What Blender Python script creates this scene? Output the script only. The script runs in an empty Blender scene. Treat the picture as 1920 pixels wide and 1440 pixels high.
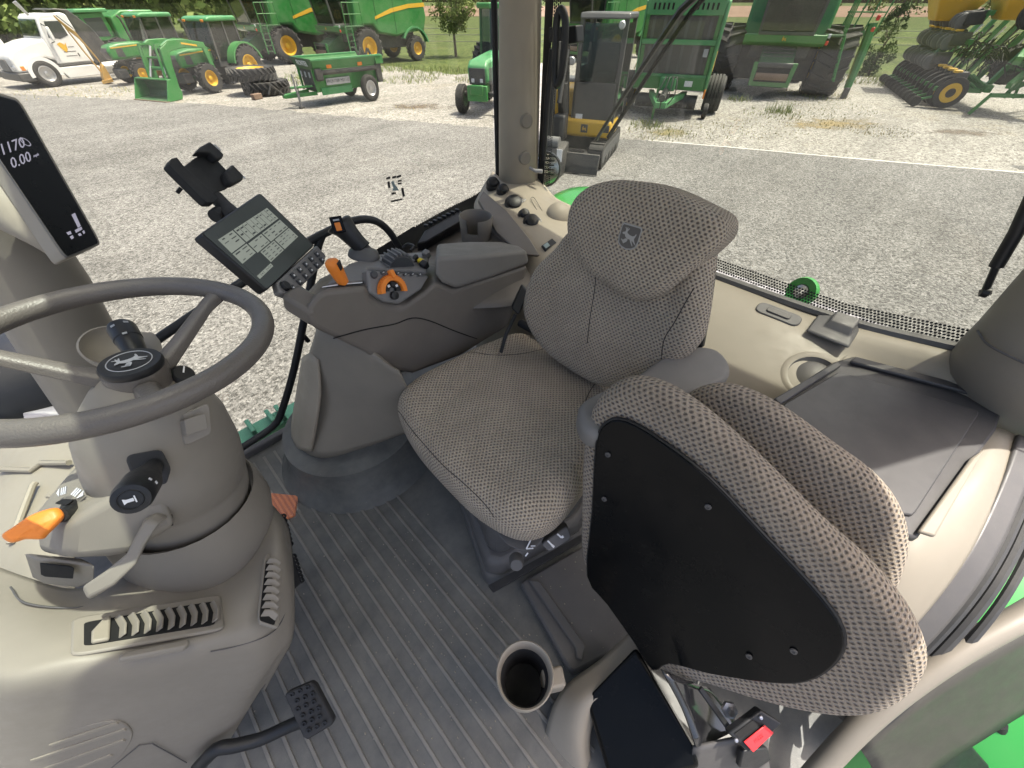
import bpy, bmesh, math, random
from mathutils import Vector, Matrix, Quaternion
random.seed(11)
S = bpy.context.scene
COL = S.collection
V = Vector
R = math.radians

# ---------------------------------------------------------------- camera
# World: X = towards the tractor's rear, Y = towards its right side, Z = up, cab floor at Z = 0.
cam_data = bpy.data.cameras.new('camera')
cam = bpy.data.objects.new('camera', cam_data); COL.objects.link(cam)
cam_data.sensor_width = 36.0
cam_data.lens = 13.5
cam_data.clip_start = 0.02
cam_data.clip_end = 2000
cam.location = (0, 0, 1.3)
cam.rotation_euler = (R(45), 0, R(-45))
S.camera = cam
# ---------------------------------------------------------------- light
SUN = V((0.36, -0.20, 1.0)).normalized()          # direction towards the sun
world = bpy.data.worlds.new('World'); S.world = world
world.use_nodes = True
wn = world.node_tree
bg = wn.nodes['Background']
sky = wn.nodes.new('ShaderNodeTexSky'); sky.sky_type = 'NISHITA'
sky.sun_disc = False
sky.sun_elevation = math.asin(SUN.z)
sky.sun_rotation = math.atan2(SUN.x, SUN.y)
sky.air_density = 0.8; sky.dust_density = 6.5; sky.ozone_density = 0.5
wn.links.new(sky.outputs[0], bg.inputs[0])
bg.inputs[1].default_value = 0.145
sd = bpy.data.lights.new('sun', 'SUN'); sd.energy = 3.3; sd.angle = R(0.55); sd.color = (1.0, 0.95, 0.86)
sun = bpy.data.objects.new('sun', sd); COL.objects.link(sun)
sun.rotation_euler = SUN.to_track_quat('Z', 'Y').to_euler()
S.view_settings.view_transform = 'Standard'
S.view_settings.look = 'None'
S.view_settings.exposure = 1.38
S.view_settings.gamma = 1.0
S.view_settings.use_curve_mapping = False
GZ = -1.8                                           # the yard lies this far below the cab floor

# ---------------------------------------------------------------- materials
MATS = {}
def nmat(name):
    m = bpy.data.materials.new(name); m.use_nodes = True
    MATS[name] = m
    return m, m.node_tree, m.node_tree.nodes['Principled BSDF']
def node(t, k, **kw):
    n = t.nodes.new(k)
    for a, b in kw.items():
        if a.startswith('i_'): n.inputs[int(a[2:])].default_value = b
        else: setattr(n, a, b)
    return n
def ramp(t, fac, stops):
    r = t.nodes.new('ShaderNodeValToRGB')
    e = r.color_ramp.elements
    while len(e) > len(stops): e.remove(e[-1])
    while len(e) < len(stops): e.new(0.5)
    for el, (p, c) in zip(e, stops):
        el.position = p; el.color = (c[0], c[1], c[2], 1) if not isinstance(c, (int, float)) else (c, c, c, 1)
    t.links.new(fac, r.inputs[0])
    return r.outputs[0]
def mth(t, op, a, b=None, c=None):
    n = t.nodes.new('ShaderNodeMath'); n.operation = op
    for i, x in enumerate((a, b, c)):
        if x is None: continue
        if isinstance(x, (int, float)): n.inputs[i].default_value = x
        else: t.links.new(x, n.inputs[i])
    return n.outputs[0]
def mixc(t, f, a, b, mode='MIX'):
    n = t.nodes.new('ShaderNodeMix'); n.data_type = 'RGBA'; n.blend_type = mode
    for s, x in ((n.inputs[0], f), (n.inputs[6], a), (n.inputs[7], b)):
        if isinstance(x, (int, float)): s.default_value = x
        elif isinstance(x, tuple): s.default_value = (x[0], x[1], x[2], 1)
        else: t.links.new(x, s)
    return n.outputs[2]
def coords(t, kind='Object'):
    return t.nodes.new('ShaderNodeTexCoord').outputs[kind]
def noise(t, vec, scale, detail=3, rough=0.55, dist=0.0):
    n = t.nodes.new('ShaderNodeTexNoise')
    n.inputs['Scale'].default_value = scale; n.inputs['Detail'].default_value = detail
    n.inputs['Roughness'].default_value = rough; n.inputs['Distortion'].default_value = dist
    t.links.new(vec, n.inputs['Vector'])
    return n.outputs['Fac']
def bump(t, h, strength, dist, bsdf):
    b = t.nodes.new('ShaderNodeBump'); b.inputs['Strength'].default_value = strength; b.inputs['Distance'].default_value = dist
    t.links.new(h, b.inputs['Height']); t.links.new(b.outputs[0], bsdf.inputs['Normal'])
def plastic(name, col, rough=0.5, grain=900, gs=0.12, var=0.12, dust=0.0, spec=0.4):
    """moulded plastic: fine leather grain, faint blotches, optional dust specks and scuffs"""
    m, t, b = nmat(name)
    c = coords(t)
    big = noise(t, c, 6, 4)
    lo = tuple(x*(1-var) for x in col); hi = tuple(min(1, x*(1+var)) for x in col)
    k = ramp(t, big, [(0.3, lo), (0.7, hi)])
    if dust > 0:
        sp = noise(t, c, 160, 2, 0.6)
        sc = noise(t, c, 14, 5, 0.7)
        sm = mth(t, 'MULTIPLY', ramp(t, sp, [(0.66, 0), (0.74, 1)]), ramp(t, sc, [(0.45, 0), (0.65, 1)]))
        haze_ = ramp(t, sc, [(0.35, 0), (0.85, 0.5)])
        f = mth(t, 'MULTIPLY', mth(t, 'MAXIMUM', sm, haze_), dust)
        k = mixc(t, f, k, (0.36, 0.33, 0.28))
    t.links.new(k, b.inputs['Base Color'])
    rr = ramp(t, noise(t, c, 22, 4, 0.65), [(0.3, max(0, rough-0.09)), (0.75, min(1, rough+0.12))])
    t.links.new(rr, b.inputs['Roughness'])
    b.inputs['Specular IOR Level'].default_value = spec
    if gs > 0: bump(t, noise(t, c, grain, 2, 0.5), gs, 0.0015, b)
    return m
def paint(name, col, rough=0.35, dirt=0.25, coat=0.2, metal=0.0, dirtcol=(0.28, 0.25, 0.2)):
    """machine paint with dust film, heavier low down and in noise patches"""
    m, t, b = nmat(name)
    c = coords(t)
    n1 = noise(t, c, 2.2, 5, 0.65)
    f = mth(t, 'MULTIPLY', ramp(t, n1, [(0.35, 0), (0.8, 1)]), dirt)
    n2 = noise(t, c, 1.1, 2)
    k = ramp(t, n2, [(0.3, tuple(x*0.86 for x in col)), (0.7, col)])
    t.links.new(mixc(t, f, k, dirtcol), b.inputs['Base Color'])
    t.links.new(ramp(t, n1, [(0.3, rough), (0.8, min(1, rough+0.3))]), b.inputs['Roughness'])
    b.inputs['Metallic'].default_value = metal
    b.inputs['Coat Weight'].default_value = coat
    return m
def plain(name, col, rough=0.5, metal=0.0, emit=None, spec=0.5):
    m, t, b = nmat(name)
    c = coords(t)
    t.links.new(ramp(t, noise(t, c, 9, 4), [(0.3, tuple(x*0.9 for x in col)), (0.7, tuple(min(1, x*1.08) for x in col))]), b.inputs['Base Color'])
    b.inputs['Roughness'].default_value = rough; b.inputs['Metallic'].default_value = metal
    b.inputs['Specular IOR Level'].default_value = spec
    if emit:
        b.inputs['Emission Color'].default_value = (*emit[0], 1); b.inputs['Emission Strength'].default_value = emit[1]
    return m
def fabric(name, light, dark, pitch, fuzz=0.45):
    """knitted seat cloth: staggered dark pits between raised stitches, in UV metres"""
    m, t, b = nmat(name)
    uv = t.nodes.new('ShaderNodeUVMap').outputs[0]
    wob = t.nodes.new('ShaderNodeTexNoise'); wob.inputs['Scale'].default_value = 45; wob.inputs['Detail'].default_value = 2
    t.links.new(uv, wob.inputs['Vector'])
    vm = t.nodes.new('ShaderNodeVectorMath'); vm.operation = 'MULTIPLY_ADD'
    vm.inputs[1].default_value = (0.0045, 0.0045, 0); t.links.new(wob.outputs['Color'], vm.inputs[0]); t.links.new(uv, vm.inputs[2])
    sx = t.nodes.new('ShaderNodeSeparateXYZ'); t.links.new(vm.outputs[0], sx.inputs[0])
    u = mth(t, 'DIVIDE', sx.outputs[0], pitch); v = mth(t, 'DIVIDE', sx.outputs[1], pitch*0.62)
    row = mth(t, 'FLOOR', v)
    off = mth(t, 'MULTIPLY', mth(t, 'MODULO', mth(t, 'ABSOLUTE', row), 2.0), 0.5)
    fu = mth(t, 'SUBTRACT', mth(t, 'FRACT', mth(t, 'ADD', u, off)), 0.5)
    fv = mth(t, 'SUBTRACT', mth(t, 'FRACT', v), 0.5)
    fu2 = mth(t, 'MULTIPLY', fu, 1.35); fv2 = mth(t, 'MULTIPLY', fv, 1.0)
    d = mth(t, 'SQRT', mth(t, 'ADD', mth(t, 'MULTIPLY', fu2, fu2), mth(t, 'MULTIPLY', fv2, fv2)))
    fz = noise(t, uv, 620, 3, 0.65); fy = noise(t, uv, 210, 2, 0.6)
    d2 = mth(t, 'ADD', mth(t, 'ADD', d, mth(t, 'MULTIPLY', mth(t, 'SUBTRACT', fz, 0.5), fuzz)), mth(t, 'MULTIPLY', mth(t, 'SUBTRACT', fy, 0.5), fuzz*0.9))
    pit = ramp(t, d2, [(0.14, 1), (0.46, 0)])
    blot = noise(t, uv, 9, 4, 0.6)
    lc = ramp(t, blot, [(0.3, tuple(x*0.85 for x in light)), (0.7, tuple(x*1.1 for x in light))])
    thread = ramp(t, fz, [(0.25, 0.8), (0.75, 1.12)])
    lc2 = mixc(t, 1.0, lc, thread, 'MULTIPLY')
    t.links.new(mixc(t, mth(t, 'MULTIPLY', pit, 0.92), lc2, dark), b.inputs['Base Color'])
    b.inputs['Roughness'].default_value = 0.95
    b.inputs['Specular IOR Level'].default_value = 0.12
    b.inputs['Sheen Weight'].default_value = 0.25; b.inputs['Sheen Roughness'].default_value = 0.5
    h = mth(t, 'ADD', mth(t, 'MULTIPLY', ramp(t, d, [(0.1, 0), (0.5, 1)]), 0.8), mth(t, 'MULTIPLY', fz, 0.35))
    bump(t, h, 1.0, 0.006, b)
    return m
def glass(name, tint, refl=1.0, film=1.0):
    m = bpy.data.materials.new(name); m.use_nodes = True; MATS[name] = m
    t = m.node_tree; t.nodes.clear()
    out = t.nodes.new('ShaderNodeOutputMaterial')
    tr = t.nodes.new('ShaderNodeBsdfTransparent'); tr.inputs[0].default_value = (*tint, 1)
    gl = t.nodes.new('ShaderNodeBsdfGlossy'); gl.inputs['Roughness'].default_value = 0.02
    lw = t.nodes.new("ShaderNodeLayerWeight"); lw.inputs[0].default_value = 0.5
    fz = mth(t, "MULTIPLY_ADD", mth(t, "POWER", lw.outputs["Facing"], 5.0), 0.9, 0.04)
    mx = t.nodes.new('ShaderNodeMixShader')
    t.links.new(mth(t, "MULTIPLY", fz, refl), mx.inputs[0])
    t.links.new(tr.outputs[0], mx.inputs[1]); t.links.new(gl.outputs[0], mx.inputs[2]); 
    df = t.nodes.new('ShaderNodeBsdfDiffuse'); df.inputs[0].default_value = (0.62, 0.60, 0.54, 1)
    tl = t.nodes.new('ShaderNodeBsdfTranslucent'); tl.inputs[0].default_value = (0.62, 0.60, 0.54, 1)
    ms = t.nodes.new('ShaderNodeMixShader'); t.links.new(df.outputs[0], ms.inputs[1]); t.links.new(tl.outputs[0], ms.inputs[2])
    c = coords(t); sm = noise(t, c, 2.6, 6, 0.7, 1.2); sp = noise(t, c, 120, 2, 0.5)
    fd = mth(t, 'ADD', ramp(t, sm, [(0.35, 0.004), (0.8, 0.075)]), ramp(t, sp, [(0.68, 0.0), (0.78, 0.05)]))
    m2 = t.nodes.new('ShaderNodeMixShader'); t.links.new(mth(t, 'MULTIPLY', fd, film), m2.inputs[0])
    t.links.new(mx.outputs[0], m2.inputs[1]); t.links.new(ms.outputs[0], m2.inputs[2]); t.links.new(m2.outputs[0], out.inputs[0])
    return m

plastic('trim_beige', (0.315, 0.278, 0.222), 0.52, 700, 0.10, 0.05, 0.05)
plastic('trim_grey', (0.222, 0.201, 0.168), 0.5, 800, 0.12, 0.05, 0.06)
plastic('trim_light', (0.25, 0.224, 0.18), 0.5, 800, 0.10, 0.05, 0.05)
plastic('column_grey', (0.214, 0.194, 0.163), 0.5, 800, 0.12, 0.06, 0.05)
plastic('console_brown', (0.150, 0.134, 0.117), 0.48, 1000, 0.14, 0.08, 0.06)
plastic('console_pad', (0.185, 0.176, 0.164), 0.62, 1200, 0.2, 0.08, 0.06)
plastic('deck_grey', (0.18, 0.176, 0.174), 0.45, 900, 0.1, 0.08, 0.05)
plastic('tray_grey', (0.082, 0.079, 0.078), 0.42, 900, 0.12, 0.08, 0.12)
plastic('base_grey', (0.098, 0.096, 0.096), 0.5, 800, 0.12, 0.1, 0.14)
plastic('mat_rubber', (0.095, 0.099, 0.096), 0.55, 420, 0.35, 0.25, 0.5)
plastic('mat_rib', (0.17, 0.165, 0.15), 0.6, 420, 0.35, 0.25, 0.5)
plastic('black_plastic', (0.014, 0.015, 0.017), 0.42, 700, 0.15, 0.1, 0.04)
plastic('black_matte', (0.02, 0.021, 0.023), 0.7, 700, 0.15, 0.1, 0.1)
plastic('black_gloss', (0.004, 0.0045, 0.005), 0.22, 300, 0.0, 0.1, 0.012, 0.12)
plastic('seal_rubber', (0.035, 0.036, 0.038), 0.55, 500, 0.1, 0.1, 0.15)
plastic('wheel_grip', (0.118, 0.106, 0.095), 0.38, 380, 0.5, 0.06, 0.03, 0.5)
plastic('orange_plastic', (0.80, 0.235, 0.03), 0.45, 800, 0.1, 0.06, 0.03)
plastic('button_dark', (0.06, 0.062, 0.066), 0.45, 600, 0.1, 0.1, 0.05)
plastic('grey_metal', (0.33, 0.33, 0.34), 0.35, 300, 0.05, 0.08, 0.05)
plastic('olive_trim_shaded', (0.050, 0.048, 0.041), 0.5, 800, 0.12, 0.1, 0.1)  # olive of the lower left panel, darkened for the shade falling there
plastic('recess_black', (0.006, 0.006, 0.006), 0.8, 300, 0.0, 0.1, 0.0)
fabric('cloth', (0.50, 0.415, 0.31), (0.092, 0.072, 0.056), 0.0108, 0.30)
fabric('cloth_rough', (0.385, 0.315, 0.235), (0.080, 0.062, 0.049), 0.0120, 0.75)
glass('cab_glass', (0.85, 0.85, 0.81), 1.0, 0.25)
glass('roof_glass', (0.86, 0.90, 0.87), 1.0)
plain('print_white', (0.75, 0.76, 0.78), 0.5)
plain('print_grey', (0.40, 0.41, 0.42), 0.5)
plain('lcd_segment', (0.16, 0.155, 0.19), 0.5, 0, ((0.55, 0.53, 0.66), 0.17))
plain('screen_pane', (0.13, 0.14, 0.125), 0.3, 0, ((0.46, 0.50, 0.42), 0.16), 0.3)
plain('screen_dark', (0.018, 0.022, 0.022), 0.25, 0, ((0.30, 0.34, 0.32), 0.03), 0.3)
plain('screen_line', (0.03, 0.035, 0.035), 0.4)
plain('seam_thread', (0.05, 0.042, 0.036), 0.9)
plain('chrome', (0.7, 0.7, 0.72), 0.18, 1.0)
plastic('chrome_black', (0.03, 0.03, 0.032), 0.08, 300, 0.0, 0.1, 0.02, 1.0)
plain('bolt_steel', (0.45, 0.45, 0.46), 0.35, 1.0)
plain('red_plastic', (0.62, 0.03, 0.035), 0.4)
plain('yellow_plastic', (0.75, 0.55, 0.02), 0.5)
plain('patch_white', (0.36, 0.345, 0.315), 0.8)
plain('patch_grey', (0.115, 0.105, 0.092), 0.9)

# ---------------------------------------------------------------- mesh helpers
ROOTS = {}
def tag(o, label=None, cat=None, group=None, kind=None):
    if label: o['label'] = label
    if cat: o['category'] = cat
    if group: o['group'] = group
    if kind: o['kind'] = kind
    return o
def root(name, loc, label, cat, group=None, rz=0.0, local=False, scale=1.0):
    o = bpy.data.objects.new(name, None); COL.objects.link(o)
    o.location = loc; o.rotation_euler = (0, 0, rz); o.scale = (scale,)*3
    o.empty_display_size = 0.1
    tag(o, label, cat, group)
    if not local: ROOTS[o.name] = V(loc)
    return o
def mesh_obj(name, bm, mat, parent=None, smooth=40, bevel=0.0, seg=2, solid=0.0, sub=0, kind=None, keep=False, recalc=True):
    """link a bmesh as one object; coordinates of parts of a cab thing are given in world metres"""
    if not bm.faces: raise ValueError('empty '+name)
    if recalc: bmesh.ops.recalc_face_normals(bm, faces=bm.faces[:])
    me = bpy.data.meshes.new(name); bm.to_mesh(me); bm.free()
    for p in me.polygons: p.use_smooth = smooth > 0
    if smooth > 0: me.set_sharp_from_angle(angle=R(smooth))
    return link_mesh(name, me, mat, parent, bevel, seg, solid, sub, kind)
def link_mesh(name, me, mat, parent=None, bevel=0, seg=2, solid=0, sub=0, kind=None):
    if not me.materials: me.materials.append(MATS[mat])
    o = bpy.data.objects.new(name, me); COL.objects.link(o)
    if parent is not None:
        o.parent = parent
        if parent.name in ROOTS: o.location = -ROOTS[parent.name]
    if solid:
        md = o.modifiers.new('solid', 'SOLIDIFY'); md.thickness = solid; md.offset = 0
    if bevel:
        md = o.modifiers.new('bevel', 'BEVEL'); md.width = bevel; md.segments = seg; md.limit_method = 'ANGLE'; md.angle_limit = R(35); md.harden_normals = False
    if sub:
        md = o.modifiers.new('sub', 'SUBSURF'); md.levels = sub; md.render_levels = sub
    if kind: o['kind'] = kind
    return o
def copy_tree(o, parent=None):
    c = o.copy(); COL.objects.link(c); c.parent = parent
    for ch in list(o.children): copy_tree(ch, c)
    return c
BM = bmesh.new
def basis(n, ref=(0, 0, 1)):
    n = V(n).normalized(); ref = V(ref)
    if abs(n.dot(ref.normalized())) > 0.98: ref = V((1, 0, 0))
    e1 = ref.cross(n).normalized(); e2 = n.cross(e1)
    return e1, e2, n
def box(bm, c, s, rot=None, taper=None):
    """box at c with size s; rot = Matrix/Euler tuple in degrees; taper = (tx, ty) scale of the top"""
    M = Matrix.Identity(3)
    if rot is not None:
        from mathutils import Euler
        M = rot.to_3x3() if isinstance(rot, Matrix) else Euler([R(a) for a in rot]).to_matrix()
    tx, ty = taper or (1, 1)
    vs = []
    for z in (-.5, .5):
        k = (tx, ty) if z > 0 else (1, 1)
        for x, y in ((-.5, -.5), (.5, -.5), (.5, .5), (-.5, .5)):
            vs.append(bm.verts.new(V(c) + M @ V((x*s[0]*k[0], y*s[1]*k[1], z*s[2]))))
    for f in ((3, 2, 1, 0), (4, 5, 6, 7), (0, 1, 5, 4), (1, 2, 6, 5), (2, 3, 7, 6), (3, 0, 4, 7)):
        bm.faces.new([vs[i] for i in f])
    return bm
def prism(bm, pts, off):
    """closed polygon (3D points) extruded by the vector off"""
    a = [bm.verts.new(V(p)) for p in pts]; b = [bm.verts.new(V(p)+V(off)) for p in pts]
    n = len(pts)
    try: bm.faces.new(a); bm.faces.new(b[::-1])
    except ValueError: pass
    for i in range(n):
        bm.faces.new([a[i], b[i], b[(i+1) % n], a[(i+1) % n]])
    return bm
def smooth_path(pts, n=6, closed=False):
    P = [V(p) for p in pts]; m = len(P); out = []
    rng = range(m) if closed else range(m-1)
    for i in rng:
        p0 = P[(i-1) % m] if closed or i > 0 else P[0]*2-P[1]
        p1 = P[i]; p2 = P[(i+1) % m]
        p3 = P[(i+2) % m] if closed or i+2 < m else P[-1]*2-P[-2]
        for k in range(n):
            t = k/n
            out.append(0.5*((2*p1)+(p2-p0)*t+(2*p0-5*p1+4*p2-p3)*t*t+(3*p1-p0-3*p2+p3)*t**3))
    if not closed: out.append(P[-1])
    return out
def tube(bm, pts, r, seg=10, closed=False, caps=True, flat=1.0, up=(0, 0, 1)):
    """tube along a path; r = radius or list of radii"""
    P = [V(p) for p in pts]; n = len(P)
    rs = r if isinstance(r, (list, tuple)) else [r]*n
    if len(rs) != n: rs = [rs[0]+(rs[-1]-rs[0])*i/(n-1) for i in range(n)]
    rings = []; prev = None
    for i in range(n):
        if closed: tg = P[(i+1) % n]-P[(i-1) % n]
        else: tg = P[min(i+1, n-1)]-P[max(i-1, 0)]
        tg.normalize()
        if prev is None:
            e1, e2, _ = basis(tg, up)
        else:
            e1 = (prev-tg*prev.dot(tg)).normalized(); e2 = tg.cross(e1)
        prev = e1
        rings.append([bm.verts.new(P[i]+(e1*math.cos(2*math.pi*k/seg)+e2*math.sin(2*math.pi*k/seg)*flat)*rs[i]) for k in range(seg)])
    for i in range(n if closed else n-1):
        a, b = rings[i], rings[(i+1) % n]
        for k in range(seg):
            bm.faces.new([a[k], a[(k+1) % seg], b[(k+1) % seg], b[k]])
    if caps and not closed:
        bm.faces.new(rings[0][::-1]); bm.faces.new(rings[-1])
    return bm
def lathe(bm, prof, c=(0, 0, 0), axis=(0, 0, 1), seg=24, a0=0.0, a1=360.0, close=False):
    """profile of (radius, height) turned about axis"""
    e1, e2, n = basis(axis, (0, 0, 1) if abs(V(axis).normalized().z) < 0.9 else (1, 0, 0))
    full = abs(a1-a0) >= 359.9
    cnt = seg if full else seg+1
    rings = []
    for (r, h) in prof:
        if r < 1e-6:
            rings.append([bm.verts.new(V(c)+n*h)]*cnt); continue
        rings.append([bm.verts.new(V(c)+n*h+(e1*math.cos(R(a0+(a1-a0)*k/seg))+e2*math.sin(R(a0+(a1-a0)*k/seg)))*r) for k in range(cnt)])
    pairs = list(zip(rings, rings[1:]))
    if close: pairs.append((rings[-1], rings[0]))
    for a, b in pairs:
        for k in range(seg):
            k2 = (k+1) % cnt
            q = [a[k], a[k2], b[k2], b[k]]
            u = []
            for x in q:
                if x not in u: u.append(x)
            if len(u) > 2:
                try: bm.faces.new(u)
                except ValueError: pass
    return bm
def cyl(bm, a, b, r, r2=None, seg=14):
    a, b = V(a), V(b); h = (b-a).length
    return lathe(bm, [(0, 0), (r, 0), (r2 if r2 is not None else r, h), (0, h)], a, b-a, seg)
def bar(bm, a, b, w, h, up=(0, 0, 1)):
    """square bar between two points"""
    a, b = V(a), V(b); e1, e2, n = basis(b-a, up)
    vs = [bm.verts.new(p+e1*x*w/2+e2*y*h/2) for p in (a, b) for x, y in ((-1, -1), (1, -1), (1, 1), (-1, 1))]
    for f in ((3, 2, 1, 0), (4, 5, 6, 7), (0, 1, 5, 4), (1, 2, 6, 5), (2, 3, 7, 6), (3, 0, 4, 7)):
        bm.faces.new([vs[i] for i in f])
    return bm
def loft(bm, rings, cap=True, closed=True):
    vr = [[bm.verts.new(V(p)) for p in ring] for ring in rings]
    for a, b in zip(vr, vr[1:]):
        n = len(a)
        for k in range(n if closed else n-1):
            bm.faces.new([a[k], a[(k+1) % n], b[(k+1) % n], b[k]])
    if cap and closed:
        bm.faces.new(vr[0][::-1]); bm.faces.new(vr[-1])
    return bm
def patch(bm, grid, n=4):
    """smooth surface through a coarse grid of points (rows of equal length)"""
    rows = [smooth_path(r, n) for r in grid]
    cols = [smooth_path([r[k] for r in rows], n) for k in range(len(rows[0]))]
    vs = [[bm.verts.new(p) for p in c] for c in cols]
    for a, b in zip(vs, vs[1:]):
        for k in range(len(a)-1):
            bm.faces.new([a[k], a[k+1], b[k+1], b[k]])
    return bm
def rrect(w, h, r, n=4):
    """rounded rectangle outline in 2D"""
    out = []
    for cx, cy, a in ((w/2-r, h/2-r, 0), (-w/2+r, h/2-r, 90), (-w/2+r, -h/2+r, 180), (w/2-r, -h/2+r, 270)):
        for k in range(n+1):
            out.append((cx+r*math.cos(R(a+90*k/n)), cy+r*math.sin(R(a+90*k/n))))
    return out
def plate(bm, c, e1, e2, outline, h):
    """2D outline placed at c with axes e1, e2 and extruded by h along their normal"""
    e1 = V(e1).normalized(); e2 = V(e2); e2 = (e2-e1*e2.dot(e1)).normalized(); n = e1.cross(e2)
    return prism(bm, [V(c)+e1*x+e2*y for x, y in outline], n*h)
def round_poly(pts, r=0.25, n=3):
    """cut the corners of a 3D polygon into short arcs; r = part of the edge used"""
    P = [V(p) for p in pts]; m = len(P); out = []
    for i in range(m):
        a, b, c = P[i-1], P[i], P[(i+1) % m]
        p0 = b+(a-b)*r; p2 = b+(c-b)*r
        for k in range(n+1):
            t = k/n
            out.append(p0*(1-t)**2+b*2*t*(1-t)+p2*t*t)
    return out
def pillow(bm, outline, n, top, bot, r, bulge=0.0, shape=None, m=6, rings=9, center=None, close=True):
    """upholstered pad: outline (3D loop) with rounded rim, top/bot offsets along n, optional shape(x, y) relief; UV in metres"""
    n = V(n).normalized()
    O = smooth_path(outline, m, True) if m > 1 else [V(p) for p in outline]
    c = V(center) if center is not None else sum(O, V())/len(O)
    e1, e2, _ = basis(n)
    N = len(O)
    uvl = bm.loops.layers.uv.verify()
    T = 6; prof = []
    for k in range(rings): prof.append(('in', k/rings))
    for k in range(T+1): prof.append(('arc', k/T*90))
    for k in range(1, T+1): prof.append(('low', k/T*90))
    vr = []; uvr = []
    for kind, val in prof:
        ring = []; uvs = []
        for p in O:
            w = c-p; L = w.length; w.normalize()
            rr = min(r, L*0.9)
            if kind == 'in':
                q = c-w*(L-rr)*val; h = top+bulge*(1-val**2); arc = (L-rr)*val
            elif kind == 'arc':
                q = p+w*rr*(1-math.sin(R(val))); h = top-r*(1-math.cos(R(val))); arc = L-rr+rr*R(val)
            else:
                rb = min(r, max(0.001, (top-bot)-r))
                q = p+w*min(rb, L*.9)*(1-math.cos(R(val))); h = bot+rb*(1-math.sin(R(val))); arc = L-rr+rr*math.pi/2+(top-bot-r-rb)+rb*R(val)
            fade = 1.0
            if shape and kind != 'low':
                if kind == 'arc': fade = max(0, math.cos(R(val)))
                d = q-c
                h += shape(d.dot(e1), d.dot(e2))*fade
            ring.append(q+n*h)
            d = -w*arc
            uvs.append((d.dot(e1), d.dot(e2)))
        vr.append([bm.verts.new(x) for x in ring]); uvr.append(uvs)
    for i in range(len(vr)-1):
        for k in range(N):
            k2 = (k+1) % N
            f = bm.faces.new([vr[i][k], vr[i][k2], vr[i+1][k2], vr[i+1][k]])
            for l, uv in zip(f.loops, (uvr[i][k], uvr[i][k2], uvr[i+1][k2], uvr[i+1][k])): l[uvl].uv = uv
    if close: bm.faces.new(vr[-1])
    bmesh.ops.remove_doubles(bm, verts=bm.verts[:], dist=1e-5)
    return bm
def text_mesh(name, body, mat, c, e1, e2, size, parent, depth=0.0004, font=None, align='CENTER', raw=False):
    """flat lettering lying on a surface: e1 = reading direction, e2 = up"""
    cu = bpy.data.curves.new(name, 'FONT'); cu.body = body; cu.size = size; cu.extrude = depth
    cu.align_x = align; cu.align_y = 'CENTER'; cu.resolution_u = 2
    tmp = bpy.data.objects.new(name, cu); COL.objects.link(tmp)
    dg = bpy.context.evaluated_depsgraph_get()
    me = bpy.data.meshes.new_from_object(tmp.evaluated_get(dg))
    bpy.data.objects.remove(tmp)
    e1 = V(e1).normalized(); e2 = V(e2)
    if not raw: e2 = (e2-e1*e2.dot(e1)).normalized()
    n = e1.cross(e2).normalized()
    M = Matrix(((e1.x, e2.x, n.x, c[0]), (e1.y, e2.y, n.y, c[1]), (e1.z, e2.z, n.z, c[2]), (0, 0, 0, 1)))
    me.transform(M); me.materials.clear()
    return link_mesh(name, me, mat, parent)
def strip(bm, pts, wdir, w, h, n):
    """flat ribbon along pts: width w along wdir, lifted h along n"""
    n = V(n).normalized()
    tube_pts = [V(p) for p in pts]
    a = []; 
    for p in tube_pts:
        a.append([p-V(wdir).normalized()*w/2, p+V(wdir).normalized()*w/2, p+V(wdir).normalized()*w/2+n*h, p-V(wdir).normalized()*w/2+n*h])
    return loft(bm, a)
# leaping-deer emblem outline (unit square, facing left)
DEER = [(-.42,.10),(-.36,.17),(-.27,.20),(-.25,.30),(-.33,.40),(-.29,.41),(-.22,.33),(-.21,.42),(-.17,.42),(-.17,.31),(-.10,.40),(-.07,.38),(-.13,.27),(-.16,.20),(-.10,.15),(.02,.10),(.18,.08),(.28,.12),(.33,.22),(.37,.21),(.34,.08),(.30,-.02),(.36,-.14),(.46,-.25),(.43,-.28),(.30,-.18),(.20,-.12),(.24,-.22),(.34,-.36),(.30,-.37),(.16,-.22),(.08,-.10),(-.06,-.10),(-.16,-.10),(-.28,-.20),(-.36,-.16),(-.39,-.19),(-.30,-.27),(-.18,-.18),(-.12,-.22),(-.24,-.33),(-.21,-.36),(-.06,-.24),(-.02,-.14),(-.20,-.02),(-.26,.08),(-.33,.07)]
def deer(name, mat, c, e1, e2, size, parent, depth=0.0005):
    e1 = V(e1).normalized(); e2 = V(e2); e2 = (e2-e1*e2.dot(e1)).normalized(); n = e1.cross(e2)
    bm = BM()
    vs = [bm.verts.new(V(c)+e1*x*size+e2*y*size+n*depth) for x, y in DEER]
    f = bm.faces.new(vs)
    bmesh.ops.triangulate(bm, faces=[f])
    return mesh_obj(name, bm, mat, parent, smooth=0, recalc=False)

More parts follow.
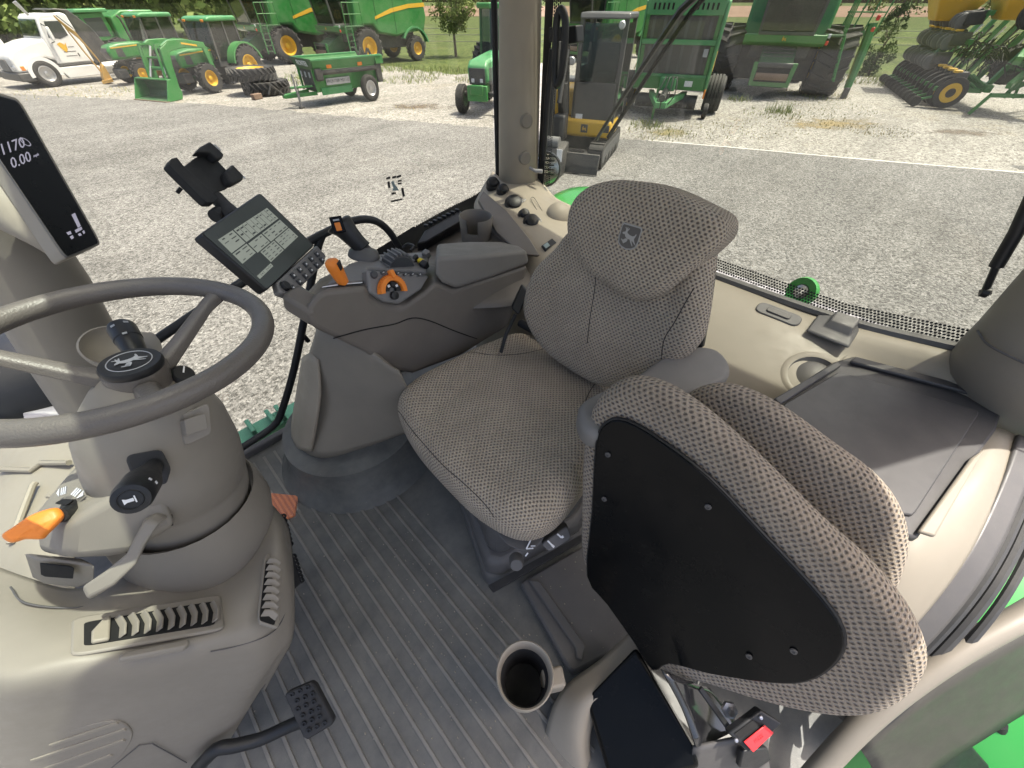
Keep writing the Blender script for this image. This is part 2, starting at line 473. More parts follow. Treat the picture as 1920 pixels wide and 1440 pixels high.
# ================================================================ the yard (setting)
def ground_mat(name, cols, cell, speck, patchcol=None, rough=0.9, bumpd=0.02, tint=0.35, patchlim=(0.56, 0.72)):
    """loose stone or chip-seal: two sizes of stones with their own tones over slow blotches"""
    m, t, b = nmat(name)
    c = coords(t)
    def vor(scale):
        v = t.nodes.new('ShaderNodeTexVoronoi'); v.inputs['Scale'].default_value = scale; t.links.new(c, v.inputs['Vector']); return v
    v1 = vor(cell); v2 = vor(cell*2.3)
    g1 = t.nodes.new('ShaderNodeSeparateColor'); t.links.new(v1.outputs['Color'], g1.inputs[0])
    g2 = t.nodes.new('ShaderNodeSeparateColor'); t.links.new(v2.outputs['Color'], g2.inputs[0])
    s = mth(t, 'ADD', mth(t, 'MULTIPLY', g1.outputs[0], 0.55), mth(t, 'MULTIPLY', g2.outputs[1], 0.45))
    k = ramp(t, s, [(0.12, cols[0]), (0.42, cols[1]), (0.62, cols[2]), (0.9, cols[3])])
    blot = noise(t, c, 0.35, 6, 0.6); blot2 = noise(t, c, 2.2, 5, 0.65)
    k = mixc(t, 1.0, k, ramp(t, blot, [(0.3, 1-tint), (0.7, 1.0)]), 'MULTIPLY')
    k = mixc(t, 1.0, k, ramp(t, blot2, [(0.3, 1-tint*0.6), (0.65, 1.0)]), 'MULTIPLY')
    mp = t.nodes.new('ShaderNodeMapping'); mp.inputs['Rotation'].default_value = (0, 0, R(65)); mp.inputs['Scale'].default_value = (0.09, 0.9, 1)
    t.links.new(c, mp.inputs['Vector']); trk = noise(t, mp.outputs[0], 1.0, 5, 0.65)
    k = mixc(t, 1.0, k, ramp(t, trk, [(0.36, 0.84), (0.6, 1.04)]), 'MULTIPLY')
    if patchcol:
        pm = mth(t, 'MULTIPLY', ramp(t, noise(t, c, 0.22, 5, 0.7), [(patchlim[0], 0), (patchlim[1], 1)]), ramp(t, noise(t, c, 7, 3, 0.7), [(0.4, 0.15), (0.65, 0.85)]))
        k = mixc(t, pm, k, patchcol)
    t.links.new(k, b.inputs['Base Color'])
    b.inputs['Roughness'].default_value = rough; b.inputs['Specular IOR Level'].default_value = 0.2
    h = mth(t, 'ADD', mth(t, 'MULTIPLY', v1.outputs['Distance'], -1.0), mth(t, 'MULTIPLY', g1.outputs[0], 0.6))
    bump(t, h, 0.55, bumpd, b)
    return m
ground_mat('gravel', [(0.12, 0.112, 0.098), (0.30, 0.287, 0.26), (0.385, 0.37, 0.34), (0.52, 0.505, 0.475)], 18, 1, (0.24, 0.20, 0.12), tint=0.22, patchlim=(0.60, 0.78))
ground_mat('asphalt', [(0.075, 0.073, 0.069), (0.19, 0.187, 0.18), (0.25, 0.246, 0.237), (0.39, 0.384, 0.37)], 31, 1, None, bumpd=0.012, tint=0.25)
ground_mat('meadow', [(0.05, 0.075, 0.02), (0.085, 0.12, 0.03), (0.11, 0.15, 0.04), (0.16, 0.18, 0.06)], 5, 1, (0.20, 0.19, 0.09), bumpd=0.05, tint=0.4)
ground_mat('soil', [(0.20, 0.13, 0.09), (0.27, 0.18, 0.125), (0.31, 0.21, 0.15), (0.36, 0.26, 0.19)], 3, 1, None, bumpd=0.05)
def sheet(name, pts, z, mat):
    bm = BM(); bm.faces.new([bm.verts.new((p[0], p[1], z)) for p in pts])
    bmesh.ops.recalc_face_normals(bm, faces=bm.faces[:])
    if bm.faces[:][0].normal.z < 0: bmesh.ops.reverse_faces(bm, faces=bm.faces[:])
    o = mesh_obj(name, bm, mat, None, smooth=0, recalc=False); o['kind'] = 'structure'
    return o
sheet('ground', [(-900, -900), (900, -900), (900, 900), (-900, 900)], GZ-0.016, 'meadow')
# gravel yard with an uneven edge towards the meadow
gedge = [(-33.278, 127.535, -1.8), (-6.969, 71.205, -1.8), (4.263, 54.483, -1.8), (13.922, 50.314, -1.8), (16.973, 41.773, -1.8), (17.234, 30.556, -1.8), (17.812, 25.271, -1.8), (19.65, 22.385, -1.8), (28.482, 23.5, -1.8), (36.813, 21.933, -1.8), (38.17, 13.813, -1.8), (36.031, 8.906, -1.8), (34.526, 6.183, -1.8), (34.886, 3.675, -1.8), (38.375, 1.699, -1.8), (43.923, -1.544, -1.8), (50.026, -9.317, -1.8), (51.752, -19.001, -1.8)]
ge = []
for p in smooth_path(gedge, 5):
    w = 0.012*(p-V((0, 0, GZ))).length
    ge.append((p.x+random.uniform(-w, w), p.y+random.uniform(-w, w)))
sheet('gravel_yard', ge+[(60, -90), (-60, -90), (-90, -10)], GZ-0.008, 'gravel')
aedge = [(-70.0, 97.0), (-8.814, 43.886, -1.8), (-2.949, 35.484, -1.8), (1.355, 28.948, -1.8), (5.295, 22.205, -1.8), (8.396, 15.657, -1.8), (11.198, 10.186, -1.8), (12.938, 6.411, -1.8), (14.871, 2.218, -1.8), (16.677, -1.637, -1.8), (18.343, -4.994, -1.8), (24.0, -40.0)]
ae = []
for p in smooth_path([V((q[0], q[1], GZ)) for q in aedge], 40):
    w = .13 if p.y > 6 else .03
    ae.append((p.x+random.uniform(-w, w), p.y+random.uniform(-w, w)))
sheet('asphalt_drive', ae+[(-60, -40), (-90, 10)], GZ, 'asphalt')
# pale painted edge line along the drive
el = smooth_path([(12.816, 6.804, -1.8), (14.011, 4.233, -1.8), (15.116, 1.756, -1.8), (16.736, -1.635, -1.8), (17.982, -4.173, -1.8)], 6)
plain('line_paint', (0.52, 0.51, 0.48), 0.8)
bm = BM()
prev = None
for i, p in enumerate(el):
    tg = (el[min(i+1, len(el)-1)]-el[max(i-1, 0)]).normalized(); w = V((-tg.y, tg.x, 0))*(0.05+random.uniform(-.008, .008))
    a = bm.verts.new((p.x+w.x, p.y+w.y, GZ+0.004)); b = bm.verts.new((p.x-w.x, p.y-w.y, GZ+0.004))
    if prev: bm.faces.new([prev[0], prev[1], b, a])
    prev = (a, b)
o = mesh_obj('edge_line', bm, 'line_paint', None, smooth=0); o['kind'] = 'structure'
sheet('soil_field', [(76.159, 129.892, -1.8), (119.699, 73.199, -1.8), (192.356, 0.543, -1.8), (240.176, -58.882, -1.8), (512.841, -122.659, -1.8), (436.947, 132.583, -1.8), (211.492, 358.037, -1.8)], GZ+0.02, 'soil')

# ================================================================ the cab shell (setting)
def struct(name, bm, mat, **kw):
    o = mesh_obj(name, bm, mat, None, **kw); o['kind'] = 'structure'; return o
# ---- floor mat with its ribs running across the cab
bm = BM(); prism(bm, [(-0.95, -0.55, -0.03), (1.0, -0.55, -0.03), (1.0, 1.40, -0.03), (-0.95, 1.40, -0.03)], (0, 0, 0.03))
floor = struct('cab_floor', bm, 'mat_rubber', bevel=0.006)
rib_lines = []
x = -0.445
while x < 0.235:
    rib_lines.append(x); x += 0.0405
for i, x in enumerate(rib_lines):
    y1 = 1.33
    if x > 0.02: y1 = 0.86+max(0, 0.12-x)*2.2
    y0 = -0.30 if x < 0.02 else -0.30+(x-0.02)*1.25
    bm = BM(); box(bm, (x, (y0+y1)/2, 0.0015), (0.0085, y1-y0, 0.005))
    mesh_obj('rib', bm, 'mat_rib', floor, bevel=0.0015)
bm = BM(); box(bm, (0.0, 1.385, 0.012), (1.5, 0.03, 0.03)); mesh_obj('sill_edge', bm, 'base_grey', floor, bevel=0.006)

# ---- right rear pillar with two round plugs
bm = BM()
lathe(bm, [(0.0, 0.60), (0.098, 0.60), (0.092, 0.665), (0.084, 0.70), (0.083, 0.712), (0.087, 0.716), (0.084, 0.9), (0.078, 1.15), (0.074, 1.3), (0.074, 1.80), (0, 1.80)], (1.345, 1.305, 0), (0, 0, 1), 36)
pil = struct('right_rear_pillar', bm, 'trim_beige', smooth=50)
for (u, zc) in ((0, 0.965), (1, 0.835)):
    d = V((-0.42, -0.90, 0)).normalized() if u == 0 else V((-0.46, -0.88, 0)).normalized()
    c = V((1.345, 1.305, zc))+d*0.078
    bm = BM(); lathe(bm, [(0, 0.016), (0.021, 0.016), (0.0245, 0.013), (0.026, 0.0), (0.029, -0.004), (0.029, -0.02)], c, d, 24)
    mesh_obj('plug', bm, 'trim_grey', pil)
bm = BM(); cyl(bm, (1.33, 1.225, 0.795), (1.33, 1.19, 0.79), 0.006); cyl(bm, (1.33, 1.19, 0.79), (1.345, 1.165, 0.79), 0.008)
mesh_obj('hinge_pin', bm, 'grey_metal', pil)

# ---- corner panel flaring out from the foot of that pillar
g = [[(1.334, 1.461, 0.731), (1.278, 1.328, 0.739), (1.335, 1.252, 0.739), (1.423, 1.259, 0.736), (1.471, 1.266, 0.69)],
     [(1.172, 1.373, 0.696), (1.191, 1.255, 0.711), (1.248, 1.168, 0.718), (1.336, 1.14, 0.703), (1.431, 1.15, 0.664)],
     [(1.064, 1.287, 0.672), (1.091, 1.146, 0.683), (1.165, 1.074, 0.691), (1.275, 1.032, 0.69), (1.41, 0.999, 0.656)],
     [(1.01, 1.115, 0.639), (1.034, 1.005, 0.655), (1.089, 0.932, 0.671), (1.184, 0.906, 0.671), (1.319, 0.891, 0.657)],
     [(0.964, 0.922, 0.612), (0.982, 0.846, 0.634), (1.021, 0.805, 0.646), (1.093, 0.779, 0.658), (1.226, 0.782, 0.655)],
     [(0.899, 0.792, 0.572), (0.922, 0.728, 0.6), (0.963, 0.693, 0.618), (1.031, 0.678, 0.627), (1.157, 0.69, 0.626)]]
bm = BM(); patch(bm, g, 6)
corner = struct('corner_panel', bm, 'trim_beige', smooth=60, solid=0.006)
# rounded bulge with a slot line (speaker cover)
cb = V((1.25, 0.977, 0.69)); nb = V((-0.35, -0.62, 0.70)).normalized()
bm = BM(); lathe(bm, [(0, 0.030), (0.022, 0.027), (0.040, 0.017), (0.050, 0.004), (0.054, -0.012)], cb, nb, 32)
mesh_obj('speaker_dome', bm, 'trim_beige', corner, smooth=60)

# ---- rear wall: ledge below the rear window
rows = []
for y in (1.24, 0.9, 0.55, 0.25, 0.05, -0.12, -0.26, -0.36):
    k = 0.0 if y > 0.0 else -0.05
    rows.append([(1.395, y, 0.60+max(0, -y)*.17), (1.34, y, 0.598+max(0, -y)*.12), (1.26, y, 0.582+k*.5), (1.14, y, 0.535), (1.05, y, 0.485), (1.0, y, 0.42), (0.985, y, 0.2), (0.98, y, -0.02)])
bm = BM(); patch(bm, rows, 4)
ledge = struct('rear_ledge', bm, 'trim_light', smooth=70, solid=0.008)
# cup recess set into the ledge: ring and dark well
cr = V((1.159, -0.049, 0.545)); nr = V((-0.42, 0, 0.9)).normalized()
bm = BM()
lathe(bm, [(0.062, 0.004), (0.074, 0.006), (0.080, 0.003), (0.080, -0.004)], cr, nr, 36)
mesh_obj('recess_ring', bm, 'trim_light', ledge)
bm = BM(); lathe(bm, [(0.0625, 0.0035), (0.052, -0.004), (0.040, 0.0035), (0, 0.0035)], cr, nr, 36)
mesh_obj('recess_well', bm, 'tray_grey', ledge)
bm = BM(); tube(bm, smooth_path([V(p)+V((0, 0, .004)) for p in ((1.36, -0.119, 0.588), (1.309, -0.096, 0.578), (1.251, -0.081, 0.56))], 5), 0.0022, 6)
mesh_obj('moulded_seam', bm, 'trim_grey', ledge)

# ---- left rear pillar and quarter panel
def ringpts(c, rx, ry, n=28, rot=0.0):
    return [V(c)+V((rx*math.cos(2*math.pi*k/n+rot), ry*math.sin(2*math.pi*k/n+rot), 0)) for k in range(n)]
bm = BM()
loft(bm, [ringpts((1.40, -0.50, 0.40), 0.13, 0.17), ringpts((1.395, -0.48, 0.56), 0.13, 0.17), ringpts((1.37, -0.45, 0.615), 0.125, 0.175), ringpts((1.345, -0.415, 0.69), 0.108, 0.155), ringpts((1.34, -0.40, 0.74), 0.10, 0.142), ringpts((1.34, -0.375, 0.95), 0.098, 0.135), ringpts((1.34, -0.35, 1.3), 0.095, 0.13), ringpts((1.34, -0.33, 1.8), 0.095, 0.13)])
lpil = struct('left_rear_pillar', bm, 'trim_grey', smooth=60)
bm = BM(); tube(bm, smooth_path([(1.262, -0.515, 0.742), (1.236, -0.44, 0.738), (1.232, -0.37, 0.738), (1.252, -0.29, 0.742), (1.30, -0.262, 0.745)], 5), 0.0025, 6)
mesh_obj('moulded_seam', bm, 'tray_grey', lpil)
g = [[(1.22, -0.33, 0.545), (1.0, -0.33, 0.535), (0.86, -0.325, 0.515), (0.74, -0.32, 0.46), (0.62, -0.31, 0.36), (0.50, -0.30, 0.22)],
     [(1.235, -0.375, 0.557), (1.02, -0.375, 0.548), (0.875, -0.365, 0.525), (0.755, -0.36, 0.475), (0.64, -0.35, 0.375), (0.52, -0.34, 0.23)],
     [(1.24, -0.42, 0.568), (1.06, -0.415, 0.556), (0.90, -0.41, 0.522), (0.775, -0.405, 0.465), (0.665, -0.40, 0.37), (0.54, -0.39, 0.22)],
     [(1.25, -0.455, 0.562), (1.09, -0.45, 0.545), (0.92, -0.445, 0.505), (0.80, -0.44, 0.445), (0.69, -0.435, 0.35), (0.56, -0.43, 0.19)]]
bm = BM(); patch(bm, g, 5)
quarter = struct('left_quarter_panel', bm, 'trim_light', smooth=70, solid=0.006)
# threshold strip and the rubber seals outside it
g = [[(1.24, -0.452, 0.572), (1.085, -0.448, 0.547), (0.92, -0.443, 0.503), (0.80, -0.438, 0.443), (0.69, -0.433, 0.348), (0.56, -0.428, 0.188)],
     [(1.25, -0.495, 0.565), (1.10, -0.49, 0.54), (0.935, -0.485, 0.495), (0.815, -0.48, 0.433), (0.705, -0.475, 0.335), (0.575, -0.47, 0.17)]]
bm = BM(); patch(bm, g, 6)
thr = struct('door_threshold', bm, 'tray_grey', smooth=60, solid=0.008)
for k, (dy, r) in enumerate(((0.506, 0.008), (0.524, 0.010), (0.546, 0.008))):
    bm = BM(); tube(bm, smooth_path([(1.26, -dy, 0.560-k*.008), (1.11, -dy+.005, 0.533-k*.008), (0.945, -dy+.01, 0.487-k*.008), (0.825, -dy+.015, 0.425-k*.008), (0.715, -dy+.02, 0.325-k*.008), (0.585, -dy+.025, 0.16-k*.008)], 6), r, 8)
    mesh_obj('door_seal', bm, 'seal_rubber', thr)
# lower door frame beam on the left and the panel under it
bp = [(1.003, -0.631, 0.432), (0.901, -0.588, 0.404), (0.783, -0.536, 0.357), (0.665, -0.498, 0.286), (0.566, -0.481, 0.201), (0.478, -0.478, 0.112), (0.397, -0.481, 0.025)]
bm = BM(); tube(bm, smooth_path(bp, 5), [0.022]*31, 14, flat=1.25)
beam = struct('left_door_frame', bm, 'column_grey', smooth=60)
bm = BM()
patch(bm, [[(1.014, -0.661, 0.39), (0.907, -0.62, 0.357), (0.783, -0.569, 0.306), (0.661, -0.53, 0.233), (0.56, -0.513, 0.145)], [(1.027, -0.77, 0.237), (0.923, -0.718, 0.215), (0.816, -0.671, 0.172), (0.702, -0.629, 0.107), (0.595, -0.607, 0.018)], [(1.045, -0.853, 0.134), (0.936, -0.797, 0.111), (0.821, -0.752, 0.062), (0.698, -0.711, -0.01), (0.585, -0.689, -0.103)]], 4)
struct('left_lower_panel', bm, 'olive_trim_shaded', smooth=60, solid=0.006)

# ---- right front pillar
bm = BM()
loft(bm, [ringpts((-0.36, 1.31, 0.10), 0.13, 0.10), ringpts((-0.31, 1.31, 0.35), 0.11, 0.09), ringpts((-0.255, 1.305, 0.66), 0.092, 0.08), ringpts((-0.215, 1.30, 0.83), 0.088, 0.08), ringpts((-0.17, 1.30, 1.2), 0.085, 0.08), ringpts((-0.14, 1.30, 1.8), 0.085, 0.08)])
apil = struct('right_front_pillar', bm, 'column_grey', smooth=60)
bm = BM()
patch(bm, [[(-0.692, 1.759, 0.357), (-0.558, 1.554, 0.42), (-0.461, 1.423, 0.438), (-0.376, 1.305, 0.444)], [(-0.703, 1.646, 0.34), (-0.556, 1.443, 0.428), (-0.458, 1.305, 0.457), (-0.376, 1.195, 0.465)], [(-0.685, 1.48, 0.363), (-0.56, 1.288, 0.429), (-0.477, 1.183, 0.456), (-0.399, 1.097, 0.465)], [(-0.689, 1.27, 0.367), (-0.591, 1.141, 0.416), (-0.509, 1.029, 0.437), (-0.448, 0.937, 0.43)], [(-0.712, 1.103, 0.332), (-0.622, 0.995, 0.376), (-0.529, 0.885, 0.42), (-0.472, 0.816, 0.412)]], 5)
shelf = struct('front_shelf', bm, 'trim_light', smooth=50, solid=0.006)
for pth in ([(-0.544, 1.047, 0.437), (-0.477, 1.155, 0.472), (-0.471, 1.162, 0.473)], [(-0.546, 1.312, 0.449), (-0.479, 1.227, 0.464), (-0.456, 1.228, 0.471), (-0.399, 1.158, 0.486)], [(-0.453, 1.098, 0.469), (-0.4, 1.032, 0.474)]):
    bm = BM(); tube(bm, [V(p)+V((0, 0, .001)) for p in pth], 0.007, 8); mesh_obj('moulded_rib', bm, 'trim_light', shelf)

# ---- roof, out of view: outline notched and glazing placed to shape the sun patches
roof_shade_outline = [(0.17, 1.50), (1.52, 1.50), (1.56, -0.62), (1.12, -0.37), (1.07, -0.40), (1.03, -0.57), (-0.55, -0.57), (-0.55, 0.30), (0.17, 0.30)]
bm = BM(); prism(bm, [(x, y, 1.78) for x, y in roof_shade_outline], (0, 0, 0.10))
plastic('headliner', (0.62, 0.59, 0.53), 0.9, 500, 0.1, 0.04)
struct('cab_roof', bm, 'headliner', bevel=0.02)
bm = BM(); prism(bm, [(-0.55, 1.45, 1.80), (0.165, 1.45, 1.80), (0.165, 0.305, 1.80), (-0.55, 0.305, 1.80)], (0, 0, 0.006))
struct('roof_window', bm, 'roof_glass')

# ---- right side window with its printed black border
bm = BM(); prism(bm, [(-0.26, 1.425, -0.02), (1.33, 1.425, -0.02), (1.30, 1.425, 1.78), (-0.18, 1.425, 1.78)], (0, 0.005, 0))
rwin = struct('right_window', bm, 'cab_glass')
edge = smooth_path([(0.517, 1.415, 0.546), (0.584, 1.415, 0.576), (0.686, 1.415, 0.598), (0.848, 1.415, 0.63), (1.021, 1.415, 0.656), (1.208, 1.415, 0.677), (1.296, 1.415, 0.707), (1.339, 1.415, 0.748), (1.354, 1.415, 0.827)], 6)
low = [(1.415, 1.415, 0.773), (1.435, 1.415, 0.47), (1.181, 1.415, 0.324), (0.846, 1.415, 0.341), (0.581, 1.415, 0.402), (0.494, 1.415, 0.441)]
L = [0]
for a, b in zip(edge, edge[1:]): L.append(L[-1]+(b-a).length)
zz = []; s = 0.0; i = 0; k = 0
while s < L[-1]:
    while L[i+1] < s: i += 1
    p = edge[i].lerp(edge[i+1], (s-L[i])/(L[i+1]-L[i]))
    tg = (edge[i+1]-edge[i]).normalized(); up = V((-tg.z, 0, tg.x))
    if up.z < 0: up = -up
    zz.append(p+up*(0.006 if k % 2 else 0.0)); k += 1; s += 0.0055
bm = BM(); f = bm.faces.new([bm.verts.new(p) for p in zz+[V(p) for p in low]]); bmesh.ops.triangulate(bm, faces=[f])
for p in (0,): pass
mesh_obj('printed_border', bm, 'black_matte', rwin, smooth=0)
bm = BM(); tube(bm, [(1.318, 1.408, 0.70), (1.318, 1.408, 1.78)], 0.012, 8); mesh_obj('window_seal', bm, 'black_matte', rwin)

# dotted print and pictogram sticker on the right window
def dots(pts, r):
    bm = BM()
    for p, n in pts:
        e1, e2, _ = basis(n)
        bm.faces.new([bm.verts.new(V(p)+(e1*math.cos(R(60*k))+e2*math.sin(R(60*k)))*r) for k in range(6)])
    return bm
sr = lambda u, v: None
stick = [[(0.762, 1.42, 0.836), (0.78, 1.42, 0.836), (0.778, 1.42, 0.829), (0.76, 1.42, 0.829)], [(0.787, 1.42, 0.834), (0.805, 1.42, 0.834), (0.804, 1.42, 0.827), (0.785, 1.42, 0.827)], [(0.807, 1.42, 0.832), (0.826, 1.42, 0.833), (0.825, 1.42, 0.826), (0.805, 1.42, 0.825)],
         [(0.763, 1.42, 0.821), (0.772, 1.42, 0.821), (0.771, 1.42, 0.799), (0.762, 1.42, 0.799)], [(0.808, 1.42, 0.817), (0.824, 1.42, 0.815), (0.823, 1.42, 0.81), (0.807, 1.42, 0.811)], [(0.806, 1.42, 0.808), (0.822, 1.42, 0.806), (0.821, 1.42, 0.801), (0.805, 1.42, 0.802)],
         [(0.771, 1.42, 0.782), (0.789, 1.42, 0.779), (0.788, 1.42, 0.772), (0.769, 1.42, 0.774)], [(0.815, 1.42, 0.787), (0.825, 1.42, 0.786), (0.825, 1.42, 0.755), (0.815, 1.42, 0.755)], [(0.762, 1.42, 0.755), (0.811, 1.42, 0.75), (0.81, 1.42, 0.745), (0.76, 1.42, 0.749)]]
sroot = root('instruction_sticker', stick[0][0], 'small black pictogram sticker on the side window above the screen', 'sticker')
for q in stick:
    bm = BM(); prism(bm, q, (0, -0.001, 0)); mesh_obj('printed_block', bm, 'black_matte', sroot, smooth=0)
bm = BM(); prism(bm, [(0.778, 1.42, 0.818), (0.788, 1.42, 0.819), (0.792, 1.42, 0.807), (0.8, 1.42, 0.792), (0.804, 1.42, 0.782), (0.775, 1.42, 0.787), (0.784, 1.42, 0.796), (0.78, 1.42, 0.806)], (0, -0.001, 0))
plain('pictogram', (0.25, 0.32, 0.33), 0.5); mesh_obj('printed_figure', bm, 'pictogram', sroot, smooth=0)

# ---- rear window
bm = BM(); prism(bm, [(1.405, 1.235, 0.60), (1.405, -0.40, 0.64), (1.42, -0.36, 1.78), (1.42, 1.235, 1.78)], (0.005, 0, 0))
glass('rear_glass', (0.765, 0.775, 0.735), 1.0, 0.22)
bwin = struct('rear_window', bm, 'rear_glass')
bm = BM(); tube(bm, smooth_path([(1.392, 1.20, 0.70), (1.388, 1.10, 0.625), (1.385, 0.9, 0.605), (1.385, 0.4, 0.605), (1.385, 0.0, 0.612), (1.385, -0.22, 0.640), (1.385, -0.34, 0.665)], 5), 0.016, 8, flat=1.0)
mesh_obj('window_seal', bm, 'base_grey', bwin)
pts = []
for rrow in range(5):
    y = 1.05
    while y > -0.32:
        zb = 0.622+max(0, -y-0.02)*0.16+rrow*0.0085
        pts.append(((1.400, y+(0.0042 if rrow % 2 else 0), zb), (1, 0, 0))); y -= 0.0085
for col in range(4):
    z = 0.72
    while z < 1.76:
        pts.append(((1.400, 1.195-col*0.0085, z+(0.0042 if col % 2 else 0)), (1, 0, 0))); z += 0.0085
mesh_obj('printed_dots', dots(pts, 0.0036), 'black_matte', bwin, smooth=0, kind='stuff')
bm = BM(); prism(bm, [(1.402, 1.24, 0.62), (1.402, 1.203, 0.66), (1.402, 1.203, 1.78), (1.402, 1.24, 1.78)], (0.001, 0, 0))
mesh_obj('printed_border', bm, 'black_matte', bwin, smooth=0)
# rubber bumper block and clip on the lower seal
bk = root('window_latch_cover', (1.304, -0.032, 0.61), 'dark grey rubber hood over the rear window latch', 'latch cover')
cL = V((1.324, -0.03, 0.612))
bm = BM(); loft(bm, [[cL+V(q) for q in ring] for ring in (
    [(-.055, .062, -.012), (-.055, -.05, -.012), (.035, -.05, -.002), (.035, .062, -.002)],
    [(-.052, .060, -.004), (-.052, -.048, -.004), (.035, -.048, .006), (.035, .060, .006)],
    [(-.022, .032, .004), (-.022, -.036, .004), (.030, -.036, .022), (.030, .030, .022)],
    [(-.008, .026, .026), (-.008, -.032, .026), (.032, -.034, .040), (.032, .026, .040)])])
mesh_obj('hood', bm, 'base_grey', bk, bevel=0.006, seg=3)
cl2 = V((1.321, 0.122, 0.6))
ck = root('window_clip', cl2, 'flat grey clip in the middle of the rear window seal', 'clip')
bm = BM(); plate(bm, cl2+V((-0.012, 0, -0.004)), (0, -1, 0), (1, 0, .25), [(x*1.0, y) for x, y in rrect(0.13, 0.05, 0.02)], 0.008)
pl = mesh_obj('clip_plate', bm, 'base_grey', ck, bevel=0.003)
bm = BM(); plate(bm, cl2+V((-0.014, 0, 0.002)), (0, -1, 0), (1, 0, .25), rrect(0.07, 0.022, 0.008), 0.006)
mesh_obj('raised_tab', bm, 'tray_grey', pl, bevel=0.002)

# gas strut, grab loop, wiper, side strut
bm = BM(); tube(bm, [(1.375, 1.172, 1.177), (1.375, 1.184, 1.025), (1.375, 1.19, 0.823)], [0.011, 0.011, 0.011], 10)
st = tag(mesh_obj('gas_strut', bm, 'black_plastic', None), 'thin black gas strut beside the right rear pillar', 'gas strut')
bm = BM(); tube(bm, smooth_path([V(p) for p in [(1.33, 1.107, 1.278), (1.33, 1.086, 1.251), (1.33, 1.082, 1.186), (1.33, 1.088, 1.116), (1.33, 1.104, 1.085), (1.33, 1.117, 1.114), (1.33, 1.12, 1.185), (1.33, 1.122, 1.25)]], 5, True), 0.0125, 10, closed=True)
gl_ = root('grab_loop', (1.33, 1.089, 1.086), 'black loop handle of the rear window beside the pillar', 'handle')
mesh_obj('grip_loop', bm, 'black_plastic', gl_, smooth=60)
bm = BM(); prism(bm, [(1.36, 1.184, 1.233), (1.36, 1.065, 1.242), (1.36, 1.054, 1.2), (1.36, 1.103, 1.192), (1.36, 1.114, 1.203), (1.36, 1.18, 1.194)], (0.04, 0, 0)); mesh_obj('bracket', bm, 'black_plastic', gl_, bevel=0.004)
wp = root('rear_wiper', (1.44, 0.956, 0.944), 'black wiper arm lying diagonally across the rear window', 'wiper')
bm = BM(); 
wpts = [V(p) for p in [(1.445, 0.686, 1.331), (1.445, 0.751, 1.28), (1.445, 0.815, 1.187), (1.445, 0.891, 1.071), (1.445, 0.984, 0.918)]]
tube(bm, wpts, [0.016, 0.016, 0.014, 0.012, 0.009], 6, flat=0.6); mesh_obj('arm', bm, 'black_plastic', wp)
bm = BM(); tube(bm, [V(p) for p in [(1.44, 0.662, 1.332), (1.44, 0.717, 1.276), (1.44, 0.777, 1.186), (1.44, 0.849, 1.069), (1.44, 0.93, 0.934)]], 0.007, 6); mesh_obj('blade', bm, 'black_matte', wp)
bm = BM(); tube(bm, [(1.36, -0.169, 1.019), (1.36, -0.193, 0.943), (1.36, -0.21, 0.868)], [0.013]*3, 10); tube(bm, [(1.36, -0.21, 0.868), (1.36, -0.229, 0.809)], [0.007]*2, 8); lathe(bm, [(0, -.012), (0.012, -.006), (0.012, .006), (0, .012)], (1.36, -0.23, 0.809), (0, 1, 0), 10)
tag(mesh_obj('side_strut', bm, 'black_plastic', None), 'black gas strut in front of the left rear pillar', 'gas strut')

# ---- fold-down tray on the left rear
plastic('lid_grey', (0.055, 0.053, 0.053), 0.45, 900, 0.12, 0.08, 0.10)
tray = root('writing_tray', (1.0, -0.2, 0.58), 'dark grey flat tray with raised rim beneath the left rear pillar', 'tray')
bm = BM(); prism(bm, [(0.904, 0.005, 0.588), (1.2, -0.068, 0.588), (1.267, -0.1, 0.588), (1.359, -0.417, 0.588), (1.204, -0.408, 0.588), (0.752, -0.323, 0.588), (0.715, -0.257, 0.588)], (0, 0, -0.02)); fr_ = mesh_obj('frame', bm, 'lid_grey', tray, bevel=0.006)
bm = BM(); prism(bm, round_poly([(0.915, -0.023, 0.595), (1.155, -0.089, 0.595), (1.239, -0.372, 0.595), (0.795, -0.306, 0.595), (0.748, -0.241, 0.595)], .05), (0, 0, -0.009)); mesh_obj('panel', bm, 'lid_grey', tray, bevel=0.003)
bm = BM(); prism(bm, [(0.92, -0.001, 0.59), (1.189, -0.073, 0.59), (1.177, -0.086, 0.59), (0.913, -0.019, 0.59)], (0, 0, 0.010)); mesh_obj('rim', bm, 'lid_grey', tray, bevel=0.003)
bm = BM(); prism(bm, [(1.214, -0.098, 0.59), (1.247, -0.103, 0.59), (1.341, -0.407, 0.59), (1.307, -0.399, 0.59)], (0, 0, 0.011)); mesh_obj('hinge_bar', bm, 'lid_grey', tray, bevel=0.004)
bm = BM(); prism(bm, [(1.038, -0.367, 0.592), (1.092, -0.386, 0.592), (0.766, -0.339, 0.592), (0.756, -0.315, 0.592)], (0, 0, 0.010)); mesh_obj('end_lip', bm, 'trim_light', tray, bevel=0.004)

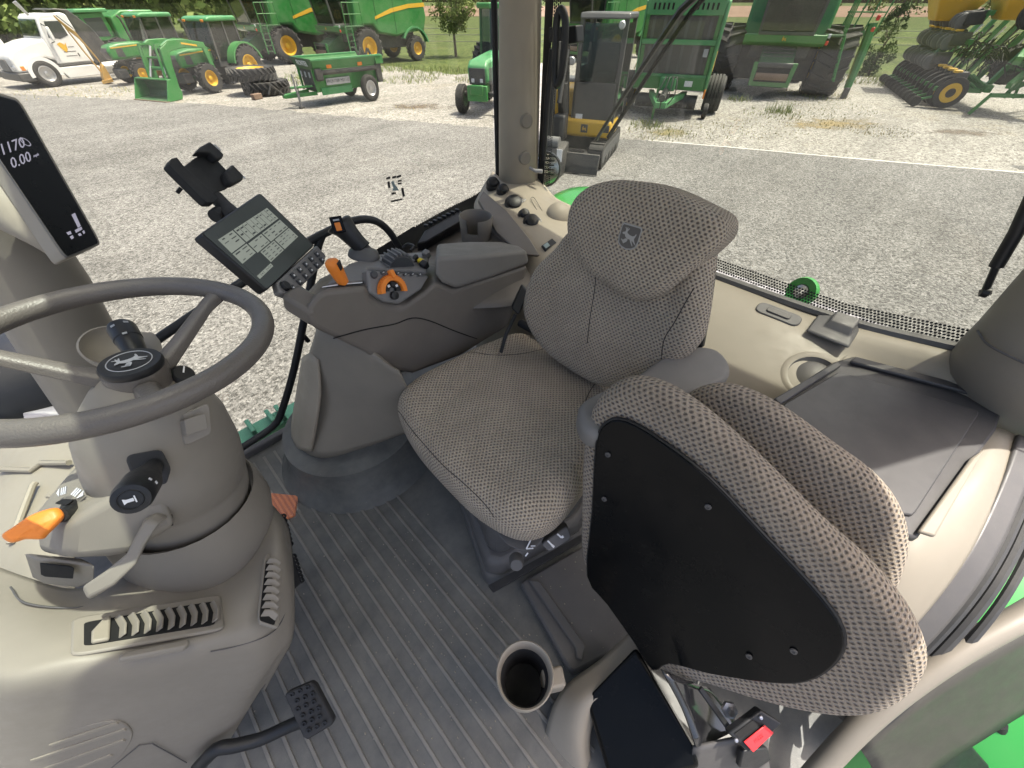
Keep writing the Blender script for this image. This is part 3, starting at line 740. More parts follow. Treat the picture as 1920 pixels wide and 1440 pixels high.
# ---- right door: black tubular handles and the green frame below
dr = root('door_handle_bars', (0.03, 1.36, 0.106), 'black tubular grab bars bent across the right door glass', 'grab bar')
bm = BM(); tube(bm, smooth_path([V(p) for p in [(0.727, 1.36, 0.585), (0.698, 1.36, 0.666), (0.661, 1.36, 0.717), (0.614, 1.36, 0.742), (0.553, 1.36, 0.749), (0.465, 1.36, 0.74), (0.362, 1.36, 0.721), (0.156, 1.36, 0.672), (-0.115, 1.36, 0.596)]], 5), 0.0135, 10)
mesh_obj('upper_bar', bm, 'black_plastic', dr, smooth=60)
bm = BM(); tube(bm, smooth_path([V(p) for p in [(0.449, 1.36, 0.737), (0.414, 1.36, 0.692), (0.325, 1.36, 0.542), (0.177, 1.36, 0.3), (0.056, 1.36, 0.133), (0.016, 1.36, 0.098), (-0.031, 1.36, 0.085), (-0.106, 1.36, 0.076), (-0.224, 1.36, 0.067)]], 5), 0.0135, 10)
mesh_obj('upright_bar', bm, 'black_plastic', dr, smooth=60)
bm = BM(); tube(bm, [(0.255, 1.36, 0.422), (0.264, 1.36, 0.382)], 0.009, 8); mesh_obj('stay', bm, 'black_plastic', dr)
paint('tractor_green', (0.02, 0.30, 0.04), 0.3, 0.12, 0.5)
paint('frame_green', (0.10, 0.36, 0.24), 0.45, 0.2, 0.1)
df = root('door_sill_frame', (0, 1.46, -0.05), 'green ribbed sill frame below the right door glass', 'door frame')
bm = BM(); box(bm, (-0.05, 1.485, -0.035), (0.9, 0.09, 0.10)); mesh_obj('sill_beam', bm, 'frame_green', df, bevel=0.008)
for i, x in enumerate((-0.30, -0.24, -0.16, -0.06, 0.02, 0.06)):
    bm = BM(); box(bm, (x, 1.485, 0.030), (0.018, 0.085, 0.04)); mesh_obj('frame_rib', bm, 'frame_green', df, bevel=0.004)
bm = BM(); tube(bm, smooth_path([V(p) for p in [(-0.168, 1.52, -0.046), (-0.121, 1.52, -0.027), (-0.052, 1.52, -0.02), (-0.002, 1.52, -0.034)]], 4), 0.008, 8); mesh_obj('seal_loop', bm, 'black_matte', df)

# ---- outside parts of this tractor: fenders, exhaust housing
trac = root('rear_fender', (1.2, 1.7, 0.3), 'bright green right rear fender seen below the rear window', 'fender')
bm = BM()
patch(bm, [[(1.52, 0.92, 0.40), (1.62, 0.92, 0.51), (1.9, 0.94, 0.55), (2.3, 0.96, 0.46)], [(1.52, 1.15, 0.44), (1.62, 1.15, 0.53), (1.9, 1.17, 0.57), (2.3, 1.2, 0.48)], [(1.52, 1.42, 0.40), (1.62, 1.42, 0.50), (1.9, 1.42, 0.53), (2.3, 1.42, 0.44)]], 5)
mesh_obj('fender_shell', bm, 'tractor_green', trac, smooth=60, solid=0.02)
lg = root('tail_lamp', (1.9, 1.631, 0.572), 'round ribbed work lamp on the right rear fender', 'lamp')
lc = V((1.8, 1.539, 0.631))
bm = BM(); lathe(bm, [(0, 0.0), (0.085, 0.0), (0.09, 0.02), (0.075, 0.07), (0, 0.08)], lc, (0.75, 0.5, -0.2), 24); mesh_obj('lamp_housing', bm, 'black_plastic', lg)
bm = BM(); lathe(bm, [(0, -0.012), (0.05, -0.010), (0.078, -0.002)], lc, (0.75, 0.5, -0.2), 24); mesh_obj('lens', bm, 'chrome', lg)
for k in range(5):
    bm = BM(); e1, e2, n = basis((0.75, 0.5, -0.2)); bar(bm, lc-n*0.014+e2*(k*0.022-0.02)-e1*0.05, lc-n*0.014+e2*(k*0.022-0.02)+e1*0.05, 0.006, 0.006); mesh_obj('lens_rib', bm, 'black_plastic', lg)
lf = root('left_fender', (0.9, -0.9, -0.3), 'bright green left fender below the open door', 'fender')
bm = BM()
patch(bm, [[(1.7, -0.58, 0.35), (1.15, -0.60, 0.20), (0.8, -0.62, -0.10), (0.6, -0.64, -0.5)], [(1.7, -0.95, 0.32), (1.15, -0.95, 0.17), (0.8, -0.95, -0.14), (0.6, -0.95, -0.55)], [(1.7, -1.4, 0.25), (1.15, -1.4, 0.10), (0.8, -1.4, -0.2), (0.6, -1.4, -0.6)]], 5)
mesh_obj('fender_shell', bm, 'tractor_green', lf, smooth=60, solid=0.02)
hg = root('hinge_assembly', (0.917, -0.835, -0.028), 'dark grey door hinge arm beside the left fender', 'hinge')
bm = BM(); prism(bm, [(0.828, -0.704, 0.058), (0.907, -0.735, 0.078), (0.952, -0.81, 0.028), (0.946, -0.864, -0.028), (0.878, -0.818, -0.029)], (0.03, -0.02, -0.03)); mesh_obj('hinge_arm', bm, 'base_grey', hg, bevel=0.008)
bm = BM(); prism(bm, [(0.902, -0.828, -0.019), (0.95, -0.841, -0.009), (0.963, -0.907, -0.075), (0.934, -0.962, -0.134), (0.853, -0.88, -0.105)], (0.03, -0.03, -0.02)); mesh_obj('hinge_bracket', bm, 'column_grey', hg, bevel=0.008)
bm = BM(); cyl(bm, (0.917, -0.803, 0.022), (0.91, -0.882, -0.095), 0.016); mesh_obj('hinge_pin', bm, 'black_plastic', hg)
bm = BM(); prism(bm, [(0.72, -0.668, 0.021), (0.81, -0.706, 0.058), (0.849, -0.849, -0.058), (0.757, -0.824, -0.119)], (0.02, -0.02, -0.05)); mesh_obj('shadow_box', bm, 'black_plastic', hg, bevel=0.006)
ex = root('exhaust_housing', (-0.5, 1.78, 0.2), 'rounded black exhaust housing outside the right front corner', 'exhaust')
bm = BM(); loft(bm, [[V((-0.56+x, 1.85+y, z)) for x, y in rrect(w, h, 0.09)] for w, h, z in ((.5, .5, -1.0), (.5, .5, 0.36), (.46, .46, 0.46), (.36, .36, 0.53), (.2, .2, 0.55))])
mesh_obj('housing', bm, 'black_plastic', ex, smooth=50)
bm = BM(); tube(bm, smooth_path([(-0.30, 1.62, 0.05), (-0.32, 1.60, 0.22), (-0.4, 1.58, 0.34), (-0.52, 1.58, 0.38)], 5), 0.035, 10); mesh_obj('pipe', bm, 'grey_metal', ex, smooth=60)

# ---- lift-arm ball seen behind the rear window
hk = root('hitch_link_end', (1.8, 0.12, 0.397), 'green ring end of a hitch link standing behind the rear window', 'hitch link')
hc = V((1.75, 0.13, 0.486)); ha = V((-0.75, 0.25, 0.3)).normalized()
bm = BM(); lathe(bm, [(0.028, -0.014), (0.052, -0.017), (0.057, 0.0), (0.052, 0.017), (0.028, 0.014)], hc, ha, 28, close=True); mesh_obj('eye', bm, 'tractor_green', hk)
bm = BM(); lathe(bm, [(0.014, -0.022), (0.025, -0.017), (0.028, 0.0), (0.025, 0.017), (0.014, 0.022)], hc, ha, 24, close=True); mesh_obj('ball', bm, 'bolt_steel', hk)
bm = BM(); tube(bm, [hc+V((0.0, 0.018, -0.045)), hc+V((0.01, 0.035, -0.12)), hc+V((0.03, 0.05, -0.4))], [0.034, 0.036, 0.05], 12); mesh_obj('shank', bm, 'tractor_green', hk)

# crumbs and dried mud flakes on the mat
rc = random.Random(77)
bm = BM()
for k in range(420):
    x = rc.uniform(-0.42, 0.55); y = rc.uniform(-0.25, 1.0) if x < 0.2 else rc.uniform(-0.05, 0.3)
    if rc.random() < 0.55: x, y = rc.gauss(0.02, 0.13), rc.gauss(0.35, 0.22)
    z0 = 0.0365 if x > 0.3 else 0.0008
    r_ = rc.uniform(0.0012, 0.0035)
    vs_ = [bm.verts.new((x+r_*rc.uniform(.4, 1)*math.cos(a), y+r_*rc.uniform(.4, 1.4)*math.sin(a), z0)) for a in (0, 1.5, 3, 4.6)]
    tp_ = bm.verts.new((x, y, z0+r_*0.7))
    for i in range(4): bm.faces.new([vs_[i], vs_[(i+1) % 4], tp_])
plain('crumb', (0.30, 0.27, 0.22), 0.9)
tag(mesh_obj('floor_crumbs', bm, 'crumb', None, smooth=0), 'pale crumbs and mud flakes scattered on the floor mat', 'debris', kind='stuff')

# ================================================================ dash, steering column, pedals
dash = root('dash_console', (-0.35, 0.6, 0.0), 'grey moulded dash console with air vents below the steering wheel', 'dash')
g = [[(-0.582, 1.026, 0.511), (-0.479, 0.844, 0.511), (-0.425, 0.776, 0.481), (-0.339, 0.772, 0.446), (-0.265, 0.704, 0.408), (-0.204, 0.705, 0.395), (-0.119, 0.758, 0.409), (-0.103, 0.804, 0.339)],
     [(-0.542, 0.84, 0.563), (-0.464, 0.719, 0.554), (-0.412, 0.675, 0.531), (-0.342, 0.676, 0.49), (-0.261, 0.623, 0.439), (-0.183, 0.626, 0.426), (-0.107, 0.688, 0.424), (-0.1, 0.732, 0.333)],
     [(-0.527, 0.721, 0.581), (-0.463, 0.633, 0.572), (-0.408, 0.61, 0.549), (-0.345, 0.583, 0.499), (-0.264, 0.545, 0.459), (-0.184, 0.546, 0.439), (-0.12, 0.61, 0.43), (-0.124, 0.657, 0.319)],
     [(-0.534, 0.672, 0.57), (-0.477, 0.603, 0.562), (-0.419, 0.571, 0.538), (-0.356, 0.539, 0.496), (-0.273, 0.499, 0.448), (-0.213, 0.483, 0.402), (-0.152, 0.537, 0.384), (-0.163, 0.586, 0.284)],
     [(-0.596, 0.687, 0.484), (-0.529, 0.615, 0.484), (-0.483, 0.584, 0.435), (-0.416, 0.544, 0.389), (-0.343, 0.504, 0.324), (-0.268, 0.475, 0.308), (-0.199, 0.489, 0.324), (-0.21, 0.52, 0.246)],
     [(-0.722, 0.722, 0.31), (-0.646, 0.646, 0.31), (-0.595, 0.605, 0.254), (-0.547, 0.569, 0.184), (-0.483, 0.53, 0.138), (-0.387, 0.502, 0.151), (-0.249, 0.493, 0.263), (-0.255, 0.505, 0.218)],
     [(-0.937, 0.775, 0.012), (-0.841, 0.691, 0.02), (-0.776, 0.641, -0.04), (-0.705, 0.596, -0.078), (-0.606, 0.554, -0.052), (-0.524, 0.53, -0.039), (-0.32, 0.505, 0.172), (-0.328, 0.514, 0.13)]]
bm = BM(); patch(bm, g, 7)
mesh_obj('dash_shell', bm, 'trim_grey', dash, smooth=70, solid=0.006)
def frame_axes(pts):
    a, b, d = V(pts[0]), V(pts[1]), V(pts[-1])
    e1 = (b-a).normalized(); e2 = (d-a); e2 = (e2-e1*e2.dot(e1)).normalized()
    return e1, e2, e1.cross(e2)
# upper vent
q = [(-0.41, 0.584, 0.558), (-0.253, 0.509, 0.465), (-0.242, 0.59, 0.446), (-0.41, 0.667, 0.546)]
e1, e2, n = frame_axes(q)
bm = BM(); prism(bm, round_poly([(-0.412, 0.586, 0.555), (-0.254, 0.511, 0.461), (-0.244, 0.593, 0.443), (-0.41, 0.664, 0.543)], .1), n*0.007)
vent = mesh_obj('vent_frame', bm, 'trim_grey', dash, bevel=0.003)
bm = BM(); prism(bm, round_poly([(-0.396, 0.595, 0.552), (-0.26, 0.528, 0.471), (-0.252, 0.581, 0.459), (-0.395, 0.644, 0.544)], .08), n*0.0015); mesh_obj('vent_shade_plate', bm, 'recess_black', vent)  # flat black plate: shade of the vent's depth put into its colour
for k in range(9):
    f = k/8
    a = V([(-0.363, 0.583, 0.533), (-0.263, 0.535, 0.473)][0]).lerp(V([(-0.363, 0.583, 0.533), (-0.263, 0.535, 0.473)][1]), f)
    b = V([(-0.365, 0.629, 0.528), (-0.259, 0.58, 0.464)][0]).lerp(V([(-0.365, 0.629, 0.528), (-0.259, 0.58, 0.464)][1]), f)
    m_ = (a+b)/2
    bm = BM(); loft(bm, [[p+o for o in (V(), e1*0.003, e1*0.010+n*0.008, e1*0.007+n*0.009)] for p in (a, m_+e1*0.004, b)])
    mesh_obj('vane', bm, 'trim_grey', vent, bevel=0.0007)
bm = BM(); prism(bm, [(-0.389, 0.591, 0.549), (-0.372, 0.584, 0.538), (-0.368, 0.634, 0.529), (-0.375, 0.634, 0.533), (-0.388, 0.614, 0.545)], n*0.008); mesh_obj('vent_thumb_tab', bm, 'trim_light', vent, bevel=0.003)
bm = BM(); prism(bm, [(-0.369, 0.537, 0.535), (-0.303, 0.506, 0.496), (-0.296, 0.511, 0.49), (-0.297, 0.519, 0.49), (-0.361, 0.546, 0.528), (-0.368, 0.545, 0.533)], n*0.012); mesh_obj('vent_pull_lip', bm, 'trim_grey', vent, bevel=0.003)
# side vent
q = [(-0.208, 0.489, 0.445), (-0.191, 0.465, 0.421), (-0.138, 0.588, 0.414), (-0.151, 0.618, 0.436)]
e1, e2, n = frame_axes(q)
bm = BM(); prism(bm, round_poly([(-0.208, 0.483, 0.457), (-0.189, 0.457, 0.43), (-0.134, 0.585, 0.421), (-0.15, 0.614, 0.447)], .15), n*0.008)
vent2 = mesh_obj('vent_frame', bm, 'trim_grey', dash, bevel=0.003)
bm = BM(); prism(bm, round_poly([(-0.201, 0.483, 0.462), (-0.187, 0.463, 0.442), (-0.14, 0.575, 0.436), (-0.15, 0.595, 0.452)], .12), n*0.0015); mesh_obj('vent_shade_plate', bm, 'recess_black', vent2)  # black plate instead of a hole, coloured as the shaded inside
for k in range(8):
    f = k/7
    a = V([(-0.198, 0.487, 0.461), (-0.154, 0.586, 0.453)][0]).lerp(V([(-0.198, 0.487, 0.461), (-0.154, 0.586, 0.453)][1]), f)
    b = V([(-0.185, 0.47, 0.443), (-0.142, 0.57, 0.437)][0]).lerp(V([(-0.185, 0.47, 0.443), (-0.142, 0.57, 0.437)][1]), f)
    bm = BM(); loft(bm, [[p+o for o in (V(), e2*0.003, e2*0.012+n*0.008, e2*0.009+n*0.008)] for p in (a, (a+b)/2+e2*0.005, b)])
    mesh_obj('vane', bm, 'trim_grey', vent2, bevel=0.0006)
# speaker grille low on the dash
q = [(-0.644, 0.644, 0.313), (-0.473, 0.554, 0.316), (-0.469, 0.559, 0.349), (-0.595, 0.632, 0.386)]
e1, e2, n = frame_axes(q)
bm = BM(); prism(bm, smooth_path([V(p) for p in [(-0.698, 0.663, 0.25), (-0.563, 0.613, 0.362), (-0.512, 0.589, 0.376), (-0.472, 0.565, 0.364), (-0.475, 0.558, 0.319), (-0.501, 0.563, 0.267), (-0.56, 0.581, 0.205), (-0.645, 0.617, 0.158), (-0.753, 0.664, 0.104)]], 4, True), n*0.0055)
grille = mesh_obj('speaker_grille', bm, 'trim_grey', dash, bevel=0.0015)
for pa, pb in (((-0.564, 0.605, 0.356), (-0.473, 0.557, 0.355)), ((-0.608, 0.622, 0.326), (-0.481, 0.555, 0.322)), ((-0.657, 0.639, 0.279), (-0.505, 0.56, 0.283)), ((-0.698, 0.65, 0.222), (-0.548, 0.575, 0.241))):
    bm = BM(); bar(bm, pa, pb, 0.010, 0.004, n); mesh_obj('grille_bar', bm, 'trim_light', grille, bevel=0.0015)
bm = BM(); tube(bm, [V(p) for p in [(-0.61, 0.593, 0.164), (-0.508, 0.554, 0.237), (-0.494, 0.544, 0.227), (-0.515, 0.527, 0.079)]], 0.0012, 5); mesh_obj('panel_joint', bm, 'tray_grey', dash)
bm = BM(); lathe(bm, [(0.0, 0.004), (0.006, 0.004), (0.0065, 0.009), (0.013, 0.008), (0.016, -0.004)], (-0.254, 0.659, 0.434), (0.1, -0.5, 0.8), 18); mesh_obj('screw_boss', bm, 'trim_grey', dash)
bm = BM(); lathe(bm, [(0.0, 0.0095), (0.0062, 0.0095), (0.0062, 0.004)], (-0.254, 0.659, 0.434), (0.1, -0.5, 0.8), 14); mesh_obj('screw_hole', bm, 'recess_black', dash)

# ---- steering column
colm = root('steering_column', (-0.22, 0.79, 0.40), 'grey tilting steering column with shroud and black stalks', 'steering column')
def ell(c, rx, ry, tilt, n=32):
    c = V(c); ax = V((math.sin(R(tilt)), 0, math.cos(R(tilt))))
    e1 = V((math.cos(R(tilt)), 0, -math.sin(R(tilt)))); e2 = V((0, 1, 0))
    return [c+e1*rx*math.cos(2*math.pi*k/n)+e2*ry*math.sin(2*math.pi*k/n) for k in range(n)]
bm = BM(); loft(bm, [ell((-0.118, 0.742, 0.875), .035, .035, 15), ell((-0.122, 0.745, 0.85), .060, .060, 15), ell((-0.13, 0.75, 0.81), .088, .085, 15), ell((-0.143, 0.757, 0.77), .104, .104, 15), ell((-0.165, 0.768, 0.69), .116, .122, 15), ell((-0.185, 0.778, 0.62), .118, .126, 15), ell((-0.187, 0.779, 0.613), .114, .122, 15), ell((-0.19, 0.781, 0.60), .116, .124, 15), ell((-0.215, 0.79, 0.50), .112, .122, 15)])
mesh_obj('shroud', bm, 'column_grey', colm, smooth=55)
bm = BM(); loft(bm, [ell((-0.205, 0.79, 0.555), .126, .138, 12), ell((-0.206, 0.79, 0.56), .131, .143, 12), ell((-0.212, 0.79, 0.53), .140, .150, 10), ell((-0.22, 0.785, 0.47), .146, .158, 6), ell((-0.235, 0.78, 0.415), .142, .155, 4), ell((-0.24, 0.78, 0.36), .14, .15, 0)], cap=False)
mesh_obj('collar', bm, 'trim_grey', colm, smooth=55)
# left housing that carries the orange direction lever
bm = BM(); loft(bm, [[(-0.3, 0.981, 0.622), (-0.174, 0.675, 0.727), (-0.201, 0.628, 0.647), (-0.327, 0.805, 0.506)], [(-0.33, 0.886, 0.654), (-0.224, 0.674, 0.734), (-0.279, 0.64, 0.636), (-0.388, 0.805, 0.534)], [(-0.357, 0.796, 0.684), (-0.301, 0.68, 0.72), (-0.343, 0.68, 0.659), (-0.397, 0.775, 0.62)]])
mesh_obj('lever_housing', bm, 'column_grey', colm, bevel=0.014, seg=3)
bm = BM(); prism(bm, [(-0.392, 0.746, 0.634), (-0.326, 0.672, 0.623), (-0.354, 0.678, 0.579), (-0.393, 0.721, 0.542), (-0.431, 0.761, 0.557)], (-0.02, 0.04, -0.01)); hb = mesh_obj('lower_bracket', bm, 'column_grey', colm, bevel=0.006)
bm = BM(); prism(bm, [(-0.382, 0.722, 0.635), (-0.351, 0.688, 0.626), (-0.368, 0.69, 0.601), (-0.399, 0.723, 0.607)], (-0.005, 0.01, 0)); mesh_obj('bracket_opening', bm, 'recess_black', hb, bevel=0.002)
# glued slot and printed arrows on top of the housing
bm = BM(); prism(bm, round_poly([(-0.316, 0.753, 0.71), (-0.303, 0.751, 0.712), (-0.285, 0.723, 0.723), (-0.297, 0.724, 0.718)], .3), (0, -0.002, 0.004)); mesh_obj('lever_slot', bm, 'recess_black', colm)
for pts in ([(-0.31, 0.78, 0.706), (-0.295, 0.764, 0.716)], [(-0.28, 0.736, 0.717), (-0.288, 0.755, 0.714)]):
    a, b = V(pts[0]), V(pts[1]); d = (b-a).normalized(); up = V((0.05, -0.55, 0.8)); s = d.cross(up).normalized()
    bm = BM()
    prism(bm, [a-d*0.008, a+s*0.007, a-s*0.007], up*0.004); 
    for kk in (0.006, 0.012, 0.018):
        prism(bm, [a+d*kk-s*0.006, a+d*(kk+.003)-s*0.006, a+d*(kk+.003)+s*0.006, a+d*kk+s*0.006], up*0.004)
    mesh_obj('printed_arrow', bm, 'print_white', colm, smooth=0)
# orange lever
bm = BM(); pillow(bm, [(-0.365, 0.713, 0.733), (-0.35, 0.714, 0.737), (-0.325, 0.715, 0.741), (-0.302, 0.71, 0.737), (-0.298, 0.699, 0.73), (-0.303, 0.691, 0.726), (-0.323, 0.683, 0.721), (-0.332, 0.681, 0.719), (-0.346, 0.69, 0.726), (-0.36, 0.696, 0.728)], (0.15, -0.6, 0.75), 0.012, -0.012, 0.011, 0.003)
mesh_obj('direction_lever', bm, 'orange_plastic', colm, smooth=70)
bm = BM(); tube(bm, [(-0.305, 0.7, 0.728), (-0.302, 0.715, 0.712), (-0.306, 0.748, 0.694)], [0.011, 0.013, 0.013], 12); mesh_obj('lever_stem', bm, 'black_plastic', colm)
# button pad on the shroud and the recess of the lower stalk
bm = BM(); prism(bm, round_poly([(-0.109, 0.687, 0.81), (-0.059, 0.691, 0.807), (-0.084, 0.67, 0.76), (-0.123, 0.662, 0.769)], .18), (0.006, -0.008, 0.004)); pad = mesh_obj('button_surround', bm, 'column_grey', colm, bevel=0.003)
bm = BM(); prism(bm, round_poly([(-0.102, 0.673, 0.81), (-0.074, 0.674, 0.802), (-0.085, 0.665, 0.779), (-0.114, 0.665, 0.785)], .12), (0.008, -0.011, 0.006)); mesh_obj('square_button', bm, 'column_grey', pad, bevel=0.002)
bm = BM(); prism(bm, round_poly([(-0.185, 0.673, 0.796), (-0.145, 0.659, 0.787), (-0.152, 0.642, 0.756), (-0.173, 0.64, 0.732), (-0.197, 0.654, 0.761)], .22), (0.004, -0.006, 0.004)); mesh_obj('stalk_recess', bm, 'black_matte', colm, bevel=0.003)
def stalk(name, a, b, r0, r1, parent, mat='black_plastic'):
    a, b = V(a), V(b); L = (b-a).length
    bm = BM(); lathe(bm, [(0, 0), (r0*.8, 0), (r0, L*.25), (r1*.93, L*.55), (r1*.93, L*.56), (r1, L*.58), (r1*1.02, L*.93), (r1*.92, L), (r1*.6, L*1.01), (0, L*1.01)], a, b-a, 28)
    return mesh_obj(name, bm, mat, parent, smooth=35)
a, b = (-0.162, 0.658, 0.767), (-0.181, 0.541, 0.827)
stalk('lamp_stalk', a, b, 0.014, 0.0225, colm)
ax = (V(b)-V(a)).normalized()
u1 = V((0.62, -0.70, 0.30)); u1 = (u1-ax*u1.dot(ax)).normalized(); u2 = ax.cross(u1)
bb = V(b)+ax*0.002
hb_ = BM(); lathe(hb_, [(0.0125, -.001), (0.0135, .0012), (0.0145, -.001)], bb, ax, 28); mesh_obj('horn_button_ring', hb_, 'black_matte', colm)
for poly in ([(-.008, -.0045), (-.004, -.0025), (.004, -.0025), (.004, .0025), (-.004, .0025), (-.008, .0045)],):
    right = V((-0.172, 0.534, 0.828))-V((-0.189, 0.548, 0.826)); right = (right-ax*right.dot(ax)).normalized(); upv = ax.cross(right)
    bm = BM(); prism(bm, [bb+right*x*.9+upv*y*.9+ax*0.0008 for x, y in poly], ax*0.0006); prism(bm, [bb+right*x+upv*y+ax*0.0008 for x, y in ((.0045, -.005), (.006, -.005), (.006, .005), (.0045, .005))], ax*0.0006)
    mesh_obj('horn_symbol', bm, 'print_white', colm, smooth=0)
for (u_, L_) in ((0.9, .8), (1.3, .83), (-0.3, .84), (-0.75, .8)):
    p = V(a).lerp(V(b), L_); dv = (u1*math.cos(u_-.9)+u2*math.sin(u_-.9))
    bm = BM(); e = dv.cross(ax); box(bm, p+dv*0.0229, (0.0042, 0.0042, 0.0016), Matrix((ax, e, dv)).transposed()); mesh_obj('printed_mark', bm, 'print_white', colm, smooth=0)
st2 = stalk('wiper_stalk', (-0.109, 0.871, 0.828), (-0.107, 0.952, 0.858), 0.018, 0.0215, colm)
for L_, off in ((.55, 0), (.85, 1), (.88, -1)):
    pa, pb = V((-0.109, 0.871, 0.828)), V((-0.107, 0.952, 0.858)); p = pa.lerp(pb, L_); axx = (pb-pa).normalized()
    dv = (V((0, 0, 1.3))-p).normalized(); dv = (dv-axx*dv.dot(axx)).normalized(); e = dv.cross(axx)
    dv = (dv+e*off*.5).normalized(); e = dv.cross(axx)
    bm = BM(); box(bm, p+dv*0.0220, (0.004, 0.007, 0.001), Matrix((axx, e, dv)).transposed()); mesh_obj('printed_mark', bm, 'print_grey', colm, smooth=0)
bm = BM(); lathe(bm, [(0.030, -0.03), (0.045, -0.012), (0.050, 0.006), (0.0465, 0.008), (0.038, -0.008), (0.0, -0.02)], (-0.144, 0.993, 0.804), (0.3, -0.45, 0.8), 32); mesh_obj('stalk_bezel', bm, 'trim_grey', colm, smooth=60)
bm = BM(); prism(bm, round_poly([(-0.102, 1.011, 0.811), (-0.074, 0.982, 0.811), (-0.072, 0.949, 0.803), (-0.079, 0.894, 0.801), (-0.109, 0.914, 0.802)], .2), (-0.03, 0.02, -0.03)); mesh_obj('switch_pod', bm, 'column_grey', colm, bevel=0.006)
bm = BM(); lathe(bm, [(0, 0.026), (0.013, 0.026), (0.0165, 0.022), (0.018, 0.0), (0.021, -0.002), (0.021, -0.014), (0, -0.014)], (-0.07, 0.742, 0.835), (0.45, -0.55, 0.75), 24); kn = mesh_obj('dial_knob', bm, 'black_plastic', colm)
kc = V((-0.07, 0.742, 0.835)); kd = V((0.45, -0.55, 0.75)).normalized(); ke1, ke2, _ = basis(kd)
bm = BM(); bar(bm, kc+kd*0.0265, kc+kd*0.0265+ke1*0.011+ke2*0.006, 0.0022, 0.0012, kd); mesh_obj('pointer_line', bm, 'print_white', kn, smooth=0)
bm = BM(); prism(bm, round_poly([(-0.061, 0.78, 0.819), (-0.046, 0.774, 0.811), (-0.051, 0.749, 0.804), (-0.073, 0.754, 0.805)], .25), (-0.02, 0.02, -0.03)); mesh_obj('knob_pod', bm, 'column_grey', colm, bevel=0.004)
# tilt lever
bm = BM(); loft(bm, [[(-0.334, 0.618, 0.652), (-0.341, 0.607, 0.632), (-0.347, 0.617, 0.614), (-0.342, 0.629, 0.633)], [(-0.302, 0.614, 0.658), (-0.304, 0.595, 0.639), (-0.309, 0.61, 0.622), (-0.309, 0.631, 0.637)], [(-0.269, 0.615, 0.665), (-0.265, 0.595, 0.654), (-0.27, 0.613, 0.638), (-0.274, 0.631, 0.648)], [(-0.248, 0.625, 0.678), (-0.243, 0.609, 0.668), (-0.244, 0.622, 0.655), (-0.251, 0.641, 0.664)], [(-0.227, 0.64, 0.687), (-0.213, 0.619, 0.682), (-0.216, 0.64, 0.666), (-0.231, 0.661, 0.671)], [(-0.211, 0.646, 0.681), (-0.202, 0.631, 0.67), (-0.204, 0.653, 0.656), (-0.213, 0.668, 0.667)]])
mesh_obj('tilt_lever', bm, 'column_grey', colm, bevel=0.005, seg=3)
bm = BM(); prism(bm, [(-0.219, 0.657, 0.665), (-0.197, 0.655, 0.662), (-0.212, 0.648, 0.633), (-0.228, 0.648, 0.642)], (0, 0.003, 0.0)); mesh_obj('lever_cutout', bm, 'recess_black', colm)

# ---- steering wheel (own thing: it turns on the column)
WC = V((-0.099, 0.74, 0.937)); WN = V((0.156, 0, 0.988)).normalized(); WR = 0.19
sw = root('steering_wheel', WC-WN*0.06, 'brown grey three-spoke steering wheel with a round black hub cap', 'steering wheel')
w1, w2, _ = basis(WN, (0, 1, 0))
ring = [WC+(w1*math.cos(2*math.pi*k/72)+w2*math.sin(2*math.pi*k/72))*WR for k in range(72)]
bm = BM(); tube(bm, ring, 0.0165, 18, closed=True); mesh_obj('rim', bm, 'wheel_grip', sw, smooth=70)
HC = WC-WN*0.058
bm = BM(); lathe(bm, [(0, -0.05), (0.034, -0.05), (0.038, -0.035), (0.040, -0.012), (0.0415, 0.006), (0.039, 0.010), (0, 0.010)], HC, WN, 40); hub = mesh_obj('hub', bm, 'wheel_grip', sw, smooth=40)
bm = BM(); lathe(bm, [(0.0388, 0.008), (0.040, 0.011), (0.0405, 0.016), (0.038, 0.021), (0.029, 0.0225), (0.0275, 0.0218), (0, 0.0225)], HC, WN, 40); cap = mesh_obj('hub_cap', bm, 'black_plastic', hub, smooth=40)
bm = BM(); lathe(bm, [(0.0268, 0.0222), (0.0276, 0.0231), (0.0284, 0.0222)], HC, WN, 40); mesh_obj('emblem_ring', bm, 'print_grey', hub)
dx = (V((-0.076, 0.668, 0.933))-V((-0.117, 0.648, 0.94))).normalized()
deer('emblem_deer', 'print_grey', HC+WN*0.0229, dx, WN.cross(dx), 0.043, hub)
for e in ((0.052, 0.836, 0.913), (-0.278, 0.846, 0.965), (-0.088, 0.539, 0.935)):
    d = (V(e)-WC).normalized(); s = WN.cross(d)
    p0 = HC+d*0.034-WN*0.012; p1 = HC+d*0.075+WN*0.006; p2 = WC+d*0.150-WN*0.014; p3 = WC+d*(WR-0.004)-WN*0.002
    bm = BM()
    loft(bm, [[p+s*a_*w+WN*b_*h for a_, b_ in ((-1, -.6), (-.75, .5), (-.35, .8), (.35, .8), (.75, .5), (1, -.6), (.5, -1), (-.5, -1))] for p, w, h in ((p0, .019, .015), (p1, .016, .012), (p2, .0135, .010), (p3, .018, .010))])
    mesh_obj('spoke', bm, 'wheel_grip', sw, smooth=60, bevel=0.002)

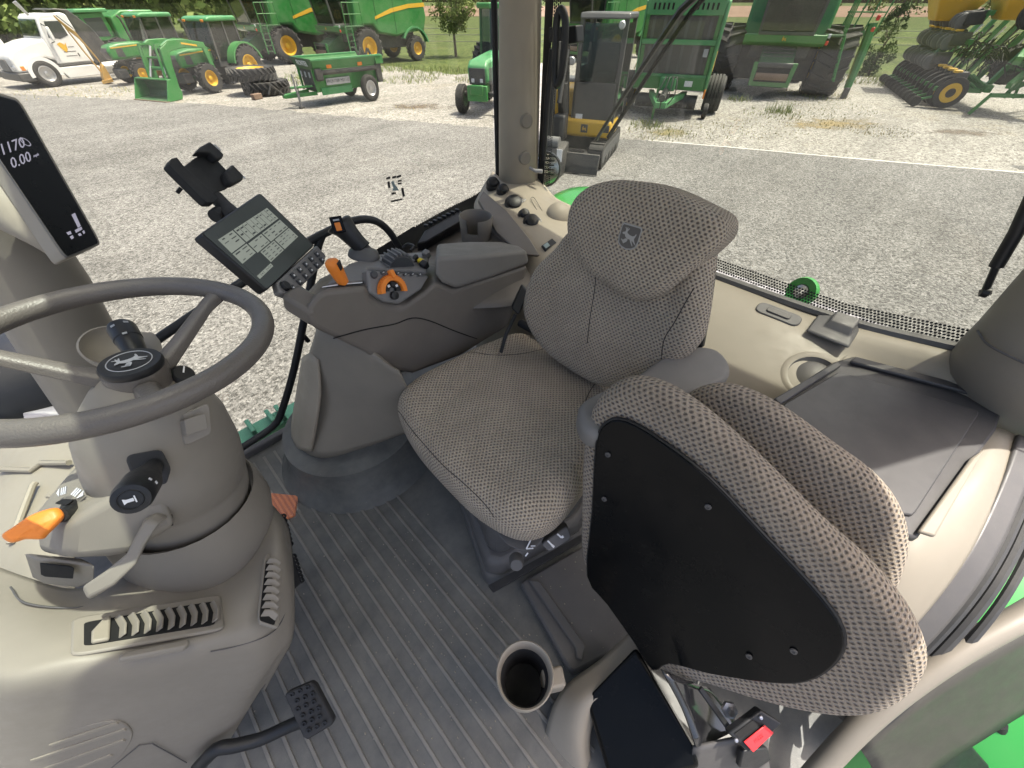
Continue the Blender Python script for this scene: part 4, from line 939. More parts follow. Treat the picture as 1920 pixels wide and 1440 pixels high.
# ---- pedals
pd = root('clutch_pedal', (-0.261, 0.388, 0.159), 'studded black clutch pedal on a bent arm above the mat', 'pedal')
pq = [(-0.272, 0.44, 0.21), (-0.224, 0.418, 0.214), (-0.221, 0.409, 0.205), (-0.23, 0.338, 0.153), (-0.238, 0.333, 0.151), (-0.288, 0.349, 0.148), (-0.291, 0.357, 0.156), (-0.277, 0.435, 0.21)]
bm = BM(); prism(bm, pq, (0.004, 0.008, -0.022)); pp = mesh_obj('pad', bm, 'black_matte', pd, bevel=0.004)
a0, a1_, a2_ = V(pq[0]), V(pq[1]), V(pq[6])
ex_ = (a1_-a0); ey_ = (a2_-a0); nn = ex_.cross(ey_).normalized()
if nn.z < 0: nn = -nn
for i in range(3):
    for j in range(6):
        p = a0+ex_*(0.2+0.32*i+(0.08 if j % 2 else 0))+ey_*(0.08+0.165*j)+ex_*0.03*j/5
        bm = BM(); lathe(bm, [(0.0022, 0.0005), (0.0028, 0.003), (0.0045, 0.003), (0.0055, 0.0)], p, nn, 10); mesh_obj('stud', bm, 'black_plastic', pp)
bm = BM(); tube(bm, smooth_path([V(p) for p in [(-0.282, 0.393, 0.127), (-0.319, 0.415, 0.11), (-0.373, 0.44, 0.103), (-0.414, 0.464, 0.119), (-0.443, 0.484, 0.127), (-0.498, 0.498, 0.084)]], 4), [0.014]*21, 10); mesh_obj('arm', bm, 'black_plastic', pd, smooth=60)
for (pts, lab) in (([(-0.107, 0.787, 0.338), (-0.097, 0.798, 0.296), (-0.125, 0.737, 0.234), (-0.137, 0.712, 0.278)], 'far black studded brake pedal pad at the dash edge by the orange packet'), ([(-0.137, 0.695, 0.295), (-0.129, 0.701, 0.248), (-0.15, 0.647, 0.195), (-0.167, 0.622, 0.236)], 'near black studded brake pedal pad at the dash edge')):
    t = root('brake_pedal', pts[0], lab, 'pedal', 'brake pedals')
    bm = BM(); prism(bm, pts, (-0.06, 0.01, -0.02)); bp_ = mesh_obj('pad', bm, 'black_matte', t, bevel=0.003)
    for k in range(7):
        c = V(pts[1]).lerp(V(pts[2]), (k+.5)/7)
        bm = BM(); lathe(bm, [(0.003, 0), (0.0045, .004), (0.007, .004), (0.008, 0)], c, (0.8, -.2, .55), 10); mesh_obj('stud', bm, 'black_plastic', bp_)

# ---- packet on the mat
pk = root('orange_packet', (-0.124, 1.078, 0), 'small orange packet in crumpled clear film lying on the mat', 'packet')
m, t, b = nmat('orange_card')
c = coords(t); wv = t.nodes.new('ShaderNodeTexWave'); wv.inputs['Scale'].default_value = 22; wv.inputs['Distortion'].default_value = 1.5; wv.bands_direction = 'X'
t.links.new(c, wv.inputs['Vector'])
t.links.new(ramp(t, wv.outputs['Fac'], [(0.2, (0.50, 0.11, 0.02)), (0.7, (0.72, 0.20, 0.045))]), b.inputs['Base Color'])
b.inputs['Roughness'].default_value = 0.45; b.inputs['Coat Weight'].default_value = 0.25
bump(t, noise(t, c, 60, 3, 0.6, 2.0), 1.0, 0.006, b)
bm = BM(); prism(bm, [(-0.143, 1.167, 0.012), (-0.056, 1.058, 0.012), (-0.097, 0.991, 0.012), (-0.118, 0.995, 0.012), (-0.169, 1.068, 0.012), (-0.167, 1.118, 0.012)], (0, 0, -0.011)); mesh_obj('card', bm, 'orange_card', pk, bevel=0.003)
m = nmat('clear_film')[0]; b = m.node_tree.nodes['Principled BSDF']; b.inputs['Alpha'].default_value = 0.05; b.inputs['Roughness'].default_value = 0.12; b.inputs['Base Color'].default_value = (.8, .8, .78, 1)
bump(m.node_tree, noise(m.node_tree, coords(m.node_tree), 45, 3, 0.6, 1.5), 1.0, 0.008, b)
bm = BM(); prism(bm, [(-0.144, 1.175, 0.014), (-0.052, 1.059, 0.014), (-0.074, 0.998, 0.014), (-0.101, 0.971, 0.014), (-0.174, 1.062, 0.014), (-0.17, 1.123, 0.014)], (0, 0, 0.0012)); mesh_obj('film', bm, 'clear_film', pk)

# ---- display on the right front pillar
dp = root('pillar_display', (-0.09, 1.087, 0.958), 'tall black instrument display with grey digits on the front pillar', 'display')
face = round_poly([(-0.093, 1.245, 1.205), (-0.03, 1.303, 1.163), (-0.059, 1.125, 0.952), (-0.111, 1.061, 0.962)], .06)
e1 = (V((-0.059, 1.125, 0.952))-V((-0.03, 1.303, 1.163))).normalized(); nn = V((0.75, -0.55, 0.36)).normalized()
bm = BM(); prism(bm, round_poly([(-0.092, 1.258, 1.211), (-0.026, 1.317, 1.165), (-0.057, 1.132, 0.947), (-0.116, 1.059, 0.958)], .07), -nn*0.028); mesh_obj('housing', bm, 'trim_grey', dp, bevel=0.005)
bm = BM(); prism(bm, round_poly([(-0.093, 1.248, 1.208), (-0.028, 1.308, 1.164), (-0.058, 1.127, 0.95), (-0.113, 1.058, 0.961)], .065), -nn*0.004); mesh_obj('bezel', bm, 'base_grey', dp, bevel=0.0015)
bm = BM(); prism(bm, face, -nn*0.003); gl2 = mesh_obj('display_glass', bm, 'black_gloss', dp, bevel=0.0008)
rd = V((-0.055, 1.236, 1.113))-V((-0.091, 1.187, 1.113)); ud = (V((-0.072, 1.221, 1.124))-V((-0.081, 1.193, 1.102))); ud = ud.normalized()*1.05
text_mesh('digits', '1170', 'lcd_segment', V((-0.077, 1.205, 1.112)), rd, ud, 0.030, gl2, raw=True)
text_mesh('digits', '0.00', 'lcd_segment', V((-0.079, 1.19, 1.093)), rd, ud, 0.029, gl2, raw=True)
text_mesh('unit_mark', 'mph', 'lcd_segment', V((-0.057, 1.219, 1.092)), rd, ud, 0.008, gl2, raw=True)
bm = BM(); lathe(bm, [(0.006, 0), (0.0068, .0004), (0.0076, 0)], V((-0.058, 1.231, 1.112)), nn, 16); mesh_obj('engine_symbol', bm, 'lcd_segment', gl2)
for qd in ([(-0.068, 1.147, 1.004), (-0.062, 1.154, 1.004), (-0.067, 1.135, 0.985), (-0.072, 1.128, 0.985)], [(-0.078, 1.119, 0.985), (-0.067, 1.134, 0.984), (-0.068, 1.131, 0.98), (-0.079, 1.115, 0.981)], [(-0.09, 1.106, 0.988), (-0.084, 1.113, 0.987), (-0.085, 1.109, 0.983), (-0.09, 1.103, 0.984)], [(-0.09, 1.102, 0.981), (-0.085, 1.108, 0.981), (-0.086, 1.104, 0.977), (-0.09, 1.098, 0.977)], [(-0.078, 1.116, 0.978), (-0.074, 1.12, 0.978), (-0.074, 1.118, 0.974), (-0.078, 1.113, 0.975)], [(-0.07, 1.126, 0.978), (-0.067, 1.131, 0.978), (-0.068, 1.127, 0.974), (-0.071, 1.122, 0.974)]):
    bm = BM(); prism(bm, qd, nn*0.0004); mesh_obj('gauge_segment', bm, 'lcd_segment', gl2, smooth=0)
bm = BM(); patch(bm, [[(-0.105, 1.21, 1.094), (-0.124, 1.127, 1.008), (-0.121, 1.094, 0.949)], [(-0.155, 1.189, 1.083), (-0.155, 1.137, 1.004), (-0.14, 1.13, 0.961)], [(-0.188, 1.227, 1.073), (-0.181, 1.193, 1.005), (-0.146, 1.216, 0.967)]], 4); mesh_obj('mount_cover', bm, 'trim_light', dp, smooth=60, solid=0.004)

# part lines of the dash and column mouldings
for pts, par, r_ in (([(-0.285, 0.499, 0.453), (-0.257, 0.487, 0.433), (-0.214, 0.477, 0.404), (-0.187, 0.492, 0.385), (-0.157, 0.527, 0.385)], dash, .0012), ([(-0.118, 0.637, 0.79), (-0.166, 0.612, 0.767), (-0.193, 0.587, 0.687)], None, 0), ([(-0.481, 0.811, 0.544), (-0.459, 0.749, 0.554), (-0.424, 0.711, 0.53), (-0.397, 0.698, 0.509), (-0.373, 0.702, 0.493)], dash, .0016)):
    if par is None: continue
    bm = BM(); tube(bm, smooth_path([V(p) for p in pts], 5), r_, 5); mesh_obj('part_line', bm, 'tray_grey', par)

# ================================================================ operator seat
seat = root('operator_seat', (0.5, 0.5, 0.0), 'large patterned cloth driver seat with headrest flap in the middle of the cab', 'seat')
# suspension base in steps
def tier(name, pts, z0, z1, inset, mat, parent, bev=0.02):
    c = sum((V((p[0], p[1], 0)) for p in pts), V())/len(pts)
    bm = BM(); lo = [V((p[0], p[1], z0)) for p in pts]; hi = [V((c.x+(p[0]-c.x)*(1-inset), c.y+(p[1]-c.y)*(1-inset), z1)) for p in pts]
    loft(bm, [lo, hi]); return mesh_obj(name, bm, mat, parent, bevel=bev, seg=3)
base = [(0.475, 0.93), (0.225, 0.345), (0.255, 0.30), (0.545, 0.215), (0.90, 0.25), (0.95, 0.80), (0.85, 0.98)]
tier('base_plinth', [(x, y) for x, y in base], 0.0, 0.055, 0.03, 'base_grey', seat, 0.018)
tier('base_step', [(0.485+(x-.485)*.95, 0.56+(y-.56)*.95) for x, y in base], 0.05, 0.115, 0.05, 'base_grey', seat, 0.018)
tier('suspension_cover', [(0.52+(x-.52)*.82, 0.56+(y-.56)*.84) for x, y in base], 0.11, 0.36, 0.06, 'base_grey', seat, 0.03)
def cush_shape(x, y):
    # x = across (e1), y = fore-aft (e2): raised side bolsters and a dished middle
    s = 0.018*max(0, min(1, (abs(x)-0.13)/0.09))**1.5
    s -= 0.004*math.exp(-((abs(x)-0.135)/0.014)**2)*(1 if y > -0.02 else 0.5)
    s -= 0.018*max(0, (-y-0.10)/0.15)
    return s
cu = [(0.245, 0.50), (0.250, 0.36), (0.285, 0.255), (0.36, 0.215), (0.50, 0.225), (0.66, 0.245), (0.79, 0.27), (0.83, 0.40), (0.83, 0.60), (0.79, 0.74), (0.66, 0.775), (0.50, 0.795), (0.37, 0.80), (0.29, 0.765), (0.255, 0.65)]
bm = BM()
e1c, e2c, _ = basis((0, 0, 1))
def cs(x, y):
    # basis((0,0,1)) -> e1 along +-Y, e2 along X: resolve explicitly
    d = e1c*x+e2c*y
    return cush_shape(d.y, -d.x)
pillow(bm, [(x, y, 0.43+max(0, .34-x)*-0.05) for x, y in cu], (0, 0, 1), 0.075, -0.085, 0.062, 0.012, cs, m=5, rings=26)
from mathutils.bvhtree import BVHTree
tree_c = BVHTree.FromBMesh(bm)
sc_ = mesh_obj('seat_cushion', bm, 'cloth', seat, smooth=80)
def seam(tree, pts, d, parent, r=0.0015, name='seam'):
    out = []
    for p in smooth_path(pts, 6):
        h = tree.ray_cast(V(p)-V(d)*0.5, V(d), 1.2)
        if h[0] is not None: out.append(h[0]+V(d)*0.0006)
    if len(out) > 2:
        b_ = BM(); tube(b_, out, r, 6); mesh_obj(name, b_, 'seam_thread', parent, smooth=60)
for sg in (-1, 1):
    seam(tree_c, [(0.80, 0.51+sg*0.10, 0.5), (0.70, 0.51+sg*0.125, 0.5), (0.62, 0.51+sg*0.165, 0.5), (0.57, 0.51+sg*0.215, 0.5), (0.55, 0.51+sg*0.262, 0.5)], (0, 0, -1), sc_)
seam(tree_c, [(0.255, 0.24, 0.5), (0.262, 0.36, 0.5), (0.258, 0.51, 0.5), (0.268, 0.66, 0.5), (0.285, 0.76, 0.5)], (0, 0, -1), sc_)
bm = BM(); tube(bm, [V((0.80, 0.76, 0.50)), V((0.815, 0.5, 0.497)), V((0.80, 0.25, 0.50))], 0.014, 10); mesh_obj('joint_gap', bm, 'black_matte', seat)
# backrest: main pad and headrest flap in the leaning plane
bo = [(0.734, 0.591, 0.519), (0.73, 0.457, 0.502), (0.734, 0.347, 0.518), (0.753, 0.267, 0.595), (0.77, 0.211, 0.662), (0.79, 0.184, 0.742), (0.806, 0.196, 0.808), (0.824, 0.223, 0.882), (0.837, 0.244, 0.93), (0.845, 0.304, 0.965), (0.844, 0.458, 0.958), (0.824, 0.592, 0.881), (0.807, 0.636, 0.813), (0.79, 0.684, 0.745), (0.771, 0.701, 0.666), (0.753, 0.686, 0.594)]
nb = V((-1, 0, 0.25)).normalized()
cb_ = sum((V(p) for p in bo), V())/len(bo)
e1b, e2b, _ = basis(nb)
def back_shape(x, y):
    d = e1b*x+e2b*y; s = 0
    yy = d.y
    s += 0.014*max(0, min(1, (abs(yy)-0.13)/0.10))
    s -= 0.004*math.exp(-((abs(yy)-0.15)/0.012)**2)
    return s
bm = BM(); pillow(bm, bo, nb, 0.032, -0.055, 0.05, 0.01, back_shape, m=4, rings=26)
tree_b = BVHTree.FromBMesh(bm)
bk0 = mesh_obj('backrest', bm, 'cloth', seat, smooth=80)
for pts in ([(0.596, 0.434, 0.67), (0.616, 0.449, 0.747), (0.631, 0.459, 0.809), (0.645, 0.475, 0.866), (0.656, 0.481, 0.91)], [(0.608, 0.233, 0.718), (0.622, 0.248, 0.772), (0.633, 0.243, 0.818), (0.645, 0.24, 0.865), (0.654, 0.238, 0.899)]):
    seam(tree_b, pts, -nb, bk0)
ho = [(0.811, 0.552, 0.986), (0.818, 0.497, 1.014), (0.821, 0.434, 1.026), (0.822, 0.36, 1.028), (0.819, 0.275, 1.016), (0.817, 0.238, 1.008), (0.813, 0.222, 0.991), (0.806, 0.221, 0.963), (0.79, 0.253, 0.9), (0.774, 0.288, 0.836), (0.767, 0.321, 0.809), (0.765, 0.359, 0.799), (0.768, 0.458, 0.813), (0.776, 0.531, 0.845), (0.788, 0.572, 0.891), (0.801, 0.579, 0.944)]
hc_ = sum((V(p) for p in ho), V())/len(ho)
bm = BM(); pillow(bm, ho, nb, 0.046, -0.085, 0.036, 0.008, None, m=4, rings=14)
hd = mesh_obj('headrest_flap', bm, 'cloth', seat, smooth=80)
# woven badge on the flap
bc = V((0.744, 0.39, 0.942)); bx = (V((0.747, 0.366, 0.943))-V((0.747, 0.415, 0.941))).normalized(); by = nb.cross(bx)
sh = [(-.5, .42), (-.44, .5), (.44, .5), (.5, .42), (.5, -.1), (.44, -.36), (.26, -.48), (0, -.54), (-.26, -.48), (-.44, -.36), (-.5, -.1)]
hs = 0.045
bm = BM(); plate(bm, bc-nb*0.001, bx, by, [(x*hs*1.08, y*hs*1.08) for x, y in sh], 0.0015); bdg = mesh_obj('badge', bm, 'patch_white', hd, smooth=0)
bm = BM(); plate(bm, bc, bx, by, [(x*hs*0.97, y*hs*0.97) for x, y in sh], 0.0012); mesh_obj('badge_field', bm, 'patch_grey', hd, smooth=0)
deer('badge_deer', 'patch_white', bc+nb*0.0012, bx, by, hs*0.95, hd)
bm = BM(); patch(bm, [[(0.912, 0.328, 0.902), (0.914, 0.285, 0.908), (0.914, 0.261, 0.91)], [(0.881, 0.277, 0.779), (0.884, 0.236, 0.789), (0.887, 0.221, 0.801)], [(0.852, 0.244, 0.662), (0.854, 0.203, 0.668), (0.859, 0.188, 0.691)]], 4); mesh_obj('back_shell', bm, 'black_plastic', seat, smooth=60, solid=0.02)
# left armrest
arm = [(0.484, 0.283, 0.685), (0.555, 0.272, 0.685), (0.649, 0.25, 0.685), (0.719, 0.242, 0.685), (0.788, 0.229, 0.685), (0.85, 0.193, 0.685), (0.869, 0.153, 0.685), (0.839, 0.112, 0.685), (0.792, 0.097, 0.685), (0.718, 0.116, 0.685), (0.625, 0.149, 0.685), (0.525, 0.171, 0.685), (0.454, 0.2, 0.685), (0.441, 0.24, 0.685)]
bm = BM(); pillow(bm, arm, (0, 0, 1), 0.014, -0.045, 0.020, 0.002, None, m=3, rings=5)
mesh_obj('armrest', bm, 'console_pad', seat, smooth=80)
# controls under the cushion
bm = BM(); prism(bm, [(0.3, 0.704, 0.412), (0.312, 0.658, 0.43), (0.297, 0.56, 0.407), (0.286, 0.554, 0.388), (0.282, 0.593, 0.377)], (0.03, 0.01, -0.03)); hb1 = mesh_obj('front_handle', bm, 'base_grey', seat, bevel=0.008)
for pts in ([(0.293, 0.66, 0.419), (0.302, 0.653, 0.422), (0.296, 0.644, 0.416), (0.288, 0.65, 0.413)], [(0.29, 0.585, 0.413), (0.299, 0.579, 0.416), (0.295, 0.57, 0.411), (0.286, 0.576, 0.408)]):
    p = [V(a)+V((-0.01, -0.004, 0.012)) for a in pts]; bm = BM(); bar(bm, p[0], p[2], 0.002, 0.002); bar(bm, p[1], p[2], 0.002, 0.002); mesh_obj('printed_symbol', bm, 'print_white', hb1, smooth=0)
bm = BM(); prism(bm, smooth_path([V(p) for p in [(0.27, 0.317, 0.364), (0.265, 0.284, 0.352), (0.282, 0.245, 0.351), (0.309, 0.226, 0.356), (0.344, 0.229, 0.368), (0.354, 0.259, 0.362), (0.31, 0.31, 0.352)]], 3, True), (0.02, 0.02, -0.02)); hb2 = mesh_obj('recline_plate', bm, 'base_grey', seat, bevel=0.004)
pts = [V(p)+V((-0.003, -0.004, 0.006)) for p in [(0.31, 0.262, 0.363), (0.319, 0.252, 0.365), (0.307, 0.248, 0.36), (0.293, 0.245, 0.354), (0.305, 0.233, 0.357), (0.304, 0.241, 0.358), (0.312, 0.233, 0.359)]]
bm = BM(); bar(bm, pts[1], pts[2], .003, .002); bar(bm, pts[2], pts[3], .003, .002); bar(bm, pts[0], pts[1], .0025, .002); bar(bm, pts[3], pts[4], .0025, .002); bar(bm, pts[5], pts[6], .002, .002); mesh_obj('printed_symbol', bm, 'print_white', hb2, smooth=0)
bm = BM(); prism(bm, round_poly([(0.322, 0.223, 0.363), (0.397, 0.203, 0.381), (0.386, 0.178, 0.363), (0.325, 0.197, 0.354)], .2), (0.02, 0.02, -0.03)); hb3 = mesh_obj('switch_box', bm, 'base_grey', seat, bevel=0.006)
for pts in ([(0.338, 0.217, 0.372), (0.339, 0.204, 0.367), (0.34, 0.197, 0.365)], [(0.365, 0.21, 0.377), (0.367, 0.198, 0.373), (0.372, 0.196, 0.375)]):
    p = [V(a)+V((-0.004, -0.004, 0.008)) for a in pts]; bm = BM(); bar(bm, p[0], p[1], .0035, .002); bar(bm, p[1], p[2], .005, .002); mesh_obj('printed_symbol', bm, 'print_white', hb3, smooth=0)
bm = BM(); lathe(bm, [(0, .02), (.014, .02), (.017, .014), (.018, -.01), (0, -.01)], (0.262, 0.247, 0.324), (-.5, -.5, .6), 18); mesh_obj('weight_knob', bm, 'base_grey', seat)
bm = BM(); bar(bm, (0.278, 0.232, 0.353), (0.286, 0.232, 0.358), .003, .002); mesh_obj('knob_mark', bm, 'print_white', seat)
bm = BM(); prism(bm, [(0.218, 0.318, 0.075), (0.479, 0.234, 0.075), (0.535, 0.218, 0.075), (0.521, 0.202, 0.075), (0.217, 0.294, 0.075)], (0, 0, 0.01)); mesh_obj('slide_rail', bm, 'black_matte', seat, bevel=0.002)

# ---- raised step beside the seat base
stp = root('floor_step_panel', (0.4, 0.1, 0), 'dark grey raised floor panel with a long ridge beside the seat base', 'floor panel')
bm = BM(); prism(bm, [(0.302, 0.268, 0.035), (0.529, 0.202, 0.035), (0.488, -0.066, 0.035), (0.437, -0.071, 0.035), (0.244, 0.008, 0.035), (0.238, 0.024, 0.035)], (0, 0, -0.034)); mesh_obj('panel', bm, 'base_grey', stp, bevel=0.008)
bm = BM(); prism(bm, [(0.324, 0.254, 0.037), (0.347, 0.227, 0.037), (0.312, 0.024, 0.037), (0.278, 0.01, 0.037), (0.27, 0.025, 0.037), (0.287, 0.042, 0.037)], (0, 0, 0.008)); mesh_obj('ridge', bm, 'base_grey', stp, bevel=0.004)

# ================================================================ passenger seat, folded
ps = root('passenger_seat', (0.5, -0.05, 0.1), 'folded passenger seat with black underside plate in the foreground', 'seat')
npn = V((-1, -0.12, 0.31)).normalized()
po = [(0.38, 0.134, 0.329), (0.42, 0.194, 0.483), (0.463, 0.244, 0.639), (0.49, 0.25, 0.729), (0.511, 0.224, 0.786), (0.523, 0.186, 0.81), (0.531, 0.131, 0.814), (0.535, 0.051, 0.797), (0.536, -0.051, 0.761), (0.535, -0.16, 0.717), (0.536, -0.238, 0.69), (0.533, -0.303, 0.655), (0.525, -0.354, 0.61), (0.514, -0.379, 0.563), (0.496, -0.391, 0.5), (0.476, -0.385, 0.439), (0.452, -0.351, 0.375), (0.424, -0.287, 0.308), (0.397, -0.211, 0.249), (0.37, -0.133, 0.196), (0.373, -0.042, 0.238), (0.372, 0.058, 0.276)]
bm = BM(); pillow(bm, po, npn, 0.020, -0.050, 0.034, 0.0, None, m=3, rings=10)
fcu = mesh_obj('folded_cushion', bm, 'cloth_rough', ps, smooth=80)
plo = smooth_path([V(p) for p in [(0.357, 0.101, 0.335), (0.405, 0.154, 0.509), (0.449, 0.206, 0.67), (0.465, 0.203, 0.723), (0.476, 0.173, 0.745), (0.483, 0.104, 0.742), (0.488, 0.01, 0.722), (0.487, -0.099, 0.677), (0.486, -0.191, 0.638), (0.483, -0.246, 0.607), (0.476, -0.275, 0.572), (0.462, -0.289, 0.521), (0.442, -0.286, 0.458), (0.421, -0.256, 0.401), (0.388, -0.188, 0.322), (0.364, -0.128, 0.267), (0.345, -0.115, 0.213), (0.349, -0.053, 0.251), (0.354, 0.035, 0.299)]], 3, True)
bm = BM(); prism(bm, plo, npn*0.007); plt = mesh_obj('underside_plate', bm, 'black_gloss', ps, bevel=0.0025, seg=3)
bm = BM(); tube(bm, plo, 0.0045, 6, closed=True); mesh_obj('plate_edge', bm, 'black_plastic', plt, smooth=60)
for p in ((0.442, 0.175, 0.667), (0.415, 0.144, 0.567), (0.468, -0.014, 0.677), (0.416, -0.208, 0.436), (0.443, -0.242, 0.508)):
    bm = BM(); lathe(bm, [(0, .0010), (.0022, .0010), (.0026, .0025), (.0052, .0022), (.0058, 0)], p, npn, 14); mesh_obj('screw', bm, 'tray_grey', plt)
po2 = [(0.599, 0.141, 0.646), (0.621, 0.133, 0.717), (0.641, 0.098, 0.766), (0.652, 0.048, 0.784), (0.66, -0.027, 0.778), (0.663, -0.114, 0.756), (0.666, -0.187, 0.736), (0.663, -0.242, 0.705), (0.654, -0.282, 0.662), (0.641, -0.31, 0.609), (0.616, -0.337, 0.517), (0.583, -0.31, 0.422), (0.573, -0.132, 0.459), (0.581, 0.051, 0.555)]
bm = BM(); pillow(bm, po2, npn, 0.010, -0.06, 0.034, 0.006, None, m=3, rings=10); mesh_obj('backrest', bm, 'cloth_rough', ps, smooth=80)
# support: pale moulded shell, black box, steel hinge, buckle
bm = BM()
patch(bm, [[(0.415, -0.047, 0.174), (0.297, -0.024, 0.136), (0.192, 0.006, 0.096), (0.126, -0.006, 0.027), (0.071, -0.044, -0.067), (0.027, -0.11, -0.173)], [(0.411, -0.101, 0.204), (0.287, -0.075, 0.177), (0.2, -0.045, 0.151), (0.15, -0.062, 0.089), (0.113, -0.113, -0.001), (0.084, -0.175, -0.094)], [(0.419, -0.125, 0.178), (0.302, -0.104, 0.139), (0.22, -0.075, 0.116), (0.169, -0.093, 0.053), (0.138, -0.138, -0.029), (0.114, -0.207, -0.124)]], 5)
mesh_obj('support_shell', bm, 'trim_beige', ps, smooth=60, solid=0.008)
bm = BM(); patch(bm, [[(0.192, 0, 0.085), (0.13, -0.01, 0.021), (0.076, -0.048, -0.074), (0.031, -0.115, -0.181)], [(0.131, 0.011, -0.042), (0.083, 0.002, -0.096), (0.028, -0.013, -0.175), (-0.018, -0.07, -0.262)], [(0.111, 0.025, -0.145), (0.051, 0.018, -0.207), (-0.011, 0.011, -0.27), (-0.058, -0.036, -0.35)]], 4); mesh_obj('support_foot', bm, 'base_grey', ps, smooth=60, solid=0.006)
bm = BM(); loft(bm, [[(0.348, -0.063, 0.229), (0.218, -0.043, 0.172), (0.192, -0.057, 0.144), (0.136, -0.185, 0.035), (0.277, -0.277, 0.169), (0.289, -0.245, 0.2)], [(0.395, -0.086, 0.076), (0.247, -0.067, 0.013), (0.219, -0.08, -0.016), (0.156, -0.21, -0.124), (0.321, -0.321, -0.001), (0.337, -0.286, 0.035)]]); mesh_obj('storage_box', bm, 'black_gloss', ps, bevel=0.010, seg=3)
bm = BM(); patch(bm, [[(0.323, -0.117, 0.314), (0.313, -0.19, 0.255), (0.291, -0.247, 0.207)], [(0.374, -0.187, 0.244), (0.364, -0.247, 0.195), (0.341, -0.279, 0.185)], [(0.402, -0.223, 0.21), (0.406, -0.287, 0.168), (0.399, -0.311, 0.161)]], 4); mesh_obj('hinge_bracket', bm, 'chrome_black', ps, smooth=60, solid=0.005)
bm = BM(); bar(bm, (0.369, -0.198, 0.261), (0.361, -0.286, 0.222), 0.012, 0.006); bar(bm, (0.361, -0.286, 0.222), (0.395, -0.297, 0.238), 0.012, 0.006); mesh_obj('strap_bar', bm, 'black_plastic', ps, bevel=0.002)
bm = BM(); lathe(bm, [(0, .012), (.007, .012), (.009, .004), (.016, .003), (.016, -.004), (0, -.004)], (0.388, -0.265, 0.234), (-.4, -.3, .8), 6); mesh_obj('hinge_bolt', bm, 'bolt_steel', ps)
bm = BM(); patch(bm, [[(0.289, -0.245, 0.2), (0.348, -0.288, 0.225), (0.415, -0.339, 0.222)], [(0.269, -0.269, 0.126), (0.328, -0.316, 0.148), (0.398, -0.375, 0.156)], [(0.24, -0.313, 0.004), (0.306, -0.378, 0.018), (0.384, -0.444, 0.042)]], 4); mesh_obj('side_cover', bm, 'tray_grey', ps, smooth=60, solid=0.006)
bk_ = root('seat_belt_buckle', (0.38, -0.306, 0.277), 'black seat belt buckle with red press button beside the folded seat', 'buckle')
bq = [(0.339, -0.27, 0.267), (0.413, -0.295, 0.288), (0.426, -0.338, 0.28), (0.343, -0.314, 0.257)]
e1, e2, n = frame_axes(bq)
if n.z < 0: n = -n
bm = BM(); prism(bm, bq, -n*0.022); bdy = mesh_obj('buckle_body', bm, 'black_plastic', bk_, bevel=0.004, seg=3)
bm = BM(); prism(bm, [V(p)+n*0.001 for p in [(0.348, -0.295, 0.268), (0.398, -0.311, 0.281), (0.401, -0.33, 0.275), (0.349, -0.317, 0.259)]], n*0.003); mesh_obj('press_button', bm, 'red_plastic', bdy, bevel=0.0012)
bm = BM(); prism(bm, [V(p)+n*0.0005 for p in [(0.346, -0.278, 0.269), (0.39, -0.293, 0.28), (0.394, -0.305, 0.279), (0.349, -0.29, 0.267)]], n*0.0008); mesh_obj('tongue_slot', bm, 'recess_black', bdy)
for p in ((0.341, -0.286, 0.265), (0.403, -0.302, 0.283)):
    bm = BM(); lathe(bm, [(0, .0022), (.003, .0018), (.0042, 0)], V(p)+n*0.0006, n, 12); mesh_obj('rivet', bm, 'bolt_steel', bdy)
rd = V((0.387, -0.315, 0.276))-V((0.362, -0.307, 0.269))
text_mesh('embossed_word', 'PRESS', 'red_plastic', V((0.373, -0.313, 0.271))+n*0.0042, rd, n.cross(rd), 0.0085, bdy)
bm = BM(); prism(bm, [(0.344, -0.31, 0.235), (0.393, -0.352, 0.212), (0.392, -0.375, 0.18), (0.359, -0.364, 0.165), (0.33, -0.33, 0.183)], -n*0.02); mesh_obj('buckle_stalk', bm, 'black_plastic', bk_, bevel=0.004)

# ---- cup holder on the floor
ch = root('cup_holder', (0.114, 0.068, 0.1), 'beige round cup holder fixed low beside the floor mat', 'cup holder')
cc = V((0.12, 0.081, 0.28))
bm = BM(); lathe(bm, [(0, -0.175), (0.046, -0.175), (0.056, -0.10), (0.061, -0.02), (0.062, 0.0), (0.0595, 0.003), (0.056, 0.0), (0.053, -0.045), (0.0515, -0.05)], cc, (0, 0, 1), 40); mesh_obj('cup_wall', bm, 'trim_beige', ch, smooth=60)
bm = BM(); lathe(bm, [(0.0525, -0.046), (0.0535, -0.043), (0.049, -0.05), (0.046, -0.10), (0.043, -0.15), (0, -0.152)], cc, (0, 0, 1), 40); mesh_obj('rubber_liner', bm, 'black_matte', ch, smooth=60)
bm = BM(); box(bm, cc+V((0.050, -0.045, -0.11)), (0.05, 0.04, 0.08), (0, 0, -35)); mesh_obj('clip', bm, 'trim_beige', ch, bevel=0.006)

